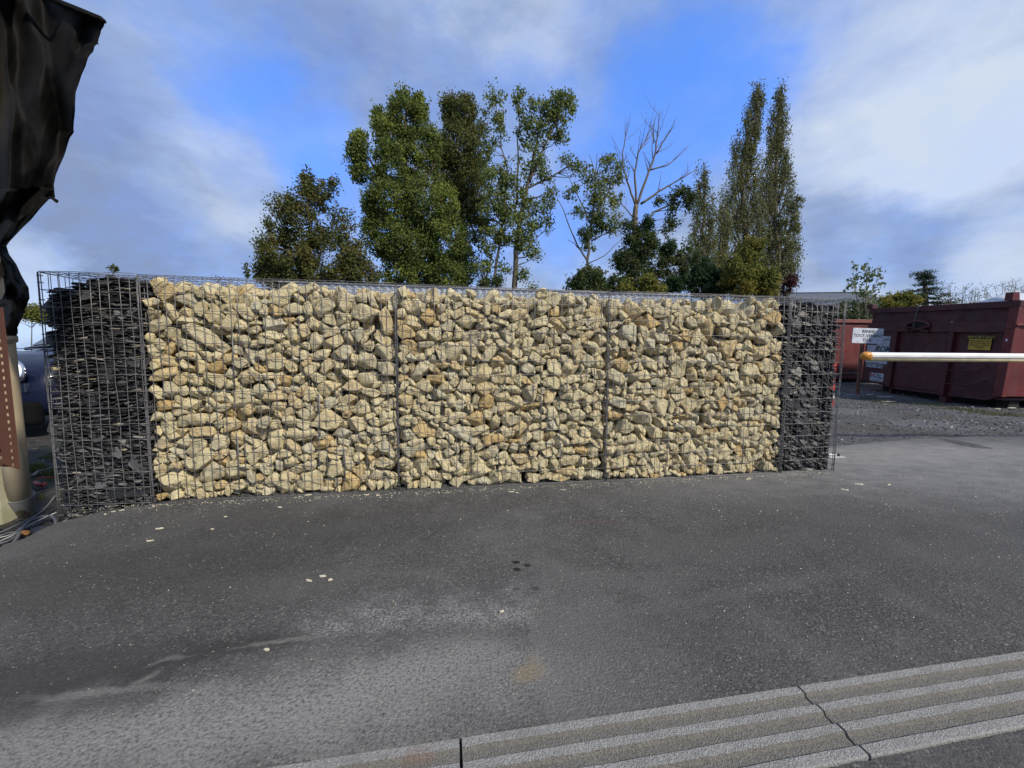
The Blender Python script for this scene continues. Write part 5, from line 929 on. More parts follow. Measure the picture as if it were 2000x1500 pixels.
    15,46,2772,93,1244,5,29,-40,7, 13,95,2814,171,469,20,-7,1,45, 1,71,2923,163,980,43,-24,-3,9, 0,56,2963,204,1215,7,3,-40,-29, 11,82,3065,187,204,34,-3,-15,-33,
    11,94,3074,195,461,32,-26,-25,13, 13,37,3028,108,334,24,29,-9,-31, 4,49,3123,100,28,12,-23,23,-37, 0,67,3174,181,711,15,-12,10,-45, 11,84,3364,201,744,21,-1,-9,-45,
    0,50,3500,141,841,5,-3,-28,41, 9,107,3810,138,86,29,13,-6,-38, 9,111,4052,177,332,44,5,11,21, 14,72,4139,135,662,32,-35,5,-14, 19,88,4156,124,446,48,10,2,-10,
    14,63,4443,97,1059,7,7,-19,-45, 12,88,736,140,535,17,16,38,23, 15,48,929,110,445,7,31,33,20, 4,90,1075,190,403,47,-9,13,4, 8,44,1038,89,957,32,20,8,-32,
    8,59,1905,109,583,16,-4,2,47, 13,50,3995,184,1267,37,2,0,34, 11,95,56,189,1266,24,34,7,27, 6,51,449,149,859,29,-41,0,-3, 12,73,1253,137,1292,40,7,23,19,
    11,98,1556,144,1085,41,11,12,23, 11,98,1554,182,471,30,-7,2,40, 13,34,2443,228,1336,8,16,-39,-25, 16,41,3021,233,118,42,-6,-22,-13, 3,55,3398,226,1304,27,-26,20,26,
    16,101,3681,190,1313,44,-19,-5,-14, 9,101,4132,110,610,49,4,6,5, 3,59,116,160,1041,26,20,9,37, 16,95,192,189,731,39,6,17,26, 1,65,654,126,901,12,45,-17,-1,
    4,95,896,155,817,42,-3,-17,22, 2,100,1184,179,466,38,6,23,-23, 14,94,1186,148,206,29,-8,-8,39, 6,51,1232,117,1099,20,19,-34,24, 11,70,1264,212,388,21,-2,32,-32,
    15,53,1340,91,336,33,-26,4,-27, 5,66,1426,170,845,13,-28,-39,0, 6,40,1446,120,213,8,-9,17,-45, 17,77,1535,205,82,36,-9,5,33, 1,83,1557,214,754,46,17,6,3,
    10,63,1536,204,920,31,-12,36,-10, 13,37,1534,185,1007,39,-26,-4,17, 9,58,1545,220,1039,47,6,-9,-14, 3,35,1533,176,1203,26,23,13,-34, 17,46,1522,118,765,37,-6,7,33,
    2,70,1557,140,1167,41,-26,11,-5, 17,51,1574,232,1350,9,47,3,-15, 15,77,1732,205,1341,38,-24,8,-21, 10,107,1990,157,1021,37,-1,-13,32, 19,98,2527,217,1285,13,-47,-4,12,
    16,97,2571,179,420,31,37,-7,10, 19,50,3027,190,257,20,23,1,-39, 12,91,3261,192,272,28,-1,11,40, 13,44,3450,226,1360,10,17,30,35, 5,74,3587,133,1116,38,-11,-6,-30,
    7,55,3871,111,642,18,-9,6,-45, 14,101,4050,160,927,35,-7,23,-27, 0,50,4345,227,1359,31,20,-28,-19, 14,55,1173,110,175,39,-7,-4,-31, 2,68,1737,111,569,1,-8,0,49,
    16,57,1994,216,1339,19,8,-3,-45, 15,64,2315,214,1293,3,17,-12,-45, 0,92,2382,193,555,20,-5,3,-45, 19,83,2620,190,1346,19,-19,-31,28, 6,70,2637,135,1036,42,-25,-9,7,
    1,49,2844,221,1361,39,9,17,-25, 0,58,3044,215,849,15,4,-6,-47, 9,108,3324,140,1276,30,11,-17,-35, 1,145,3361,171,638,45,-17,13,-4, 19,77,3810,161,450,14,-47,-10,1,
    11,114,4170,176,892,36,-7,4,34, 15,47,4384,184,1354,5,-38,20,26, 10,61,4410,145,959,44,12,-15,-13, 7,82,1127,228,1329,3,-50,4,1, 12,94,1205,193,1287,6,27,-33,25,
    7,77,2382,178,1300,30,8,7,39, 2,56,2460,141,1302,28,7,19,36, 13,50,2691,218,1352,27,-5,11,40, 2,80,3247,191,1288,36,18,9,-28, 12,76,3300,227,1297,37,9,30,-11,
    10,83,3996,222,1039,30,40,-3,2, 7,64,4233,209,1330,16,18,-41,-14, 6,58,4288,235,1339,11,-39,-7,-29, 4,57,2867,181,420,6,-11,-27,40, 
]
def rock_pts(k):
    r = random.Random(1000 + k)
    asp = [(1, .74, .56), (1, .66, .52), (1, .56, .44), (1, .82, .72), (1, .46, .38)][k % 5]
    pts = []
    n = r.randint(11, 16)
    while len(pts) < n:
        v = Vector([r.gauss(0, 1) for _ in range(3)]).normalized()
        if all((v - p).length > .42 for p in pts): pts.append(v)
    e = r.uniform(.6, .85)
    out = []
    for v in pts:
        q = Vector([math.copysign(abs(c) ** e, c) for c in v]) * r.uniform(.85, 1.08)
        out.append(Vector((q.x * asp[0], q.y * asp[1], q.z * asp[2])))
    return out
def hull_bm(pts):
    bm = bmesh.new()
    for p in pts: bm.verts.new(p)
    bmesh.ops.convex_hull(bm, input=bm.verts)
    for v in [v for v in bm.verts if not v.link_faces]: bm.verts.remove(v)
    return bm
def rock_mesh(k, mat):
    bm = hull_bm(rock_pts(k))
    bmesh.ops.dissolve_limit(bm, angle_limit=rad(16), verts=bm.verts, edges=bm.edges)
    bmesh.ops.bevel(bm, geom=list(bm.edges), offset=.05, segments=2, profile=.6, affect='EDGES', clamp_overlap=True)
    bmesh.ops.triangulate(bm, faces=bm.faces)
    for thr in (.42, .24):
        ed = [e for e in bm.edges if e.calc_length() > thr]
        bmesh.ops.subdivide_edges(bm, edges=ed, cuts=1)
        bmesh.ops.triangulate(bm, faces=bm.faces)
    bm.normal_update()
    o = Vector((k * 7.3, k * 1.9, k * 3.3))
    for v in bm.verts:
        p = v.co
        d = noise.noise(p * 1.5 + o) * .085 + noise.noise(p * 4.5 + o) * .055
        c = noise.noise(p * 2.6 - o)
        if c > .25: d -= (c - .25) * .28
        v.co = p + v.normal * d
    me = bpy.data.meshes.new('rubble_stone'); bm.to_mesh(me); bm.free(); me.materials.append(mat)
    me.polygons.foreach_set('use_smooth', [True] * len(me.polygons))
    return me
ROCK = [rock_mesh(k, M_stone) for k in range(20)]
def arr(me):
    v = np.empty(len(me.vertices) * 3, np.float32); me.vertices.foreach_get('co', v)
    f = np.empty(len(me.polygons) * 3, np.int32); me.polygons.foreach_get('vertices', f)
    return v.reshape(-1, 3), f.reshape(-1, 3)
RA = [arr(m) for m in ROCK]
def low_mesh(k):
    bm = hull_bm(rock_pts(k)); bmesh.ops.triangulate(bm, faces=bm.faces)
    me = bpy.data.meshes.new('tmp'); bm.to_mesh(me); bm.free(); a = arr(me); bpy.data.meshes.remove(me); return a
RL = [low_mesh(k) for k in range(20)]
def gather(items):
    VV, FF, o = [], [], 0
    for (v, f), M4 in items:
        R = np.array(M4.to_3x3()); T_ = np.array(M4.translation)
        VV.append(v @ R.T + T_); FF.append(f + o); o += len(v)
    return np.concatenate(VV), np.concatenate(FF)
ST = []
for i in range(0, len(STONES), 9):
    a_ = STONES[i:i + 9]
    ST.append((a_[0], a_[1] / 1000, a_[2] / 1000, a_[3] / 1000, a_[4] / 1000, Quaternion(a_[5:9]).normalized()))
cage_word = ['left', 'middle', 'right']
def stone_label(s, x, z):
    size = 'large' if s > .088 else ('medium' if s > .062 else 'small')
    c = cage_word[min(2, int(x / 1.5))]
    band = ['bottom fifth', 'lower part', 'middle height', 'upper part', 'top fifth'][min(4, int(z / .28))]
    third = ['left', 'middle', 'right'][min(2, int((x % 1.5) / .5))]
    return '%s beige rubble stone, %s, %s of the %s wide stone cage' % (size, {'left': 'left side', 'middle': 'mid width', 'right': 'right side'}[third], band, c)
rest = []
for i, (k, s, x, y, z, q) in enumerate(ST):
    M4 = Matrix.Translation(Wp(x, y, z)) @ RZ.to_4x4() @ q.to_matrix().to_4x4() @ Matrix.Scale(s * 1.0, 4)
    if i < 300:
        o = bpy.data.objects.new('rubble_stone', ROCK[k]); COL.objects.link(o); o.matrix_world = M4
        tag(o, stone_label(s, x, z), 'stone', 'beige rubble stones packed in the wire cages')
    else: rest.append((RA[k], M4))
flip = Matrix.Rotation(math.pi, 4, 'Z')
for i, (k, s, x, y, z, q) in enumerate(ST):
    M4 = Matrix.Translation(Wp(4.5 - x, .49 - y, z)) @ RZ.to_4x4() @ flip @ q.to_matrix().to_4x4() @ Matrix.Scale(s * 1.04, 4)
    rest.append((RL[k], M4))
Vv, Ff = gather(rest)
o = np_mesh('rubble_stones', Vv, Ff, M_stone, smooth=False); tag(o, 'smaller pale beige rubble stones filling the gaps of the wire cages', 'stones', kind='stuff')

# slates
def slate_mesh(k):
    r = random.Random(300 + k); n = r.randint(7, 10)
    ax, ay = 1, r.uniform(.5, .9); th = r.uniform(.07, .15)
    pts = []
    for j in range(n):
        a = (j + r.uniform(-.3, .3)) / n * 2 * math.pi; q = r.uniform(.75, 1.08)
        pts.append((math.cos(a) * ax * q, math.sin(a) * ay * q))
    bm = bmesh.new()
    lo = [bm.verts.new((x * r.uniform(.88, 1), y * r.uniform(.88, 1), -th)) for x, y in pts]
    mi = [bm.verts.new((x * 1.03, y * 1.03, r.uniform(-.4, .4) * th)) for x, y in pts]
    hi = [bm.verts.new((x * r.uniform(.82, .98), y * r.uniform(.82, .98), th * r.uniform(.8, 1.1))) for x, y in pts]
    for j in range(n):
        j2 = (j + 1) % n
        bm.faces.new((lo[j], lo[j2], mi[j2], mi[j])); bm.faces.new((mi[j], mi[j2], hi[j2], hi[j]))
    bm.faces.new(hi); bm.faces.new(lo[::-1])
    bmesh.ops.triangulate(bm, faces=bm.faces); bmesh.ops.recalc_face_normals(bm, faces=bm.faces)
    me = bpy.data.meshes.new('slate_piece'); bm.to_mesh(me); bm.free(); me.materials.append(M_slate); return me
SLM = [slate_mesh(k) for k in range(16)]; SLA = [arr(m) for m in SLM]
def slate_fill(s0, s1, zb, topf, left, seed):
    r = random.Random(seed); out = []; core = []
    z = zb
    while z < 1.40:
        for lay in range(2):
            x = s0 + r.uniform(0, .03)
            while x < s1 - .01:
                L = r.choice([.028, .035, .045, .055, .07]) * r.uniform(.85, 1.15) if left else r.choice([.03, .04, .055, .07]) * r.uniform(.85, 1.15)
                t = (.02 + lay * .05) + r.uniform(-.006, .02) + L * .45
                if z < topf(x) and s0 + L * .12 < x < s1 - L * .3:
                    n1 = noise.noise(Vector((x * 3, z * 2.2, seed)))
                    if left:
                        tilt = rad(-6 + (14 if z < .5 else 0) + n1 * 18 + r.gauss(0, 6)); tipx = rad(r.gauss(4, 9)); face = r.random() < .07
                    else:
                        tilt = rad(18 + n1 * 34 + r.gauss(0, 13)); tipx = rad(r.gauss(12, 18)); face = r.random() < .24
                    if face: tipx = rad(r.uniform(52, 88)); tilt += rad(r.uniform(-40, 40)); t = max(.028, t - L * .3)
                    rot = RZ.to_4x4() @ Matrix.Rotation(tilt if left else tilt, 4, 'Y') @ Matrix.Rotation(tipx, 4, 'X') @ Matrix.Rotation(r.uniform(0, 6.28), 4, 'Z')
                    k = r.randrange(16)
                    t = max(t, .012 + L * (.2 if face else .86) * 1.0) if lay == 0 else t + .02
                    out.append((k, L, x, t, z, face, lay, Matrix.Translation(Wp(x, t, z)) @ rot @ Matrix.Diagonal((L, L, L * r.uniform(.75, 1.15) * (1 if left else 1.25), 1))))
                x += L * r.uniform(.9, 1.35)
        for _ in range(5):
            L = r.uniform(.016, .03); x = r.uniform(s0 + L * .8, s0 + .1) if r.random() < (.8 if left else .25) else r.uniform(s1 - .1, s1 - L * .8)
            if z < topf(x):
                k = r.randrange(16); t = r.uniform(L * .9, L * .9 + .03); g1 = 7 if left else 24
                out.append((k, L, x, t, z, False, 1, Matrix.Translation(Wp(x, t, z + r.uniform(-.005, .005))) @ RZ.to_4x4() @ Matrix.Rotation(rad(r.gauss(0 if left else 15, g1)), 4, 'Y') @ Matrix.Rotation(rad(r.gauss(8, g1)), 4, 'X') @ Matrix.Rotation(r.uniform(0, 6.28), 4, 'Z') @ Matrix.Diagonal((L, L, L * 1.6, 1))))
        z += .0115 if left else .0145
    z = zb
    while z < 1.36:
        for _ in range(5):
            x = r.uniform(s0 + .06, s1 - .06)
            if z < topf(x) - .01:
                core.append((SLA[r.randrange(16)], Matrix.Translation(Wp(x, r.uniform(.16, .42), z)) @ RZ.to_4x4() @ Matrix.Rotation(rad(r.gauss(0, 10)), 4, 'X') @ Matrix.Rotation(r.uniform(0, 6), 4, 'Z') @ Matrix.Diagonal((.085, .085, .085, 1))))
        for xx, tt in ((s0 + .03, .1), (s0 + .03, .2), (s0 + .03, .3), (s0 + .03, .4), (s1 - .03, .1), (s1 - .03, .2), (s1 - .03, .3), (s1 - .03, .4), (s0 + .1, .46), (s0 + .2, .46), (s0 + .3, .46), (s0 + .4, .46)):
            if z < topf(xx):
                core.append((SLA[r.randrange(16)], Matrix.Translation(Wp(xx + r.uniform(-.01, .01), tt + r.uniform(-.03, .03), z)) @ RZ.to_4x4() @ Matrix.Rotation(rad(r.gauss(0, 9)), 4, 'X') @ Matrix.Rotation(r.uniform(0, 6), 4, 'Z') @ Matrix.Scale(.045, 4)))
        z += .013
    return out, core
topL = lambda s: 1.31 + .08 * sstep(-.48, -.2, s) + .015 * noise.noise(Vector((s * 9, 0, 0))) - .01 * sstep(-.1, 0, s)
topR = lambda s: 1.36 + .015 * noise.noise(Vector((s * 9, 5, 0)))
rest = []
for (s0, s1, zb, tf, left, seed, word) in ((-.5, 0., -.1, topL, True, 11, 'left'), (4.5, 5., .0, topR, False, 12, 'right')):
    A_, core = slate_fill(s0, s1, zb, tf, left, seed)
    rest += core
    order = sorted(range(len(A_)), key=lambda i: -(A_[i][1] * (2.2 if A_[i][5] else 1) * (0 if A_[i][6] else 1)))
    chosen = set(order[:150])
    for i, (k, L, x, t, z, face, lay, M4) in enumerate(A_):
        if i in chosen:
            o = bpy.data.objects.new('slate_piece', SLM[k]); COL.objects.link(o); o.matrix_world = M4
            band = ['bottom', 'lower', 'middle', 'upper', 'top'][max(0, min(4, int(z / .28)))]
            tag(o, '%s %s, %s fifth of the %s slate cage' % ('broad slate' if L > .055 else 'small slate', 'showing its face' if face else 'lying edge on', band, 'far left' if left else 'right end'), 'slate', 'slate pieces packed in the end cages')
        else: rest.append((SLA[k], M4))
Vv, Ff = gather(rest)
o = np_mesh('slate_pieces', Vv, Ff, M_slate); tag(o, 'thin dark slate pieces packed between the larger ones in the end cages', 'slates', kind='stuff')
# a few pale stones among the slate
for (px, py, t, sc_, k, lab) in ((110, 720, .03, .026, 3, 'small pale rounded stone caught in the left slate cage'), (196, 984, .03, .024, 1, 'small golden stone at the foot of the left slate cage'),
                             (212, 745, .03, .018, 6, 'tiny tan stone midway up the left slate cage')):
    Yd = 2.24 + .156 * (px - 97) / 200 * .5
    p = at(px, py, Yd + .03)
    o = bpy.data.objects.new('rubble_stone', ROCK[k]); COL.objects.link(o); o.matrix_world = Matrix.Translation(p) @ Matrix.Rotation(k, 4, 'Z') @ Matrix.Scale(sc_, 4)
    tag(o, lab, 'stone')

# ------------------------------------------------------------------ wire cages
def wire(mb, a, b, r, seed, bow=.003, n=4):
    rr = random.Random(seed); pts = []
    for i in range(n + 1):
        u = i / n; p = a.lerp(b, u)
        if 0 < i < n: p = p + NV * rr.gauss(0, bow * .6) + DV * rr.gauss(0, bow * .35) + Vector((0, 0, rr.gauss(0, bow * .35)))
        pts.append(p)
    mb.tube(pts, r, 5)
WR = .0019
def cage(s0, s1, zb, lab, left_side=True, right_side=True, seed=0, label_word=''):
    root = empty('gabion_cage', Wp(s0, 0, zb), 0, lab, 'wire cage', 'welded wire cages of the stone wall')
    inv = Vector(root.location)
    def put(mb, name, mat=M_wire):
        mb.v = [tuple(Vector(v) - inv) for v in mb.v]
        return mb.build(name, mat, root, smooth=True)
    H = 1.4; nv = int(round((s1 - s0) / .05)); nz = int(round((H - zb) / .1)); r = random.Random(seed)
    for name, t in (('front_panel', 0.), ('back_panel', .5)):
        mb = MB()
        for i in range(nv + 1):
            s = s0 + (s1 - s0) * i / nv + (0 if i in (0, nv) else r.gauss(0, .0022))
            wire(mb, Wp(s, t, zb), Wp(s + r.gauss(0, .003), t, H), WR * (1.25 if i in (0, nv) else 1), seed * 100 + i, .0045, 7)
        for j in range(nz + 1):
            z = H - .1 * j
            wire(mb, Wp(s0 - .006, t - .004, z + r.gauss(0, .002)), Wp(s1 + .006, t - .004, z + r.gauss(0, .002)), WR, seed * 100 + 50 + j, .004, 9)
        if t == 0:
            for s, za, zb_ in [(s0 + .5, r.choice((.7, .8)), r.choice((1.1, 1.0))), (s0 + .5, .1, .4), (s0 + 1., .4, .7), (s0 + 1.15, .1, .3)]:
                if s < s1 - .1: wire(mb, Wp(s + .006, -.005, za), Wp(s + .007, -.005, zb_), WR * 1.5, 7, .001, 2)
        put(mb, name)
    for flag, s in ((left_side, s0), (right_side, s1)):
        if not flag: continue
        mb = MB()
        for i in range(1, 10): wire(mb, Wp(s, .05 * i, zb), Wp(s, .05 * i + r.gauss(0, .003), H), WR, seed + i * 3, .004, 5)
        for j in range(nz + 1): wire(mb, Wp(s + .004, 0, H - .1 * j), Wp(s + .004, .5, H - .1 * j), WR, seed + j * 5, .002, 3)
        put(mb, 'side_panel')
    mb = MB()
    for i in range(nv + 1):
        s = s0 + (s1 - s0) * i / nv
        wire(mb, Wp(s, -.004, H + .004), Wp(s, .5, H + .004 + r.gauss(0, .004)), WR, seed + i * 7, .004, 4)
    for j in range(6): wire(mb, Wp(s0, .1 * j, H + .008), Wp(s1, .1 * j, H + .008 + r.gauss(0, .003)), WR, seed + j * 11, .005, 8)
    put(mb, 'lid_panel')
    # spiral binders and the doubled corner wires
    mb = MB()
    for s in ([s0] if left_side else []) + [s1]:
        off = .010 if s == s1 else -.004
        wire(mb, Wp(s + off, -.007, zb), Wp(s + off + .003, -.006, H), WR * 1.35, seed + 31, .003, 9)
        wire(mb, Wp(s + off * .2, -.011, zb), Wp(s + off * .2 - .002, -.009, H), WR * 1.1, seed + 37, .003, 9)
        zc = zb + .04
        while zc < H:
            pts = [Wp(s + .003, -.003, zc) + DV * .0125 * math.cos(a) + NV * .0125 * math.sin(a) + Vector((0, 0, .004 * a / 6.28)) for a in [i * 2 * math.pi / 7 for i in range(9)]]
            mb.tube(pts, .0018, 4)
            zc += .1 if zc + .1 < H else .04
    put(mb, 'spiral_binder', M_wire_dull)
    return root
cage(-.5, 0, -.1, 'narrow wire cage of dark slate at the far left end of the wall', True, True, 1)
cage(0, 1.5, 0, 'leftmost of the three wide wire cages full of beige stones', False, True, 2)
cage(1.5, 3, 0, 'middle of the three wide wire cages full of beige stones', False, True, 3)
cage(3, 4.5, 0, 'rightmost of the three wide wire cages full of beige stones', False, True, 4)
cage(4.5, 5, 0, 'narrow wire cage of dark slate at the right end of the wall', False, True, 5)
# ------------------------------------------------------------------ left side: tarpaulin, pipe, rack upright, column, cables
def interp_poly(poly, v):
    L = [0]
    for i in range(1, len(poly)): L.append(L[-1] + math.dist(poly[i], poly[i - 1]))
    x = v * L[-1]
    for i in range(1, len(poly)):
        if x <= L[i] or i == len(poly) - 1:
            u = (x - L[i - 1]) / max(1e-6, L[i] - L[i - 1]); a, b = poly[i - 1], poly[i]
            return (a[0] + (b[0] - a[0]) * u, a[1] + (b[1] - a[1]) * u)
def cloth(name, rightp, leftp, depth, nu, nv, lab, cat):
    V = []; F = []
    for j in range(nv + 1):
        v = j / nv; R_ = interp_poly(rightp, v); L_ = interp_poly(leftp, v)
        for i in range(nu + 1):
            u = i / nu
            px = L_[0] + (R_[0] - L_[0]) * u; py = L_[1] + (R_[1] - L_[1]) * u
            V.append(at(px, py, depth(u, v, px, py)))
    for j in range(nv):
        for i in range(nu): F.append((j * (nu + 1) + i, j * (nu + 1) + i + 1, (j + 1) * (nu + 1) + i + 1, (j + 1) * (nu + 1) + i))
    o = np_mesh(name, np.array([tuple(v) for v in V]), np.array(F), M_tarp, smooth=True)
    m = o.modifiers.new('thick', 'SOLIDIFY'); m.thickness = .004; m.offset = 1
    return tag(o, lab, cat)
def ridge(x, c, w_): return math.exp(-((x - c) / w_) ** 2)
def depth1(u, v, px, py):
    d = 1.78
    # long folds falling from the top right toward the lower left
    a = px + py * .42
    d += .05 * math.sin(a / 34.) * (.4 + .6 * u) + .03 * math.sin(a / 15. + py / 90.) * (1 - u)
    d -= .07 * ridge(px, 20 + max(0, 220 - py) * -.12 + (py - 220) * (-.03), 17)          # hard crease at the left
    d -= .03 * ridge(px + (py - 60) * -.5, 66, 22)                       # seam running down from the top edge
    d += .07 * ridge(px, 95 + (py - 60) * .12, 20)
    d += .012 * noise.noise(Vector((px / 40, py / 70, 2))) + .003 * noise.noise(Vector((px / 9, py / 24, 5)))
    d -= .05 * sstep(.93, 1, u)
    if py > 370: d += .05 * math.sin((px + py) / 13.)
    return d
right1 = [(95, -3), (150, 19), (196, 38), (205, 42), (203, 52), (197, 57), (193, 72), (191, 84), (184, 88), (181, 100), (172, 113), (167, 130), (160, 145), (155, 160), (148, 180), (147, 198), (145, 212), (142, 235),
          (141, 250), (142, 258), (134, 268), (130, 280), (126, 296), (122, 312), (116, 325), (109, 342), (105, 362), (107, 380), (108, 386), (97, 388), (90, 395), (78, 408), (62, 428), (45, 444), (28, 462), (11, 480)]
left1 = [(-260, -140), (-260, 40), (-250, 200), (-230, 330), (-180, 440), (-120, 500)]
t1 = cloth('tarpaulin', right1, left1, depth1, 130, 200, 'big black tarpaulin hanging in folds from the top left corner', 'tarpaulin')
# rolled hem along the top edge
mb = MB(); mb.tube([at(px, py, 1.73) for px, py in ((40, -28), (95, -4), (150, 18), (196, 37), (204, 42))], [.012, .012, .012, .012, .008], 8)
mb.build('hem', M_tarp, t1, smooth=True)
mb = MB(); mb.tube([at(96, 385, 1.7), at(104, 388, 1.69), at(110, 392, 1.69), at(111, 396, 1.69)], [.004, .006, .008, .003], 6); mb.build('frayed_end', M_tarp, t1, smooth=True)
mb = MB(); mb.tube([at(184, 82, 1.7), at(190, 84, 1.7), at(193, 87, 1.7)], [.004, .003, .0015], 5); mb.build('frayed_end', M_tarp, t1, smooth=True)
def depth2(u, v, px, py):
    d = 1.86 + .05 * math.sin((px * 1.3 - py * .7) / 12.) + .02 * math.sin((px + py * .5) / 6.)
    d += .10 * (1 - math.sin(math.pi * min(1, max(0, u)))) * .8
    d -= .05 * ridge(px * 1.0 - (py - 500) * .55, 4, 8)
    return d + .012 * noise.noise(Vector((px / 9, py / 14, 1)))
right2 = [(10, 472), (18, 497), (32, 516), (42, 538), (50, 552), (56, 562), (58, 583), (51, 597), (47, 612), (40, 628), (34, 640), (33, 656)]
left2 = [(-60, 470), (-25, 490), (0, 500), (4, 520), (7, 545), (10, 570), (3, 584), (-14, 592), (-16, 610), (-8, 630), (2, 645), (9, 656)]
t2 = cloth('tarpaulin', right2, left2, depth2, 60, 90, 'gathered end of black tarpaulin bunched round the cream pipe', 'tarpaulin')

pb = G(41, 1004, -.10); pt = at(1, 665, 2.06); ax = (pt - pb)
root = empty('drain_pipe', pb, 0, 'cream plastic drain pipe with a grey cement collar at its foot', 'pipe')
mb = MB(); top = ax * 2.5
mb.tube([Vector((0, 0, -.05)), ax * .4, ax * .8, top], .051, 28); mb.build('pipe', M_pipe, root, smooth=True)
u = ax.normalized()
mb = MB(); mb.tube([u * -.12, u * .035, u * .036, u * .042, u * .043, u * .148, u * .15], [.062, .063, .0615, .0615, .065, .067, .053], 30); mb.build('collar', M_collar, root, smooth=False).data.polygons.foreach_set('use_smooth', [True] * 0 or [False] * 182)
mb = MB(); c = ax * 1.01 + u * .0
mb.tube([c - u * .012, c + u * .012], .06, 24); mb.build('pipe_clip', M_wood, root)

# cream wall stub behind the pipe
gx = G(14, 1028, -.12)
mb = MB()
mb.box(-.75, -.02, -.02, .10, -.2, 1.05)
o = mb.build('rendered_pillar', M_render, bevel=.012); o.location = (gx.x - .005, gx.y + .01, 0); o.rotation_euler = (0, 0, .1)
tag(o, 'greenish cream rendered pillar stub behind the rusty upright', 'pillar')

# perforated upright
def perforated(px0, py0, px1, py1):
    """steel strip whose right edge runs between two bearings, with real square holes"""
    Yb = 1.62
    a = at(px0, py0, Yb); b = at(px1, py1, Yb)     # top right, bottom right
    up = (a - b); L = up.length; up.normalize(); rt = Vector((1, 0, 0)); rt = (rt - up * rt.dot(up)).normalized()
    root = empty('rack_upright', b, 0, 'rust brown steel upright punched with square holes in front of the cream pipe', 'steel upright')
    pitch = .0318; hw = .0068
    cols = [-.027, -.077, -.127]
    xsn = sorted(set([0., -.16] + [c + d for c in cols for d in (-hw, hw)]))[::-1]
    mb = MB()
    n = int(L / pitch)
    zs = [0.]
    for i in range(n):
        c = .02 + i * pitch; zs += [c - hw, c + hw]
    zs.append(L)
    off = -.006
    def P3(x, z, y): return rt * x + up * (z + (x * -.33 if z < .01 else 0)) + Vector((0, y, 0))
    for zi in range(len(zs) - 1):
        for xi in range(len(xsn) - 1):
            xm = (xsn[xi] + xsn[xi + 1]) / 2; zm = (zs[zi] + zs[zi + 1]) / 2
            hole = any(abs(xm - c) < hw * .9 for c in cols) and zi % 2 == 1
            x0, x1, z0, z1 = xsn[xi + 1], xsn[xi], zs[zi], zs[zi + 1]
            if hole:
                t = .004
                q = [P3(x0, z0, 0), P3(x1, z0, 0), P3(x1, z1, 0), P3(x0, z1, 0)]; q2 = [v + Vector((0, t, 0)) for v in q]
                mb.add(q + q2, [(0, 1, 5, 4), (1, 2, 6, 5), (2, 3, 7, 6), (3, 0, 4, 7)])
            else:
                q = [P3(x0, z0, 0), P3(x1, z0, 0), P3(x1, z1, 0), P3(x0, z1, 0)]; q2 = [v + Vector((0, .004, 0)) for v in q]
                mb.add(q + q2, [(0, 1, 2, 3), (7, 6, 5, 4)])
    q = [P3(0, 0, 0), P3(0, L, 0)]
    mb.add([q[0], q[1], q[1] + Vector((0, .004, 0)), q[0] + Vector((0, .004, 0))], [(0, 1, 2, 3)])
    mb.build('face_plate', M_rust, root)
    mb = MB(); q = [P3(-.16, -.0 + .05, 0), P3(-.16, L, 0)]
    mb.add([q[0], q[1], q[1] + Vector((0, .09, 0)), q[0] + Vector((0, .09, 0)), q[0] + Vector((.004, 0, 0)), q[1] + Vector((.004, 0, 0)), q[1] + Vector((.004, .09, 0)), q[0] + Vector((.004, .09, 0))], [(0, 1, 2, 3), (7, 6, 5, 4), (3, 2, 6, 7)])
    mb.build('side_flange', M_rust, root)
perforated(4, 600, 37.5, 917)

# cables
def cable(pts, r, mat, lab, sub=5):
    P_ = [G(x, y, z) if len(q) == 3 else at(x, y, q[3]) for q in pts for (x, y, z) in [q[:3]]]
    out = []
    for i in range(len(P_) - 1):
        p0 = P_[max(0, i - 1)]; p1 = P_[i]; p2 = P_[i + 1]; p3 = P_[min(len(P_) - 1, i + 2)]
        for k in range(sub):
            t = k / sub
            out.append(.5 * ((2 * p1) + (p2 - p0) * t + (2 * p0 - 5 * p1 + 4 * p2 - p3) * t * t + (3 * p1 - p0 - 3 * p2 + p3) * t ** 3))
    out.append(P_[-1])
    mb = MB(); mb.tube(out, r, 8); o = mb.build('cable', mat, smooth=True); return tag(o, lab, 'cable', 'cables lying at the foot of the pipe')
cable([(-60, 1060, -.06), (0, 1040, -.06), (30, 1027, -.06), (60, 1013, -.055), (80, 1000, -.05), (95, 985, -.02), (108, 968, .02)], .0065, M_cable, 'thick blue grey cable rising past the pipe collar to the slate cage')
cable([(-60, 1085, -.07), (0, 1057, -.07), (22, 1047, -.068), (50, 1030, -.068), (78, 1015, -.065), (110, 1001, -.05)], .0035, M_cable_w, 'thin white cable running beside the pipe foot toward the cage corner')
cable([(-60, 1062, -.075), (0, 1050, -.075), (25, 1042, -.075), (45, 1028, -.07), (70, 1013, -.07), (105, 1005, -.06)], .003, M_cable_w, 'thin pale grey cable second from the pipe foot')
cable([(-20, 1100, -.07), (10, 1075, -.07), (30, 1055, -.065), (42, 1035, -.06), (55, 1020, -.06), (78, 1010, -.06), (98, 1008, -.06), (108, 1016, -.06), (107, 1026, -.06), (94, 1037, -.065), (70, 1045, -.07), (52, 1052, -.07)], .008, M_cable, 'fat grey hose looped in front of the cage corner')
cable([(-30, 1048, -.08), (0, 1046, -.08), (20, 1040, -.08), (29, 1040, -.08), (28, 1048, -.08), (12, 1058, -.08), (-20, 1066, -.08)], .005, M_cable, 'short grey cable coil at the very left edge')
mb = MB(); r_ = random.Random(3)
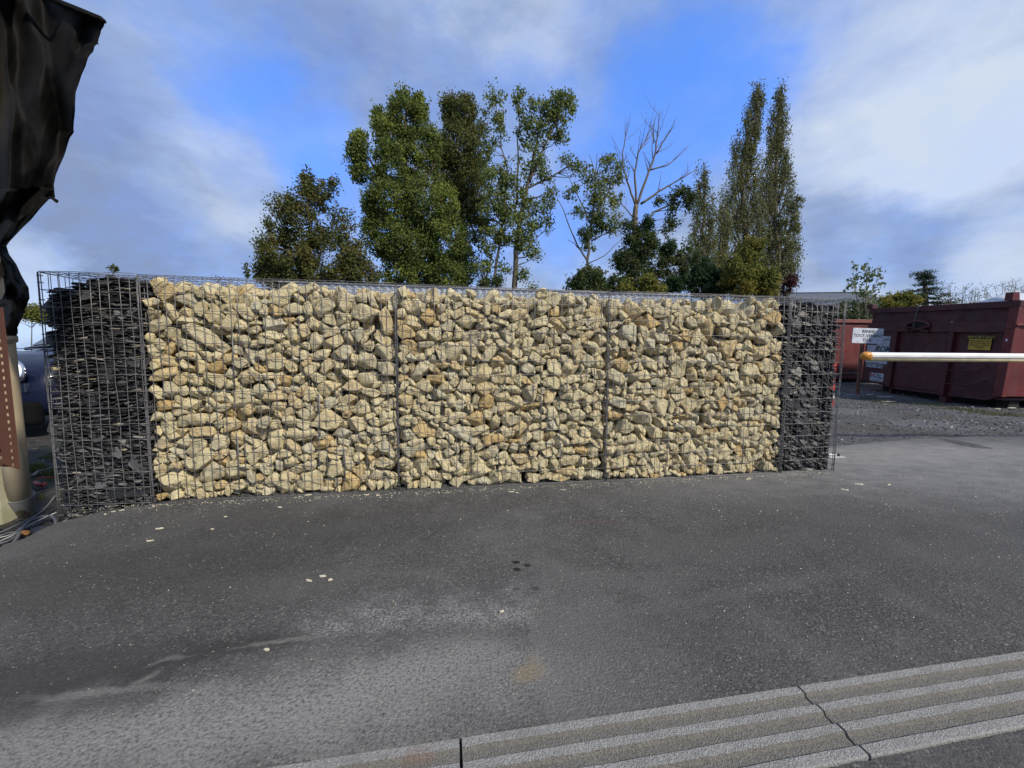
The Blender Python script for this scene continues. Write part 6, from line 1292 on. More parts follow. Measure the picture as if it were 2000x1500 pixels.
for i, (px, py, sx, sy, kk) in enumerate(((42, 1046, .011, .008, M_cable), (48, 1041, .014, .01, M_orange))):
    pass
p = G(49, 1042, -.065)
mb = MB(); mb.tube([p + Vector((-.013, .004, .004)), p + Vector((.013, -.002, .006))], [.0125, .0125], 12); o = mb.build('pipe_plug', M_orange, smooth=False); tag(o, 'small orange plastic plug lying between the cables', 'plug')
p = G(95, 1000, -.09)
# loppers: red handled tool on the soil
root = empty('garden_loppers', G(80, 945, -.1), 0, 'red handled garden loppers lying on the soil by the slate cage', 'tool')
def lp(px, py, z=.0): return G(px, py, -.1 + z) - root.location
mb = MB(); mb.tube([lp(68, 942, .03), lp(76, 946, .03), lp(84, 948, .028), lp(89, 944, .028)], [.012, .017, .017, .01], 8); mb.build('grip', M_red, root, smooth=True)
mb = MB(); mb.tube([lp(73, 935, .03), lp(85, 933, .03), lp(105, 932, .03)], [.006, .006, .005], 8); mb.build('handle', M_red, root, smooth=True)
mb = MB(); mb.tube([lp(63, 930, .03), lp(74, 921, .03), lp(88, 917, .035), lp(106, 911, .04)], [.012, .009, .006, .005], 8); mb.build('blade', M_wire_dull, root, smooth=True)
mb = MB(); mb.tube([G(60, 908, -.08), G(70, 906, -.08), G(82, 905, -.08)], [.008, .01, .006], 7); o = mb.build('branch_piece', M_wood, smooth=True); tag(o, 'short peeled branch lying on the dark soil beside the pipe', 'stick')

# loose slate litter and grass left of the asphalt
r = random.Random(5); items = []
for _ in range(900):
    x = r.uniform(-5.5, -2.35); y = r.uniform(1.3, 5.2)
    if x > -2.5 and y > 2.1: continue
    s = r.uniform(.012, .04); items.append((SLA[r.randrange(16)], Matrix.Translation((x, y, ground_z(x, y) + .003)) @ Matrix.Rotation(r.gauss(0, .25), 4, 'X') @ Matrix.Rotation(r.uniform(0, 6), 4, 'Z') @ Matrix.Scale(s, 4)))
Vv, Ff = gather(items); o = np_mesh('loose_slates', Vv, Ff, M_slate); tag(o, 'loose slate chips scattered over the dark soil at the left', 'slate litter', kind='stuff')
def grass(name, spots, lab, seed):
    r = random.Random(seed); V = []; F = []
    for (cx, cy, rad_, n, h) in spots:
        for _ in range(n):
            a = r.uniform(0, 6.28); q = rad_ * math.sqrt(r.random()); x = cx + q * math.cos(a); y = cy + q * math.sin(a) * .8; z = ground_z(x, y) - .005
            hh = h * r.uniform(.4, 1.1); b = r.uniform(0, 6.28); w_ = .0022 * (1 + h * 4); lx, ly = math.cos(b) * hh * .5, math.sin(b) * hh * .5
            wx, wy = -math.sin(b) * w_, math.cos(b) * w_
            i = len(V)
            V += [(x - wx, y - wy, z), (x + wx, y + wy, z), (x + lx * .4 + wx * .7, y + ly * .4 + wy * .7, z + hh * .6), (x + lx * .4 - wx * .7, y + ly * .4 - wy * .7, z + hh * .6),
                  (x + lx + wx * .1, y + ly + wy * .1, z + hh * .95), (x + lx - wx * .1, y + ly - wy * .1, z + hh * .95)]
            F += [(i, i + 1, i + 2, i + 3), (i + 3, i + 2, i + 4, i + 5)]
    o = np_mesh(name, np.array(V), np.array(F), L_grass); return tag(o, lab, 'grass', kind='stuff')
r = random.Random(8)
grass('grass', [(r.uniform(-4.6, -2.9), r.uniform(2.4, 4.4), r.uniform(.06, .2), 120, .06) for _ in range(46)], 'dark tufts of grass behind the pipe', 21)
for (px, py, k) in ((20, 1040, 3), (8, 1030, 9), (92, 1030, 5), (40, 1060, 7), (75, 1034, 2)):
    o = bpy.data.objects.new('slate_piece', SLM[k]); COL.objects.link(o); o.matrix_world = Matrix.Translation(G(px, py, -.09)) @ Matrix.Rotation(k, 4, 'Z') @ Matrix.Rotation(.15, 4, 'X') @ Matrix.Scale(.05, 4)
    tag(o, 'broad dark slate lying loose on the soil among the cables', 'slate', 'loose slates among the cables')

# pale flakes dropped on the asphalt
def flake(seed, L, Wd, mat):
    r = random.Random(seed); n = 9; lo = []; hi = []
    for j in range(n):
        a = j / n * 6.283; q = r.uniform(.55, 1.1)
        lo.append((math.cos(a) * q * L, math.sin(a) * q * Wd, .0005)); hi.append((math.cos(a) * q * L * .9, math.sin(a) * q * Wd * .9, r.uniform(.003, .006)))
    mb = MB(); mb.add(lo + hi, [tuple(range(n - 1, -1, -1)), tuple(range(n, 2 * n))] + [(j, (j + 1) % n, n + (j + 1) % n, n + j) for j in range(n)])
    return mb.build('stone_flake', mat)
M_flake = plain('cream stone flake', (.5, .47, .36), .85, 0, (.4, .37, .28), 30)
FL = [(602, 967, .022, .01), (715, 967, .022, .008), (738, 968, .014, .006), (547, 991, .018, .008), (606, 978, .01, .005), (312, 1033, .02, .009), (292, 1057, .018, .006), (414, 1034, .014, .006), (604, 1135, .022, .008), (630, 1126, .02, .007), (645, 1133, .012, .007),
      (998, 961, .028, .008), (1010, 963, .012, .007), (1678, 946, .04, .018), (1650, 957, .035, .012), (1737, 947, .03, .007), (670, 950, .014, .008), (585, 970, .008, .004), (1100, 957, .03, .005), (1462, 936, .03, .008), (440, 1010, .009, .004), (205, 1005, .012, .005), (238, 997, .012, .004), (220, 1000, .012, .003), (980, 1195, .01, .004), (520, 1270, .012, .005)]
for i, (px, py, L, Wd) in enumerate(FL):
    o = flake(i, L, Wd, M_flake); p = G(px, py, .0008); o.location = p; o.rotation_euler = (0, 0, random.Random(i).uniform(-.5, .6))
    wherex = 'at the foot of the ' + (('left slate cage' if px < 280 else 'left beige cage' if px < 776 else 'middle beige cage' if px < 1180 else 'right beige cage')) if py < 1010 and px < 1600 else ('on the asphalt in front of the right slate cage' if px > 1600 else 'out on the open asphalt at the left')
    tag(o, ('small pale stone flake ' + wherex), 'stone flake', 'pale stone flakes dropped on the asphalt')
# fine crumbs on the asphalt: nobody could count them
r = random.Random(77); V = []; F = []
for _ in range(4200):
    if r.random() < .45:
        s_ = r.uniform(-.4, 4.9); p = Wp(s_, -abs(r.gauss(0, .06)) - .005, 0)
    else: p = Vector((r.uniform(-2.2, 4.5), r.uniform(.9, 3.2), 0))
    if p.y > 2.28 + .156 * (p.x + 2.264): continue
    c_ = (p - DA).dot(DN)
    if -.01 < c_ < WD: continue
    q = r.uniform(.001, .0036) * (1.6 if r.random() < .05 else 1) * min(1, .3 + .3 * p.y) * (1.5 if p.y > 2.25 + .156 * (p.x + 2.264) - .12 and r.random() < .3 else 1); a = r.uniform(0, 6.28); i = len(V)
    for k in range(4):
        b = a + k * 1.57 + r.uniform(-.3, .3); V.append((p.x + math.cos(b) * q * r.uniform(.7, 1.4), p.y + math.sin(b) * q * r.uniform(.6, 1.1), .0006))
    V.append((p.x, p.y, .0006 + q * .9))
    F += [(i, i + 1, i + 4), (i + 1, i + 2, i + 4), (i + 2, i + 3, i + 4), (i + 3, i, i + 4)]
o = np_mesh('stone_crumbs', np.array(V), np.array(F), M_flake); tag(o, 'tiny pale crumbs of stone strewn over the asphalt', 'crumbs', kind='stuff')

# ------------------------------------------------------------------ car behind the left slate cage
def make_car():
    root = empty('parked_car', (-6.33, 4.42, -.1), 0, 'dark blue parked car with a lit round headlight behind the left slate cage', 'car')
    # stations along the car (y), each (half width, z bottom, z shoulder)
    S = [(0.0, .62, .34, .62), (.06, .74, .26, .80), (.22, .83, .22, .93), (.5, .87, .2, 1.0), (1.0, .9, .2, 1.06), (1.35, .9, .2, 1.1), (2.2, .91, .2, 1.12), (3.2, .9, .2, 1.12), (3.75, .86, .24, 1.08), (3.95, .74, .34, .98)]
    mb = MB(); rings = []
    for (y, hw, zb, zs) in S:
        c = []
        for x, z in ((-1, .12), (-1.0, .45), (-1.0, .68), (-.95, .86), (-.82, .96), (-.5, 1.0), (0, 1.02), (.5, 1.0), (.82, .96), (.95, .86), (1.0, .68), (1.0, .45), (1, .12), (.8, 0), (-.8, 0)):
            c.append((x * hw, y, zb + (zs - zb) * z))
        rings.append(c)
    n = len(rings[0]); vs = [v for c in rings for v in c]
    fs = [(i * n + k, i * n + (k + 1) % n, (i + 1) * n + (k + 1) % n, (i + 1) * n + k) for i in range(len(rings) - 1) for k in range(n)]
    fs += [tuple(range(n)), tuple((len(rings) - 1) * n + k for k in range(n - 1, -1, -1))]
    mb.add(vs, fs); body = mb.build('body', M_carp, root, smooth=True)
    sub = body.modifiers.new('s', 'SUBSURF'); sub.levels = 2; sub.render_levels = 2
    # cabin
    mb = MB(); R_ = [(1.15, .80, .80, 1.06, 1.08), (1.72, .76, .66, 1.06, 1.58), (2.3, .76, .68, 1.06, 1.66), (3.1, .76, .66, 1.06, 1.62), (3.75, .74, .62, 1.02, 1.2)]
    vs = []
    for (y, hb, ht, zb, zt) in R_: vs += [(-hb, y, zb), (-ht, y, zt), (-ht * .5, y, zt + .03), (ht * .5, y, zt + .03), (ht, y, zt), (hb, y, zb)]
    fs = []; mi = []
    for i in range(len(R_) - 1):
        for k in range(5):
            fs.append((i * 6 + k, i * 6 + k + 1, (i + 1) * 6 + k + 1, (i + 1) * 6 + k)); mi.append(1 if (i in (0, 3) and 0 < k < 4) or k in (0, 4) else 0)
    mb.v = vs; mb.f = fs; mb.m = mi
    mb.build('cabin', [M_carp, M_wind], root, smooth=False)
    mb = MB(); mb.tube([(-.66, 1.70, 1.575), (-.33, 1.69, 1.61), (.33, 1.69, 1.61), (.66, 1.70, 1.575)], .022, 8); mb.build('roof_edge', M_carp, root, smooth=True)
    mb = MB(); mb.tube([(-.78, 1.12, 1.07), (-.3, 1.06, 1.105), (.3, 1.06, 1.105), (.78, 1.12, 1.07)], .022, 8); mb.build('cowl', M_plas, root, smooth=True)
    for sx in (-1, 1):
        mb = MB(); mb.tube([(sx * .6, 1.08, 1.12), (sx * .1, 1.2, 1.19)], .008, 6); mb.build('wiper', M_plas, root)
    mb = MB(); mb.tube([(-.8, .62, 1.03), (-.4, .52, 1.07), (.4, .52, 1.07), (.8, .62, 1.03)], .006, 6); mb.build('bonnet_highlight', M_chrome, root, smooth=True)  # bright bar added as the highlight along the bonnet edge
    mb = MB(); mb.box(-.72, .72, -.06, .1, .16, .44); mb.build('bumper', M_plas, root, bevel=.05)
    mb = MB(); mb.box(-.36, .36, -.012, .06, .5, .72); mb.build('grille', M_plas, root, bevel=.03)
    for sx in (-1, 1):
        c = Vector((sx * .49, .045, .80)); q = Matrix.Rotation(-sx * .32, 3, 'Z')
        mb = MB(); n = 28
        vs = [c + q @ Vector((math.cos(a) * .20 * k, -(.05 * (1 - k * k)) - .02, math.sin(a) * .125 * k)) for k in (1.0, .75, .45, .15) for a in [i * 2 * math.pi / n for i in range(n)]]
        fs = [(j * n + i, j * n + (i + 1) % n, (j + 1) * n + (i + 1) % n, (j + 1) * n + i) for j in range(3) for i in range(n)] + [tuple(3 * n + i for i in range(n))]
        mb.add(vs, fs); h = mb.build('headlight', M_lens, root, smooth=True)
        mb = MB(); mb.tube([c + q @ Vector((math.cos(a) * .2 * 1.02, -.02, math.sin(a) * .125 * 1.02)) for a in [i * 2 * math.pi / n for i in range(n + 1)]], .01, 6); mb.build('chrome_ring', M_chrome, h, smooth=True)
        a0, a1 = (-40, 150)
        pts = [c + q @ Vector((sx * math.cos(rad(a)) * .165, -.05, math.sin(rad(a)) * .098)) for a in np.linspace(a0, a1, 18)]
        rr = [.008 + .016 * math.sin(math.pi * min(1, (i + .5) / 18 * 1.0)) for i in range(18)]
        mb = MB(); mb.tube(pts, rr, 8); mb.build('running_light', M_drl, h, smooth=True)
        mb = MB(); mb.tube([c + q @ Vector((0, -.07, -.01)), c + q @ Vector((0, -.04, -.01))], [.045, .055], 20); mb.build('projector', M_plas, h)
        mb = MB(); mb.box(c.x + sx * .13 - .008, c.x + sx * .13 + .008, -.01, .03, .56, .66); mb.build('reflector', M_chrome, root)
    for sx in (-1, 1):
        for y in (.78, 3.2):
            mb = MB(); mb.tube([(sx * .70, y, .32), (sx * .90, y, .32)], .32, 28); wh = mb.build('wheel', M_tyre, root, bevel=.03)
            mb = MB(); mb.tube([(sx * .89, y, .32), (sx * .912, y, .32)], .2, 20); mb.build('rim', M_chrome, wh)
    return root
make_car()

# pale metal shed behind the wall
root = empty('metal_shed', Wp(-.55, 3.05, -.05), AL, 'low pale metal shed whose sheet roof edge shows just over the wall', 'shed')
mb = MB(); n = 116
poly = []
for i in range(n + 1): poly.append((.2 + i * 5.95 / n, (-.012 if i % 2 else .0)))
vs = [(x, y, 0.) for x, y in poly] + [(x, y, 1.955) for x, y in poly]
mb.add(vs, [(i, i + 1, n + 2 + i, n + 1 + i) for i in range(n)])
mb.box(.2, 6.15, .02, 2.2, 0, 1.94)
mb.build('wall', M_shed, root)
mb = MB(); mb.box(.08, 6.25, -.03, 2.3, 1.957, 1.968); mb.build('roof', M_shed_rim, root)

# ------------------------------------------------------------------ barrier arm, marker post
root = empty('barrier', (3.55, 3.8, .956), 0, 'long white barrier arm with an orange end cap before the red containers', 'barrier')
L = 4.6
mb = MB(); prof = []
for a in np.linspace(-15, 195, 16): prof.append((math.cos(rad(a)) * .026, .006 + math.sin(rad(a)) * .029))
prof += [(-.024, -.010), (-.012, -.014), (-.012, -.022), (.012, -.022), (.012, -.014), (.024, -.010)]
n = len(prof); vs = [(x_, y_, z_) for x_ in (0, L) for (y_, z_) in prof]
mb.add(vs, [(i, (i + 1) % n, n + (i + 1) % n, n + i) for i in range(n)] + [tuple(range(n)), tuple(range(2 * n - 1, n - 1, -1))])
mb.build('arm', M_arm, root)
mb = MB(); mb.tube([(.02, 0, -.036), (L, 0, -.036)], .0165, 14); mb.build('rubber_strip', M_armr, root, smooth=True)
mb = MB(); mb.tube([(-.052, 0, -.003), (-.045, 0, -.003), (-.03, 0, -.003), (-.008, 0, -.002), (.02, 0, -.002), (.028, 0, -.002)], [.012, .027, .037, .043, .0435, .04], 22); cap = mb.build('end_cap', M_cap, root, smooth=True)
mb = MB(); mb.tube([(.0, -.0455, .006), (.0, -.041, .006)], .006, 8); mb.build('screw', M_black, cap)
mb = MB(); mb.box(L, L + .3, -.18, .18, -1.0, .1); mb.build('housing', M_orange, root, bevel=.02)

root = empty('marker_post', (3.36, 3.98, 0), 0, 'red and white marker post half hidden behind the right slate cage', 'post')
for i in range(6):
    mb = MB(); mb.box(-.03, .045, -.012, .012, .42 + i * .085, .42 + (i + (.82 if i % 2 == 0 else .6)) * .085)
    mb.build('stripe', M_white if i in (1,) else M_red, root)
mb = MB(); mb.box(.0, .05, .013, .06, .02, .56); mb.build('post', M_black, root, bevel=.005)
bp = G(1632, 893)
root = empty('anchor_plate', (bp.x + .0, bp.y, 0), .1, 'galvanised anchor plate with a bolt beside the right slate cage', 'bracket')
mb = MB(); mb.box(-.1, .06, -.04, .04, .001, .012); mb.build('plate', M_galv, root, bevel=.002)
mb = MB(); mb.tube([(.03, 0, .012), (.03, 0, .022), (.03, 0, .0221), (.03, 0, .036)], [.012, .012, .007, .007], 8); mb.build('bolt', M_black, root)
mb = MB(); mb.tube([(-.1, 0, .03), (.0, 0, .025)], .008, 8); mb.build('rod', M_galv, root)

# ------------------------------------------------------------------ containers
CA = Vector((9.264, 6.885, 0)); cd = Vector((.015, .998, .065)).normalized(); cu = Vector((0, -.065, .998)); cx = cd.cross(cu).normalized()
# local frame: x = away from the viewer's side (into the container), y = along the long side, z = up
CM = Matrix((( cx.x, cd.x, cu.x, CA.x), (cx.y, cd.y, cu.y, CA.y), (cx.z, cd.z, cu.z, CA.z), (0, 0, 0, 1)))
root = empty('waste_container', CA, 0, 'large oxide red open waste container with stickers on its long side', 'container'); root.matrix_world = CM
def cbox(name, boxes, mat=M_cont, bevel=.008, parent=root):
    mb = MB()
    for b_ in boxes: mb.box(*b_)
    return mb.build(name, mat, parent, bevel=bevel)
U0, U1, WX = .26, 3.2, 2.3
mb = MB()   # tub: recessed side sheet with a sloping underside, open at the top
side = [(U0 + .03, .2), (U0 + .25, .08), (1.15, .05), (2.3, .02), (2.9, .10), (U1 - .05, .12), (U1 - .05, 1.9), (U0 + .03, 1.9)]
for x0, x1 in ((.05, .075), (WX - .08, WX - .055)):
    n = len(side); vs = [(x0, y_, z_) for y_, z_ in side] + [(x1, y_, z_) for y_, z_ in side]
    mb.add(vs, [tuple(range(n)), tuple(range(2 * n - 1, n - 1, -1))] + [(i, (i + 1) % n, (i + 1) % n + n, i + n) for i in range(n)])
mb.box(.075, WX - .08, U0 + .03, U1 - .05, .12, .16)
mb.build('side_sheet', M_cont, root)
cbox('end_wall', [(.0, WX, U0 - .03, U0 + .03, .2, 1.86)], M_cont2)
cbox('end_wall', [(.05, WX, U1 - .06, U1 - .02, .15, 1.86)])
cbox('top_rim', [(-.03, .09, U0 - .05, U1, 1.862, 1.985), (WX - .09, WX + .03, U0 - .05, U1, 1.862, 1.985), (.09, WX - .09, U0 - .05, U0 + .07, 1.864, 1.983), (.09, WX - .09, U1 - .12, U1 - .002, 1.864, 1.983)])
cbox('upper_band', [(-.035, .048, U0 + .1, 1.66, 1.40, 1.61), (-.035, .048, 2.16, U1 - .02, 1.40, 1.61)])
cbox('rib', [(-.03, .049, 1.2, 1.285, .03, 1.398)]); cbox('rib', [(-.03, .049, 2.39, 2.5, .06, 1.398)]); cbox('rib', [(-.02, .049, 2.505, U1 - .03, .11, 1.397)])
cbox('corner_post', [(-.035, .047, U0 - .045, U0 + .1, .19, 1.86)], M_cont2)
cbox('lower_panel', [(.03, .049, 1.3, 2.38, .1, .85)])
for (a, b_, top) in ((.33, .45, 2.14), (3.12, 3.28, 2.10)):
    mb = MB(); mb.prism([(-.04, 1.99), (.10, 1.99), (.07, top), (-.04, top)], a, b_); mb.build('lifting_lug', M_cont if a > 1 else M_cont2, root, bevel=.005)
# hook pocket with rounded lip
mb = MB(); pts = [(-.06, 1.66 + .25 + .25 * math.cos(rad(a)), 1.52 + .12 * math.sin(rad(a)) if a < 181 else 1.5) for a in range(0, 181, 15)]
mb.tube([(-.05, 1.66, 1.40)] + pts + [(-.05, 2.16, 1.40)], .028, 8); mb.build('hook_pocket', M_cont, root, smooth=True)
cbox('pocket_back', [(.0, .049, 1.7, 2.12, 1.4, 1.6)], M_shadow)  # dark backing stands for the shade inside the pocket
mb = MB(); mb.tube([(-.07, 1.95, 1.96), (-.075, 1.98, 1.75), (-.06, 2.0, 1.62), (-.05, 2.03, 1.4)], .011, 6); mb.build('strap', M_cable, root)
for z_ in (.62, .335):
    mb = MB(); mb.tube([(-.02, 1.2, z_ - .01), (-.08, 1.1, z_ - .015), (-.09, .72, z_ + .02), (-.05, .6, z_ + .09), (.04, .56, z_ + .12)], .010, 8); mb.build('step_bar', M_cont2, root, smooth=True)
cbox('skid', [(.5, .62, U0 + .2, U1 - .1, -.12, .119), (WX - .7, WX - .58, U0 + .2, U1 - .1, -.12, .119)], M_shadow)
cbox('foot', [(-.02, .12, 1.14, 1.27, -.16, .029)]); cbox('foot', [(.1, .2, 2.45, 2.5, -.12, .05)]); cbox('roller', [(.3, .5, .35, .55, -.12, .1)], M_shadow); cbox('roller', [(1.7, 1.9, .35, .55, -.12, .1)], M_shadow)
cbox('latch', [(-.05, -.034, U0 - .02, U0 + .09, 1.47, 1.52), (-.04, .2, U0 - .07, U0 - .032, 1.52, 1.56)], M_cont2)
cbox('hinge_pin', [(-.05, -.036, 1.22, 1.27, 1.6, 1.63)], M_wire, .002)
RS = (math.pi / 2, 0, -math.pi / 2)   # text facing -x, reading toward the near end
def sticker(name, mat, y0, y1, z0, z1, x=-.0215, parent=root):
    mb = MB(); mb.box(x - .002, x, y0, y1, z0, z1); return mb.build(name, mat, parent)
S_w = plain('white sticker', (.42, .46, .54), .5)
s1 = sticker('name_sticker', S_w, 2.535, 2.86, .60, 1.29)
s1b = sticker('name_sticker_extension', S_w, 2.86, 3.12, .60, 1.06)
text_obj('lettering', 'ROM', .19, M_inkg, s1, (-.0245, 2.70, .965), RS, 'CENTER', .006, .35)
mb = MB(); mb.tube([(-.0245, 2.83, 1.11), (-.0245, 2.74, 1.18), (-.0245, 2.62, 1.215), (-.0245, 2.545, 1.215)], [.003, .007, .008, .006], 6); mb.build('logo_arc', M_inkg, s1, smooth=True)
s2 = sticker('phone_sticker', S_w, 2.62, 3.08, .49, .575)
text_obj('lettering', '02 41 100 33', .085, M_inkg, s2, (-.0245, 2.84, .53), RS, 'CENTER', .002)
s3 = sticker('round_logo_sticker', S_w, 2.57, 2.93, .15, .36)
text_obj('lettering', 'H', .15, M_inkr, s3, (-.0245, 2.865, .29), RS, 'CENTER', .006)
text_obj('lettering', 'enry\nrecyclage', .062, M_inkg, s3, (-.0245, 2.70, .285), RS, 'CENTER', .001)
mb = MB(); mb.box(-.0245, -.0225, 2.6, 2.9, .185, .192); mb.box(-.0245, -.0225, 2.6, 2.9, .165, .17); mb.build('underline', M_ink, s3)
s4 = sticker('warning_sticker', M_yellow, .575, .945, 1.055, 1.265, .0275)
s5 = sticker('warning_heading', M_ink, .575, .925, 1.267, 1.34, .0275)
text_obj('lettering', 'IMPORTANT', .082, M_inky, s5, (.0245, .75, 1.302), RS, 'CENTER', .001)
text_obj('lettering', 'LE CHARGEMENT NE DOIT\nPAS DEPASSER LES\nRIDELLES AVANT\nDEPART', .042, M_ink, s4, (.0245, .76, 1.165), RS, 'CENTER', .0006)
sticker('small_reflector', M_inkr, .3, .33, 1.27, 1.33, -.036)
sticker('small_reflector', M_white, .29, .315, 1.24, 1.28, -.0365)
# white sack heaped on the load
bm = bmesh.new(); bmesh.ops.create_icosphere(bm, subdivisions=4, radius=1)
for v in bm.verts:
    p_ = v.co.copy(); v.co = Vector((p_.x * .4, p_.y * .42, p_.z * .25)) * (1 + .14 * noise.noise(p_ * 1.7) + .06 * noise.noise(p_ * 4)); v.co.z = max(v.co.z, -.2)
me = bpy.data.meshes.new('rubble_sack'); bm.to_mesh(me); bm.free(); me.materials.append(plain('white plastic film', (.62, .66, .72), .4)); me.polygons.foreach_set('use_smooth', [True] * len(me.polygons))
o = bpy.data.objects.new('plastic_sack', me); COL.objects.link(o); o.location = CM @ Vector((.62, .90, 1.92)); tag(o, 'white plastic sack bulging over the rim of the red container', 'sack')
mb = MB(); mb.box(.1, WX - .1, U0 + .1, U1 - .15, .17, 1.72); o = mb.build('rubble_load', M_shed, bevel=.02); o.matrix_world = CM; tag(o, 'grey waste filling the large red container', 'waste load')

root = empty('waste_container', (9.9, 11.1, .3), .05, 'second plain red container farther back, left of the white sign', 'container')
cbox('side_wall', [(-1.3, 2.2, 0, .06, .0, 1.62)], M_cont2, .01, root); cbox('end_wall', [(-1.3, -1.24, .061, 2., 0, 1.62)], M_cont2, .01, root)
cbox('top_rim', [(-1.34, 2.2, -.05, .09, 1.622, 1.72)], plain('salmon rim', (.2, .06, .05), .6), .01, root)
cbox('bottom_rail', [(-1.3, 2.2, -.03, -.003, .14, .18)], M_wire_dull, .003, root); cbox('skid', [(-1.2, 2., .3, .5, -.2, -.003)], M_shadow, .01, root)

# notice board on a post
p0 = Vector((8.5, 9.25, .03)); root = empty('notice_board', p0, 0, 'white notice board reading BENNE TOUT-VENANT D.I.B. on a brown post', 'sign')
pa = at(1664, 641, 9.25); pbb = at(1721, 671, 9.25)
cxm = (pa.x + pbb.x) / 2 - p0.x; czm = (pa.z + pbb.z) / 2 - p0.z; wdt = (pbb.x - pa.x) / 2; hgt = (pa.z - pbb.z) / 2
mb = MB(); mb.box(-.03, .03, -.015, .03, 0, czm + .1, M=Matrix.Rotation(.02, 4, 'Y')); mb.build('post', M_post, root)
mb = MB(); mb.box(-wdt, wdt, -.006, .006, -hgt, hgt); brd = mb.build('board', plain('white board', (.62, .67, .78), .5), root); brd.location = (cxm, -.03, czm); brd.rotation_euler = (0, .025, 0)
text_obj('lettering', 'BENNE\nTOUT-VENANT\nD.I.B.', .100, M_ink, brd, (0, -.0075, .0), (math.pi / 2, 0, 0), 'CENTER', .0012)

# litter and weeds around the containers
r = random.Random(9); items = []
for _ in range(15000):
    x = r.uniform(2.9, 13); y = r.uniform(3.6, 12.5)
    edge = 3.97 + (x - 3.5) * .33 if x < 4.8 else 4.36 + (x - 4.8) * .17
    if y < edge + .02 + abs(r.gauss(0, .25)) * .6 or (x < 3.2 and y < 4.2): continue
    if r.random() > .35 + .65 * (noise.noise(Vector((x * .7, y * .9, 0))) > -.1): continue
    s = r.uniform(.006, .022) * (1.9 if r.random() < .04 else 1); items.append((SLA[r.randrange(16)] if r.random() < .5 else RL[r.randrange(20)], Matrix.Translation((x, y, ground_z(x, y) + .004)) @ Matrix.Rotation(r.gauss(0, .3), 4, 'X') @ Matrix.Rotation(r.uniform(0, 6), 4, 'Z') @ Matrix.Scale(s, 4)))
Vv, Ff = gather(items); M_grav = plain('grey gravel', (.12, .125, .14), .75, 0, (.07, .072, .08), 2)
def vary(m, a, bcol, c):
    t = m.node_tree; b = t.nodes['Principled BSDF']; ramp = N(t, 'ShaderNodeValToRGB'); t.links.new(island(t), ramp.inputs[0])
    ramp.color_ramp.elements[0].color = (*a, 1); ramp.color_ramp.elements[0].position = .1; ramp.color_ramp.elements[1].color = (*c, 1); e = ramp.color_ramp.elements.new(.85); e.color = (*bcol, 1)
    t.links.new(ramp.outputs[0], b.inputs['Base Color'])
vary(M_grav, (.034, .035, .039), (.125, .13, .14), (.42, .42, .41))
o = np_mesh('gravel', Vv, Ff, M_grav); tag(o, 'loose grey slate gravel between the asphalt and the containers', 'gravel', kind='stuff')
gs = []
for (px, py) in ((1900, 815), (1935, 820), (1960, 822), (1990, 815), (1830, 800), (1800, 797), (1760, 790), (1720, 782), (1700, 780), (1870, 812), (1985, 830), (1650, 772), (1690, 775)):
    d_ = ray(px, py); k_ = (-.065 * 8.66 - CH) / (d_.z - .065 * d_.y); q = d_ * k_; gs.append((q.x + .25 * math.sin(px * 3.), q.y - .2 - .35 * math.cos(px * 1.7), .16 + .15 * abs(math.sin(px)), 90, .05 + .04 * abs(math.cos(px))))
grass('grass', gs, 'weeds and grass along the foot of the red container', 31)
M_lit = plain('pale litter', (.6, .6, .58), .6); M_litb = plain('blue litter', (.2, .42, .6), .5)
for (px, py, L_, W_, mt, lab) in ((1698, 773, .1, .02, M_lit, 'crumpled white scrap of plastic near the sign post'), (1663, 772, .07, .02, M_litb, 'pale blue scrap of plastic left of the sign post foot'), (1730, 776, .22, .008, M_lit, 'long pale strip of litter on the gravel by the container'),
                              (1735, 787, .16, .02, M_lit, 'flat whitish offcut on the gravel in front of the container'), (1947, 808, .05, .04, M_flake, 'round pale pebble among weeds under the container end'), (1975, 805, .1, .02, M_lit, 'pale slab of rubble among weeds at the right edge')):
    d_ = ray(px, py); k_ = (-.065 * 8.66 - CH) / (d_.z - .065 * d_.y); q = d_ * k_
    o = flake(px, L_, W_, mt); o.name = 'litter'; o.location = (q.x, q.y, ground_z(q.x, q.y) + .012); o.scale = (1, 1, 3); tag(o, lab, 'litter')
# ------------------------------------------------------------------ trees
rng = np.random.default_rng(42)
def leaves(name, mat, clumps, size, parent, elong=1.5, up=0., seed=0):
    """clumps: (centre, (rx, ry, rz), leaf count); every leaf a small folded diamond"""
    g_ = np.random.default_rng(seed)
    C = []
    for c, rr, n in clumps:
        p = np.clip(g_.normal(size=(n, 3)), -1.9, 1.9) * .55
        C.append(np.array(c) + p * np.array(rr))
    C = np.concatenate(C); n = len(C)
    a = g_.normal(size=(n, 3)); a[:, 2] += up * 1.5; a /= np.linalg.norm(a, axis=1)[:, None]
    b = g_.normal(size=(n, 3)); b -= a * (a * b).sum(1)[:, None]; b /= np.linalg.norm(b, axis=1)[:, None]
    nn = np.cross(a, b)
    s = (size * .78 * g_.uniform(.55, 1.3, n))[:, None]
    V = np.stack([C - a * s * .5, C + b * s * .5 / elong + nn * s * .08, C + a * s * .5, C - b * s * .5 / elong + nn * s * .08], 1).reshape(-1, 3)
    i = np.arange(n) * 4
    F = np.stack([np.stack([i, i + 1, i + 2], 1), np.stack([i, i + 2, i + 3], 1)], 1).reshape(-1, 3)
    return np_mesh(name, V - np.array(parent.location), F, mat, parent)
def sc_(Y): return Y / CF
def in_ell(r, bias=.5):
    while True:
        p = Vector((r.uniform(-1, 1), r.uniform(-1, 1), r.uniform(-1, 1))); l = p.length
        if l <= 1 and l > .15: return p * (l ** bias / l) if bias else p
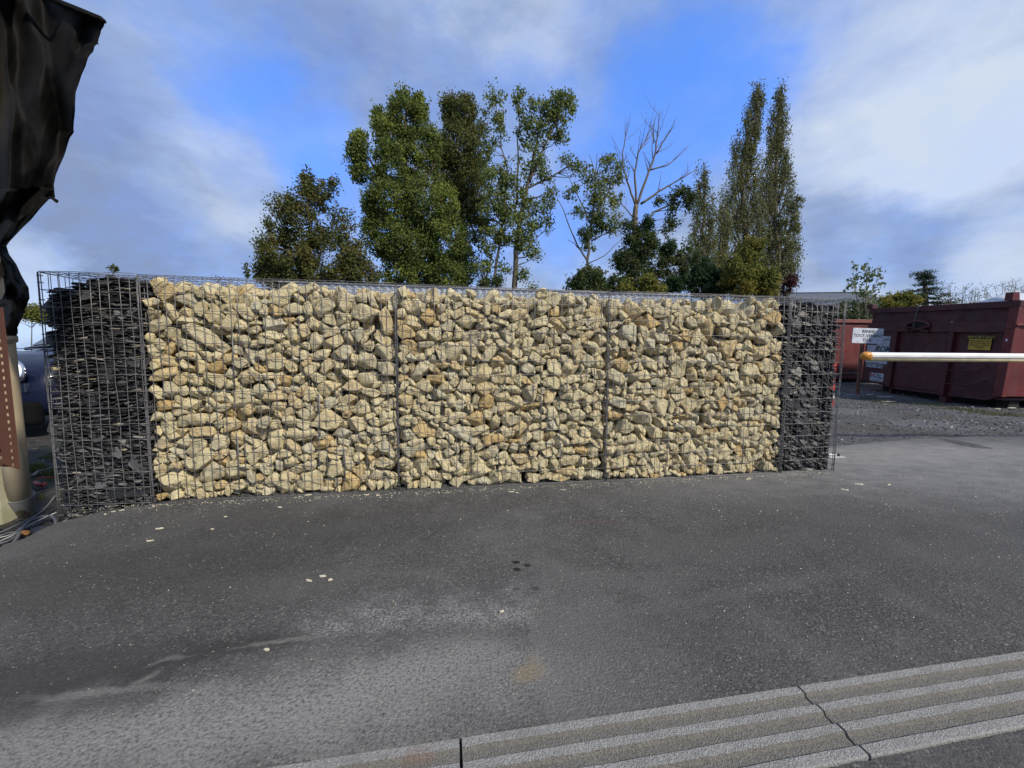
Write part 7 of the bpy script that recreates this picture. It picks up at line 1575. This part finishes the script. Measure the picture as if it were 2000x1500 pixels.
def make_clumps(blobs, Y, r, per, cr, stretch=1., mul=1):
    """blobs (px, py, rx, ry, nclumps[, holes]) in bearings at distance Y -> leaf clumps in the crown's volume"""
    out = []; k = sc_(Y)
    for b in blobs:
        px, py, rx, ry, n = b[:5]; c = at(px, py, Y); dy = min(rx, ry * 1.3) * k * .9
        for _ in range(n if mul == 1 else int(n * mul)):
            p = in_ell(r) * .9
            q = Vector((c.x + p.x * rx * k, c.y + p.y * dy, c.z + p.z * ry * k)); cc = cr * r.uniform(.6, 1.35)
            out.append((q, (cc, cc, cc * stretch), int(1.75 * per * r.uniform(.55, 1.4))))
    return out
def px_line(pts, Y): return [at(p[0], p[1], Y + (p[2] if len(p) > 2 else 0)) for p in pts]
def tree(name, lab, cat, Y, base, trunks, blobs, mat, size, per, cr, seed, group=None, bark=None, twigs=.0, stretch=1., up=0., extra=None, elong=1.5, mul=1):
    r = random.Random(seed)
    bz = at(base, 700, Y); root = empty(name, (bz.x, Y, ground_z(bz.x, Y)), 0, lab, cat, group)
    k = sc_(Y); O = Vector(root.location)
    mb = MB(); lines = []
    for tr in trunks:
        pts, w0, w1 = tr; P_ = px_line(pts, Y)
        if pts[0][1] >= 560: P_ = [Vector((P_[0].x, Y, O.z - .2))] + P_
        n = len(P_); R_ = [(w0 + (w1 - w0) * i / (n - 1)) * k * .5 for i in range(n)]
        # subdivide with a little crookedness
        Q = []; RR = []
        for i in range(n - 1):
            for j in range(4):
                u = j / 4; q = P_[i].lerp(P_[i + 1], u)
                if j: q = q + Vector((r.gauss(0, 1), r.gauss(0, 1), 0)) * (P_[i + 1] - P_[i]).length * .018
                Q.append(q); RR.append(R_[i] + (R_[i + 1] - R_[i]) * u)
        Q.append(P_[-1]); RR.append(R_[-1])
        mb.tube([q - O for q in Q], RR, 7); lines.append((Q, RR))
    cl = make_clumps(blobs, Y, r, per, cr, stretch, mul) if blobs else []
    allp = [(q, rr) for Q, RR in lines for q, rr in zip(Q, RR)]
    if twigs:
        for c, rr_, n in cl:
            if r.random() > twigs: continue
            cand = [(q, rr) for q, rr in allp if q.z < c.z - .1]
            if not cand: continue
            q, rr = min(cand, key=lambda t_: (t_[0] - c).length + .35 * abs((c.z - t_[0].z) - 1.2 * math.hypot(c.x - t_[0].x, c.y - t_[0].y)))
            m_ = q.lerp(c, .5) + Vector((r.gauss(0, .1), r.gauss(0, .1), -abs(r.gauss(.1, .1)))) * (c - q).length * .5
            w = min(rr * .6, .045 * Y / 25)
            mb.tube([q - O, m_ - O, c - O], [w, w * .6, w * .2], 4)
    mb.build('trunk', bark or M_bark, root, smooth=True)
    if cl: leaves('crown', mat, cl, size, root, elong, up, seed)
    for e in (extra or []):
        nm, m2, bl, sz, pe, cr2 = e[:6]
        leaves(nm, m2, make_clumps(bl, Y - .3, r, pe, cr2), sz, root, 1.5, 0, seed + 5)
    return root, lines

M_bark_dead = plain('weathered dead wood', (.15, .13, .10), .85, 0, (.085, .072, .055), 3, .6, 14, .02)
GT = 'trees rising beyond the stone wall'
# 1 autumn coloured round bush tree
tree('broadleaf_tree', 'bushy round tree turning brown, leftmost of the big trees', 'tree', 21, 612,
     [([(612, 575), (606, 500), (602, 420), (600, 350)], 10, 2), ([(610, 540), (560, 450), (540, 400)], 5, 1), ([(612, 530), (650, 440), (660, 400)], 5, 1), ([(615, 550), (690, 500), (712, 460)], 4, 1)],
     [(602, 430, 42, 75, 60), (598, 365, 12, 30, 12), (628, 385, 16, 32, 12), (545, 430, 26, 42, 24), (560, 510, 55, 48, 60), (640, 500, 60, 55, 70), (670, 440, 20, 42, 14), (695, 500, 26, 38, 22), (705, 540, 34, 26, 24), (530, 530, 28, 32, 24), (610, 545, 100, 30, 60), (512, 475, 9, 12, 4), (650, 365, 6, 18, 4), (724, 545, 12, 22, 6)],
     L_autumn, .17, 58, .30, 1, GT, twigs=.35, stretch=1.3, up=.3)
tree('sapling', 'thin leafy sapling tip just left of the brown bushy tree', 'sapling', 18, 484, [([(484, 575), (483, 515)], 2, .6)], [(483, 530, 4, 17, 8), (500, 545, 6, 8, 3)], L_ivy, .13, 10, .1, 2, twigs=.5)
tree('sapling', 'leafy treetop tip peeping over the left slate cage', 'sapling', 15, 219, [([(219, 575), (219, 522)], 3, .8)], [(219, 525, 11, 5, 8)], L_ivy, .12, 11, .09, 3, twigs=.5)
# 2 dense green tree and the browner one behind it
tree('poplar_tree', 'dense broad green poplar with a lobe leaning out left', 'tree', 25, 800,
     [([(800, 575), (798, 450), (790, 330), (795, 210)], 22, 4), ([(798, 430), (740, 340), (705, 290)], 9, 2), ([(795, 400), (850, 320), (840, 240)], 10, 2), ([(797, 450), (750, 420), (725, 395)], 6, 2)],
     [(790, 230, 30, 44, 46), (760, 265, 28, 38, 30), (820, 215, 18, 28, 16), (785, 195, 10, 14, 6), (740, 240, 14, 24, 8), (702, 285, 20, 26, 22), (694, 318, 18, 22, 14), (700, 345, 12, 10, 6), (730, 340, 18, 16, 9), (775, 320, 45, 40, 50), (830, 290, 32, 45, 40),
      (760, 400, 52, 45, 80), (840, 400, 55, 60, 100), (745, 460, 38, 38, 46), (800, 480, 65, 50, 90), (870, 470, 50, 60, 80), (800, 540, 62, 36, 70), (880, 540, 48, 32, 50), (718, 395, 12, 12, 6)],
     L_green, .19, 62, .37, 4, GT, twigs=.12, mul=1.3)
tree('poplar_tree', 'duller olive poplar with a rounded top behind the broad green one', 'tree', 28, 898,
     [([(905, 575), (900, 400), (890, 200)], 16, 3)],
     [(893, 220, 34, 34, 42), (866, 300, 20, 36, 26), (868, 400, 26, 60, 30), (878, 205, 14, 20, 8), (912, 215, 18, 26, 12), (900, 290, 46, 52, 80), (915, 370, 36, 48, 60), (870, 340, 30, 50, 40), (925, 440, 28, 40, 34), (900, 520, 30, 50, 34), (933, 250, 14, 20, 8), (938, 330, 14, 24, 10)],
     L_olive, .19, 60, .37, 5, GT, twigs=.12, mul=1.3)
# 3 thin twin stemmed tree with sky showing through
tree('poplar_tree', 'tall thin poplar with a visible forked trunk and sky through its crown', 'tree', 24, 1004,
     [([(1006, 575), (1007, 520), (1010, 460), (1022, 390), (1040, 320), (1052, 250), (1070, 200)], 13, 2), ([(1030, 360), (1062, 290), (1095, 215)], 6, 1), ([(1025, 370), (1078, 345), (1120, 318), (1140, 322)], 4, 1),
      ([(966, 575), (972, 500), (985, 420), (992, 340), (978, 270), (968, 200)], 7, 1), ([(1010, 400), (1012, 300), (1015, 200)], 5, 1), ([(945, 575), (948, 545), (940, 500)], 8, 1), ([(948, 545), (962, 500)], 3, 1), ([(945, 548), (930, 505)], 3, 1), ([(1008, 500), (1045, 470), (1070, 440)], 3, 1)],
     [(965, 205, 22, 28, 15), (972, 250, 18, 30, 11), (1018, 200, 12, 26, 12), (1050, 230, 32, 36, 34), (1100, 210, 22, 32, 34), (1080, 205, 20, 20, 12), (1030, 260, 20, 30, 14), (1088, 250, 20, 18, 12), (1050, 300, 24, 34, 18), (1098, 270, 10, 12, 5),
      (1075, 340, 30, 14, 10), (1110, 320, 24, 12, 9), (1135, 330, 10, 10, 5), (1010, 340, 36, 32, 24), (950, 300, 14, 34, 14), (968, 350, 24, 28, 22), (1000, 400, 40, 34, 46), (960, 410, 26, 40, 34), (1050, 400, 32, 22, 18), (1072, 385, 14, 16, 6),
      (1010, 450, 34, 34, 42), (960, 470, 28, 30, 30), (1062, 440, 24, 14, 12), (1030, 485, 22, 18, 12), (1045, 495, 12, 10, 5), (940, 520, 20, 26, 16), (1020, 540, 9, 18, 7), (985, 520, 16, 14, 6), (1035, 568, 12, 7, 6), (950, 560, 18, 10, 7)],
     L_thin, .2, 26, .32, 6, GT, twigs=.5, extra=[('mistletoe', L_ivy, [(972, 548, 12, 9, 8), (948, 556, 9, 10, 7)], .16, 60, .3)])
# 4 sparse tree with mistletoe
tree('poplar_tree', 'small sparse poplar with bare side branches, left of the dead topped tree', 'tree', 23, 1148,
     [([(1147, 575), (1148, 520), (1152, 460), (1162, 380), (1166, 300)], 9, 1), ([(1148, 510), (1128, 480), (1104, 420), (1086, 378)], 4, .8), ([(1142, 500), (1122, 475), (1108, 468)], 2, .7), ([(1156, 470), (1185, 455), (1215, 430)], 3, .8), ([(1150, 515), (1180, 500), (1220, 460)], 2.4, .7), ([(1158, 430), (1190, 370), (1200, 310)], 4, .8), ([(1155, 440), (1130, 385), (1105, 335)], 3, .7), ([(1166, 340), (1180, 292)], 2, .5), ([(1164, 350), (1150, 300)], 2, .5)],
     [(1150, 340, 14, 18, 7), (1190, 330, 24, 24, 18), (1208, 345, 12, 18, 7), (1165, 370, 22, 24, 20), (1195, 385, 22, 20, 12), (1165, 410, 24, 24, 22), (1190, 430, 20, 28, 18), (1120, 380, 14, 14, 6), (1130, 415, 12, 16, 6), (1152, 470, 14, 30, 14), (1205, 450, 10, 10, 3)],
     L_thin, .19, 24, .3, 7, GT, twigs=.6, extra=[('mistletoe', L_ivy, [(1166, 432, 10, 9, 7), (1140, 458, 9, 9, 7)], .15, 60, .22)])
tree('round_shrub', 'dark round leafy shrub at the foot of the small sparse poplar', 'shrub', 20, 1146, [([(1146, 590), (1146, 560)], 4, 2)], [(1146, 552, 32, 26, 40), (1168, 548, 16, 22, 14), (1125, 560, 16, 16, 12)], L_ivy, .17, 60, .26, 8)
# 5 dead topped tree with ivy
def bare(root_lines, r, out, depth, k):
    for (Q, RR) in root_lines:
        L_ = sum((Q[i + 1] - Q[i]).length for i in range(len(Q) - 1))
        n = max(2, int(L_ / (.55 if depth else .42)))
        for j in range(n):
            i = r.randrange(int(len(Q) * .25), len(Q) - 1); q = Q[i]; d = (Q[i + 1] - Q[max(0, i - 1)]).normalized()
            side_ = Vector((r.gauss(0, 1), r.gauss(0, .8), r.gauss(.25, .4))).normalized()
            dd = (d * .8 + side_ * .75).normalized(); ln = L_ * r.uniform(.12, .32); m_ = q + dd * ln * .5 + Vector((0, 0, .05 * ln)); e_ = q + dd * ln + Vector((r.gauss(0, .05), 0, .22)) * ln
            w = min(RR[i] * .55, .02 if depth else .03)
            out.append(([q, q.lerp(m_, .5), m_, e_], [w, w * .8, w * .6, w * .25]))
r5 = random.Random(55)
root, lines = tree('dead_topped_tree', 'tree with bare pale forked branches on top and ivy round its trunk', 'tree', 24, 1240,
     [([(1237, 575), (1240, 500), (1240, 430), (1243, 400)], 14, 9), ([(1243, 402), (1262, 350), (1280, 300), (1284, 260), (1290, 215)], 5.5, 1), ([(1243, 400), (1240, 350), (1246, 300), (1262, 270), (1278, 240)], 4.5, 1), ([(1241, 400), (1225, 355), (1216, 320), (1220, 275), (1224, 245)], 4, 1),
      ([(1252, 398), (1285, 375), (1325, 352), (1362, 330)], 5, 1), ([(1270, 332), (1305, 322), (1345, 285)], 3, .9), ([(1282, 300), (1305, 262), (1318, 238)], 3, .9), ([(1238, 425), (1215, 400), (1206, 388)], 2.5, .8), ([(1220, 360), (1205, 340), (1196, 335)], 2, .7), ([(1246, 450), (1275, 415), (1310, 400), (1345, 392)], 5, 1.2), ([(1244, 500), (1290, 495), (1330, 520)], 4, 1), ([(1276, 280), (1278, 235), (1284, 222)], 2, .7)],
     [(1332, 385, 26, 16, 14), (1300, 400, 24, 12, 9), (1346, 400, 14, 20, 8), (1255, 475, 30, 28, 40), (1235, 500, 30, 40, 50), (1275, 510, 30, 36, 40), (1212, 510, 14, 26, 12), (1250, 545, 34, 24, 36), (1310, 440, 16, 20, 9), (1315, 520, 26, 18, 18), (1340, 500, 26, 26, 20), (1225, 445, 8, 20, 6), (1345, 530, 26, 16, 16)],
     L_ivy, .19, 42, .28, 9, GT, bark=M_bark_dead, twigs=.25, extra=[('mistletoe', L_dark, [(1264, 432, 9, 9, 9), (1305, 487, 14, 13, 16)], .15, 90, .22)])
out = []; bare(lines[1:11], r5, out, 0, 1); out2 = []; bare(out, r5, out2, 1, 1)
mb = MB(); O = Vector(root.location)
for Q, RR in out: mb.tube([q - O for q in Q], RR, 4)
for Q, RR in out2[:260]: mb.tube([q - O for q in Q], [max(.004, x * .7) for x in RR], 3)
mb.build('bare_crown', M_bark_dead, root)
# 6 column poplars
def columnar(name, lab, Y, base, axis_pts, prof, mat, seed, per=42, size=.18, cr=.26, group='column shaped poplars at the right of the trees'):
    r = random.Random(seed); blobs = []
    tr = [(axis_pts, 12, 2)]
    n = len(prof)
    for (py, hw, cnt) in prof:
        ax_ = axis_pts
        for i in range(len(ax_) - 1):
            if ax_[i][1] >= py >= ax_[i + 1][1]:
                u = (ax_[i][1] - py) / (ax_[i][1] - ax_[i + 1][1]); x = ax_[i][0] + (ax_[i + 1][0] - ax_[i][0]) * u; break
        else: x = ax_[-1][0]
        for _ in range(cnt):
            o_ = r.uniform(-1, 1) * hw
            blobs.append((x + o_, py + r.uniform(-16, 16), max(3, hw * .25), 18, 1))
            if r.random() < .25: tr.append(([(x + o_ * .2, py + 55), (x + o_ * .7, py + 20), (x + o_, py - 14)], 2.6, .8))
    return tree(name, lab, 'tree', Y, base, tr, blobs, mat, size, per, cr, seed, group, twigs=.0, stretch=2.6, up=.8, elong=1.8, mul=1)
columnar('column_poplar', 'tall narrow poplar, left one of the two tallest at the right', 29, 1462, [(1458, 590), (1462, 500), (1450, 400), (1455, 300), (1475, 220), (1484, 160)],
         [(182, 5, 5), (196, 9, 9), (215, 14, 14), (245, 17, 20), (275, 19, 22), (305, 23, 26), (335, 26, 28), (365, 32, 30), (400, 40, 36), (430, 42, 36), (460, 42, 36), (490, 45, 36), (520, 45, 34), (550, 45, 30)], L_lomb, 61)
columnar('column_poplar', 'tall narrow poplar, right one of the two tallest at the right', 29.6, 1520, [(1518, 590), (1520, 500), (1514, 400), (1518, 300), (1522, 220), (1527, 165)],
         [(186, 4, 4), (200, 8, 8), (220, 13, 13), (250, 17, 18), (280, 20, 22), (310, 23, 25), (340, 27, 27), (370, 32, 30), (400, 38, 32), (430, 40, 34), (460, 38, 34), (490, 40, 36), (520, 40, 34), (550, 38, 30)], L_lomb, 62)
tree('poplar_sucker', 'leafy side shoots sticking out right of the two tallest poplars', 'tree', 28.5, 1535, [([(1530, 575), (1535, 480), (1555, 400)], 4, 1)], [(1554, 398, 12, 12, 9), (1548, 430, 14, 14, 8), (1556, 446, 9, 7, 5), (1535, 470, 14, 24, 12), (1538, 530, 12, 30, 14)], L_lomb, .18, 34, .26, 63, twigs=.4)
columnar('column_poplar', 'short slim poplar left of the two tallest ones', 27, 1376, [(1376, 590), (1374, 500), (1375, 400), (1376, 335)],
         [(345, 5, 5), (365, 12, 9), (390, 15, 11), (415, 17, 12), (440, 20, 14), (465, 22, 16), (490, 24, 18), (515, 24, 18), (545, 24, 16)], L_lomb, 64)
columnar('column_poplar', 'slender half bare poplar between the short slim poplar and the tallest', 27.5, 1408, [(1406, 590), (1406, 500), (1412, 395)],
         [(400, 6, 4), (425, 12, 9), (450, 14, 12), (480, 15, 14), (510, 15, 14), (545, 16, 12)], L_lomb, 65)
# hedge and shrubs above the wall
tree('conifer_bush', 'dark conifer bush low behind the wall, under the short slim poplar', 'shrub', 22, 1350, [([(1350, 600), (1350, 570)], 5, 2)], [(1330, 552, 30, 14, 26), (1372, 548, 26, 34, 44), (1405, 555, 26, 22, 34), (1300, 565, 24, 8, 12), (1374, 520, 10, 16, 8)], L_dark, .17, 75, .24, 70)
tree('yellow_shrub', 'yellow green tall shrub in front of the two tallest poplars', 'shrub', 21, 1455, [([(1455, 600), (1455, 540)], 5, 2)], [(1445, 545, 34, 36, 64), (1470, 500, 20, 42, 28), (1495, 555, 24, 28, 34), (1430, 520, 12, 20, 10)], L_yel, .18, 60, .28, 71)
tree('yellow_shrub', 'small yellowing shrub at the foot of the dead topped tree', 'shrub', 20.5, 1262, [([(1262, 600), (1262, 560)], 4, 2)], [(1262, 556, 26, 20, 26), (1285, 565, 14, 12, 9), (1228, 562, 16, 14, 12)], L_yel, .16, 50, .22, 72)
tree('round_shrub', 'dark leafy shrub just left of the small yellowing shrub', 'shrub', 22, 1210, [([(1208, 600), (1208, 560)], 4, 2)], [(1208, 556, 22, 18, 22), (1190, 566, 14, 8, 8)], L_ivy, .16, 55, .24, 73)
tree('purple_shrub', 'dark purple leaved shrub at the right foot of the tallest poplars', 'shrub', 24, 1538, [([(1538, 600), (1538, 570)], 3, 1)], [(1540, 560, 11, 18, 16), (1545, 548, 7, 8, 5)], L_purple, .16, 50, .2, 74)
tree('leafy_undergrowth', 'thin low undergrowth between the thin poplar and the sparse one', 'shrub', 26, 1080, [([(1050, 600), (1050, 585)], 2, 1)], [(1050, 590, 60, 8, 16)], L_ivy, .16, 30, .3, 75)
# right side
tree('young_poplar', 'young poplar with few large leaves on pale stems above the container', 'tree', 11.5, 1690,
     [([(1690, 700), (1690, 600), (1692, 560), (1693, 512)], 3.5, .8), ([(1682, 640), (1672, 575), (1667, 520)], 2.2, .6), ([(1692, 620), (1708, 560), (1716, 520)], 2.2, .6), ([(1690, 610), (1712, 575), (1722, 560)], 1.5, .5)],
     [(1670, 535, 10, 20, 7), (1664, 562, 10, 10, 6), (1692, 535, 10, 26, 10), (1700, 530, 12, 20, 7), (1714, 540, 10, 22, 8), (1715, 565, 10, 12, 6), (1690, 572, 22, 12, 10)], L_big, .115, 5, .13, 80, twigs=.5, bark=M_bark_pale, elong=1.25)
tree('leafy_bush', 'loose green bush between the slate cage end and the red container', 'shrub', 11.8, 1672, [([(1672, 700), (1672, 640)], 3, 1)], [(1672, 612, 34, 22, 40), (1690, 600, 22, 16, 18), (1660, 640, 20, 14, 12), (1640, 600, 14, 14, 8)], L_big, .085, 30, .16, 81, twigs=.3)
# layered conifer
Yc = 26; bz = at(1808, 700, Yc); root = empty('conifer_tree', (bz.x, Yc, ground_z(bz.x, Yc)), 0, 'dark layered conifer with a flat tufted top above the red container', 'tree'); O = Vector(root.location); k = sc_(Yc)
mb = MB(); mb.tube([Vector((0, 0, -.2)), at(1808, 620, Yc) - O, at(1807, 560, Yc) - O, at(1806, 530, Yc) - O], [.28, .2, .12, .04], 7); cl = []; r = random.Random(90)
for py, hw in ((536, 10), (542, 12), (552, 20), (562, 26), (572, 32), (581, 34), (590, 50), (598, 56), (608, 60), (620, 60), (634, 60)):
    for j in range(9 if py > 540 else 8):
        a = r.uniform(0, 6.28); ln = hw * k * r.uniform(.6, 1.05); c = at(1808, py, Yc); e_ = c + Vector((math.cos(a) * ln, math.sin(a) * ln, -.10 * ln + r.gauss(0, .1)))
        mb.tube([c - O, c.lerp(e_, .5) + Vector((0, 0, -.08)) - O, e_ - O], [.05, .03, .012], 4)
        for u in np.linspace(.3, 1, max(3, int(ln / .32))): cl.append((c.lerp(e_, float(u)) + Vector((0, 0, -.06 * math.sin(3.1 * u))), (.22, .22, .09), 34))
cl += [(at(1807, 533, Yc) + Vector((r.gauss(0, .25), r.gauss(0, .25), r.gauss(0, .05))), (.3, .3, .14), 60) for _ in range(8)]
cl += [(at(1840 + i * 3.5, 577 + r.uniform(-4, 4), Yc), (.25, .25, .1), 30) for i in range(5)] + [(at(1775 + i * 3, 568 + r.uniform(-3, 3), Yc), (.2, .2, .1), 24) for i in range(4)]
mb.build('trunk', M_bark, root, smooth=True); leaves('crown', L_con, cl, .15, root, 3., 0, 90)
tree('leafy_tree', 'yellow green tree top between the young poplar and the conifer', 'tree', 20, 1755, [([(1755, 700), (1755, 620)], 6, 3)], [(1745, 592, 26, 16, 34), (1770, 590, 24, 16, 30), (1752, 610, 40, 12, 30), (1728, 604, 12, 8, 8)], L_yel, .15, 55, .22, 82, twigs=.2)
def twiggy(px, lab, seed, spread, top):
    r = random.Random(seed); Y = 17; bz = at(px, 700, Y); root = empty('twiggy_shrub', (bz.x, Y, ground_z(bz.x, Y)), 0, lab, 'shrub', 'thin twiggy shrubs behind the container'); O = Vector(root.location); mb = MB(); cl = []
    for i in range(9):
        x = px + r.uniform(-spread, spread); y = top + r.uniform(0, 28) + abs(x - px) * .25
        e_ = at(x, y, Y + r.uniform(-1, 1)); q = [Vector((r.uniform(-.2, .2), 0, 0)), (e_ - O) * .55 + Vector((r.gauss(0, .12), 0, 0)), e_ - O]
        mb.tube(q, [.02, .012, .004], 4)
        for j in range(7):
            u = r.uniform(.55, 1); p = q[1].lerp(q[2], (u - .55) / .45); t_ = p + Vector((r.gauss(0, .22), r.gauss(0, .15), r.uniform(.05, .3))); mb.tube([p, t_], [.006, .003], 3); cl.append((t_ + O, (.09, .09, .12), 7))
    mb.build('trunk', M_bark, root); leaves('crown', L_big, cl, .07, root, 1.6, 0, seed)
for px, lab, seed, sp, tp in ((1868, 'faint twiggy shrub right beside the conifer', 91, 20, 548), (1895, 'faint twiggy shrub behind the white sack', 92, 18, 556), (1965, 'tallest twiggy shrub near the right picture edge', 93, 22, 542), (1992, 'twiggy shrub cut by the right picture edge', 94, 18, 556), (1925, 'low twiggy shrub over the right half of the white sack', 95, 18, 560)): twiggy(px, lab, seed, sp, tp)
tree('bare_bush', 'faint leafless bush low behind the wall near its left third', 'shrub', 30, 440, [([(440, 640), (440, 545)], 2, .6), ([(440, 580), (428, 540)], 1.5, .5), ([(440, 580), (455, 542)], 1.5, .5), ([(442, 575), (465, 548)], 1.2, .5), ([(438, 575), (420, 546)], 1.2, .5)], [(442, 548, 24, 8, 16)], L_purple, .1, 8, .3, 96, twigs=.9, bark=M_bark_pale)
tree('leafy_bush', 'olive bushes seen above the car roof left of the slate cage', 'shrub', 14, 62, [([(62, 700), (62, 620)], 3, 1)], [(66, 612, 16, 12, 20), (40, 616, 14, 10, 14), (86, 620, 12, 10, 12)], L_yel, .1, 40, .16, 97, twigs=.2)

# distant house
def house():
    Y = 42; l = at(1560, 700, Y); r_ = at(1718, 700, Y); W_ = r_.x - l.x + 2
    root = empty('house', (l.x - .6, Y, .0), -.12, 'distant house with a grey slate roof right of the tall poplars', 'house')
    ze = at(1650, 606, Y).z; zr = at(1600, 573, Y + 4.2).z; D = 9
    mb = MB(); mb.box(.3, W_, 0, D, -.5, ze); mb.build('wall', M_wallh, root)
    mb = MB(); e_ = .35
    vs = [(0, -e_, ze), (W_ + .4, -e_, ze), (W_ + .4, D + e_, ze), (0, D + e_, ze), (1.2, D / 2, zr), (W_ - 1.2, D / 2, zr)]
    mb.add(vs, [(0, 1, 5, 4), (1, 2, 5), (2, 3, 4, 5), (3, 0, 4), (0, 3, 2, 1)])
    rf = mb.build('roof', M_roof, root)
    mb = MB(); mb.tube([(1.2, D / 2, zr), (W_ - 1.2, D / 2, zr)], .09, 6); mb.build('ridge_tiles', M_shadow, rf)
    mb = MB(); mb.box(-.05, W_ + .45, -e_ - .12, -e_ - .002, ze - .16, ze); mb.build('gutter', M_shed_rim, root)
    for x in (2, 5):
        mb = MB(); mb.box(x, x + 1.1, -.04, -.002 + 0, 3.2, 4.5); wd = mb.build('window', M_wind, root)
        mb = MB(); mb.box(x - .08, x, -.06, -.002, 3.12, 4.58); mb.box(x + 1.1, x + 1.18, -.06, -.002, 3.12, 4.58); mb.box(x, x + 1.1, -.06, -.002, 4.5, 4.58); mb.build('frame', M_white, wd)
house()
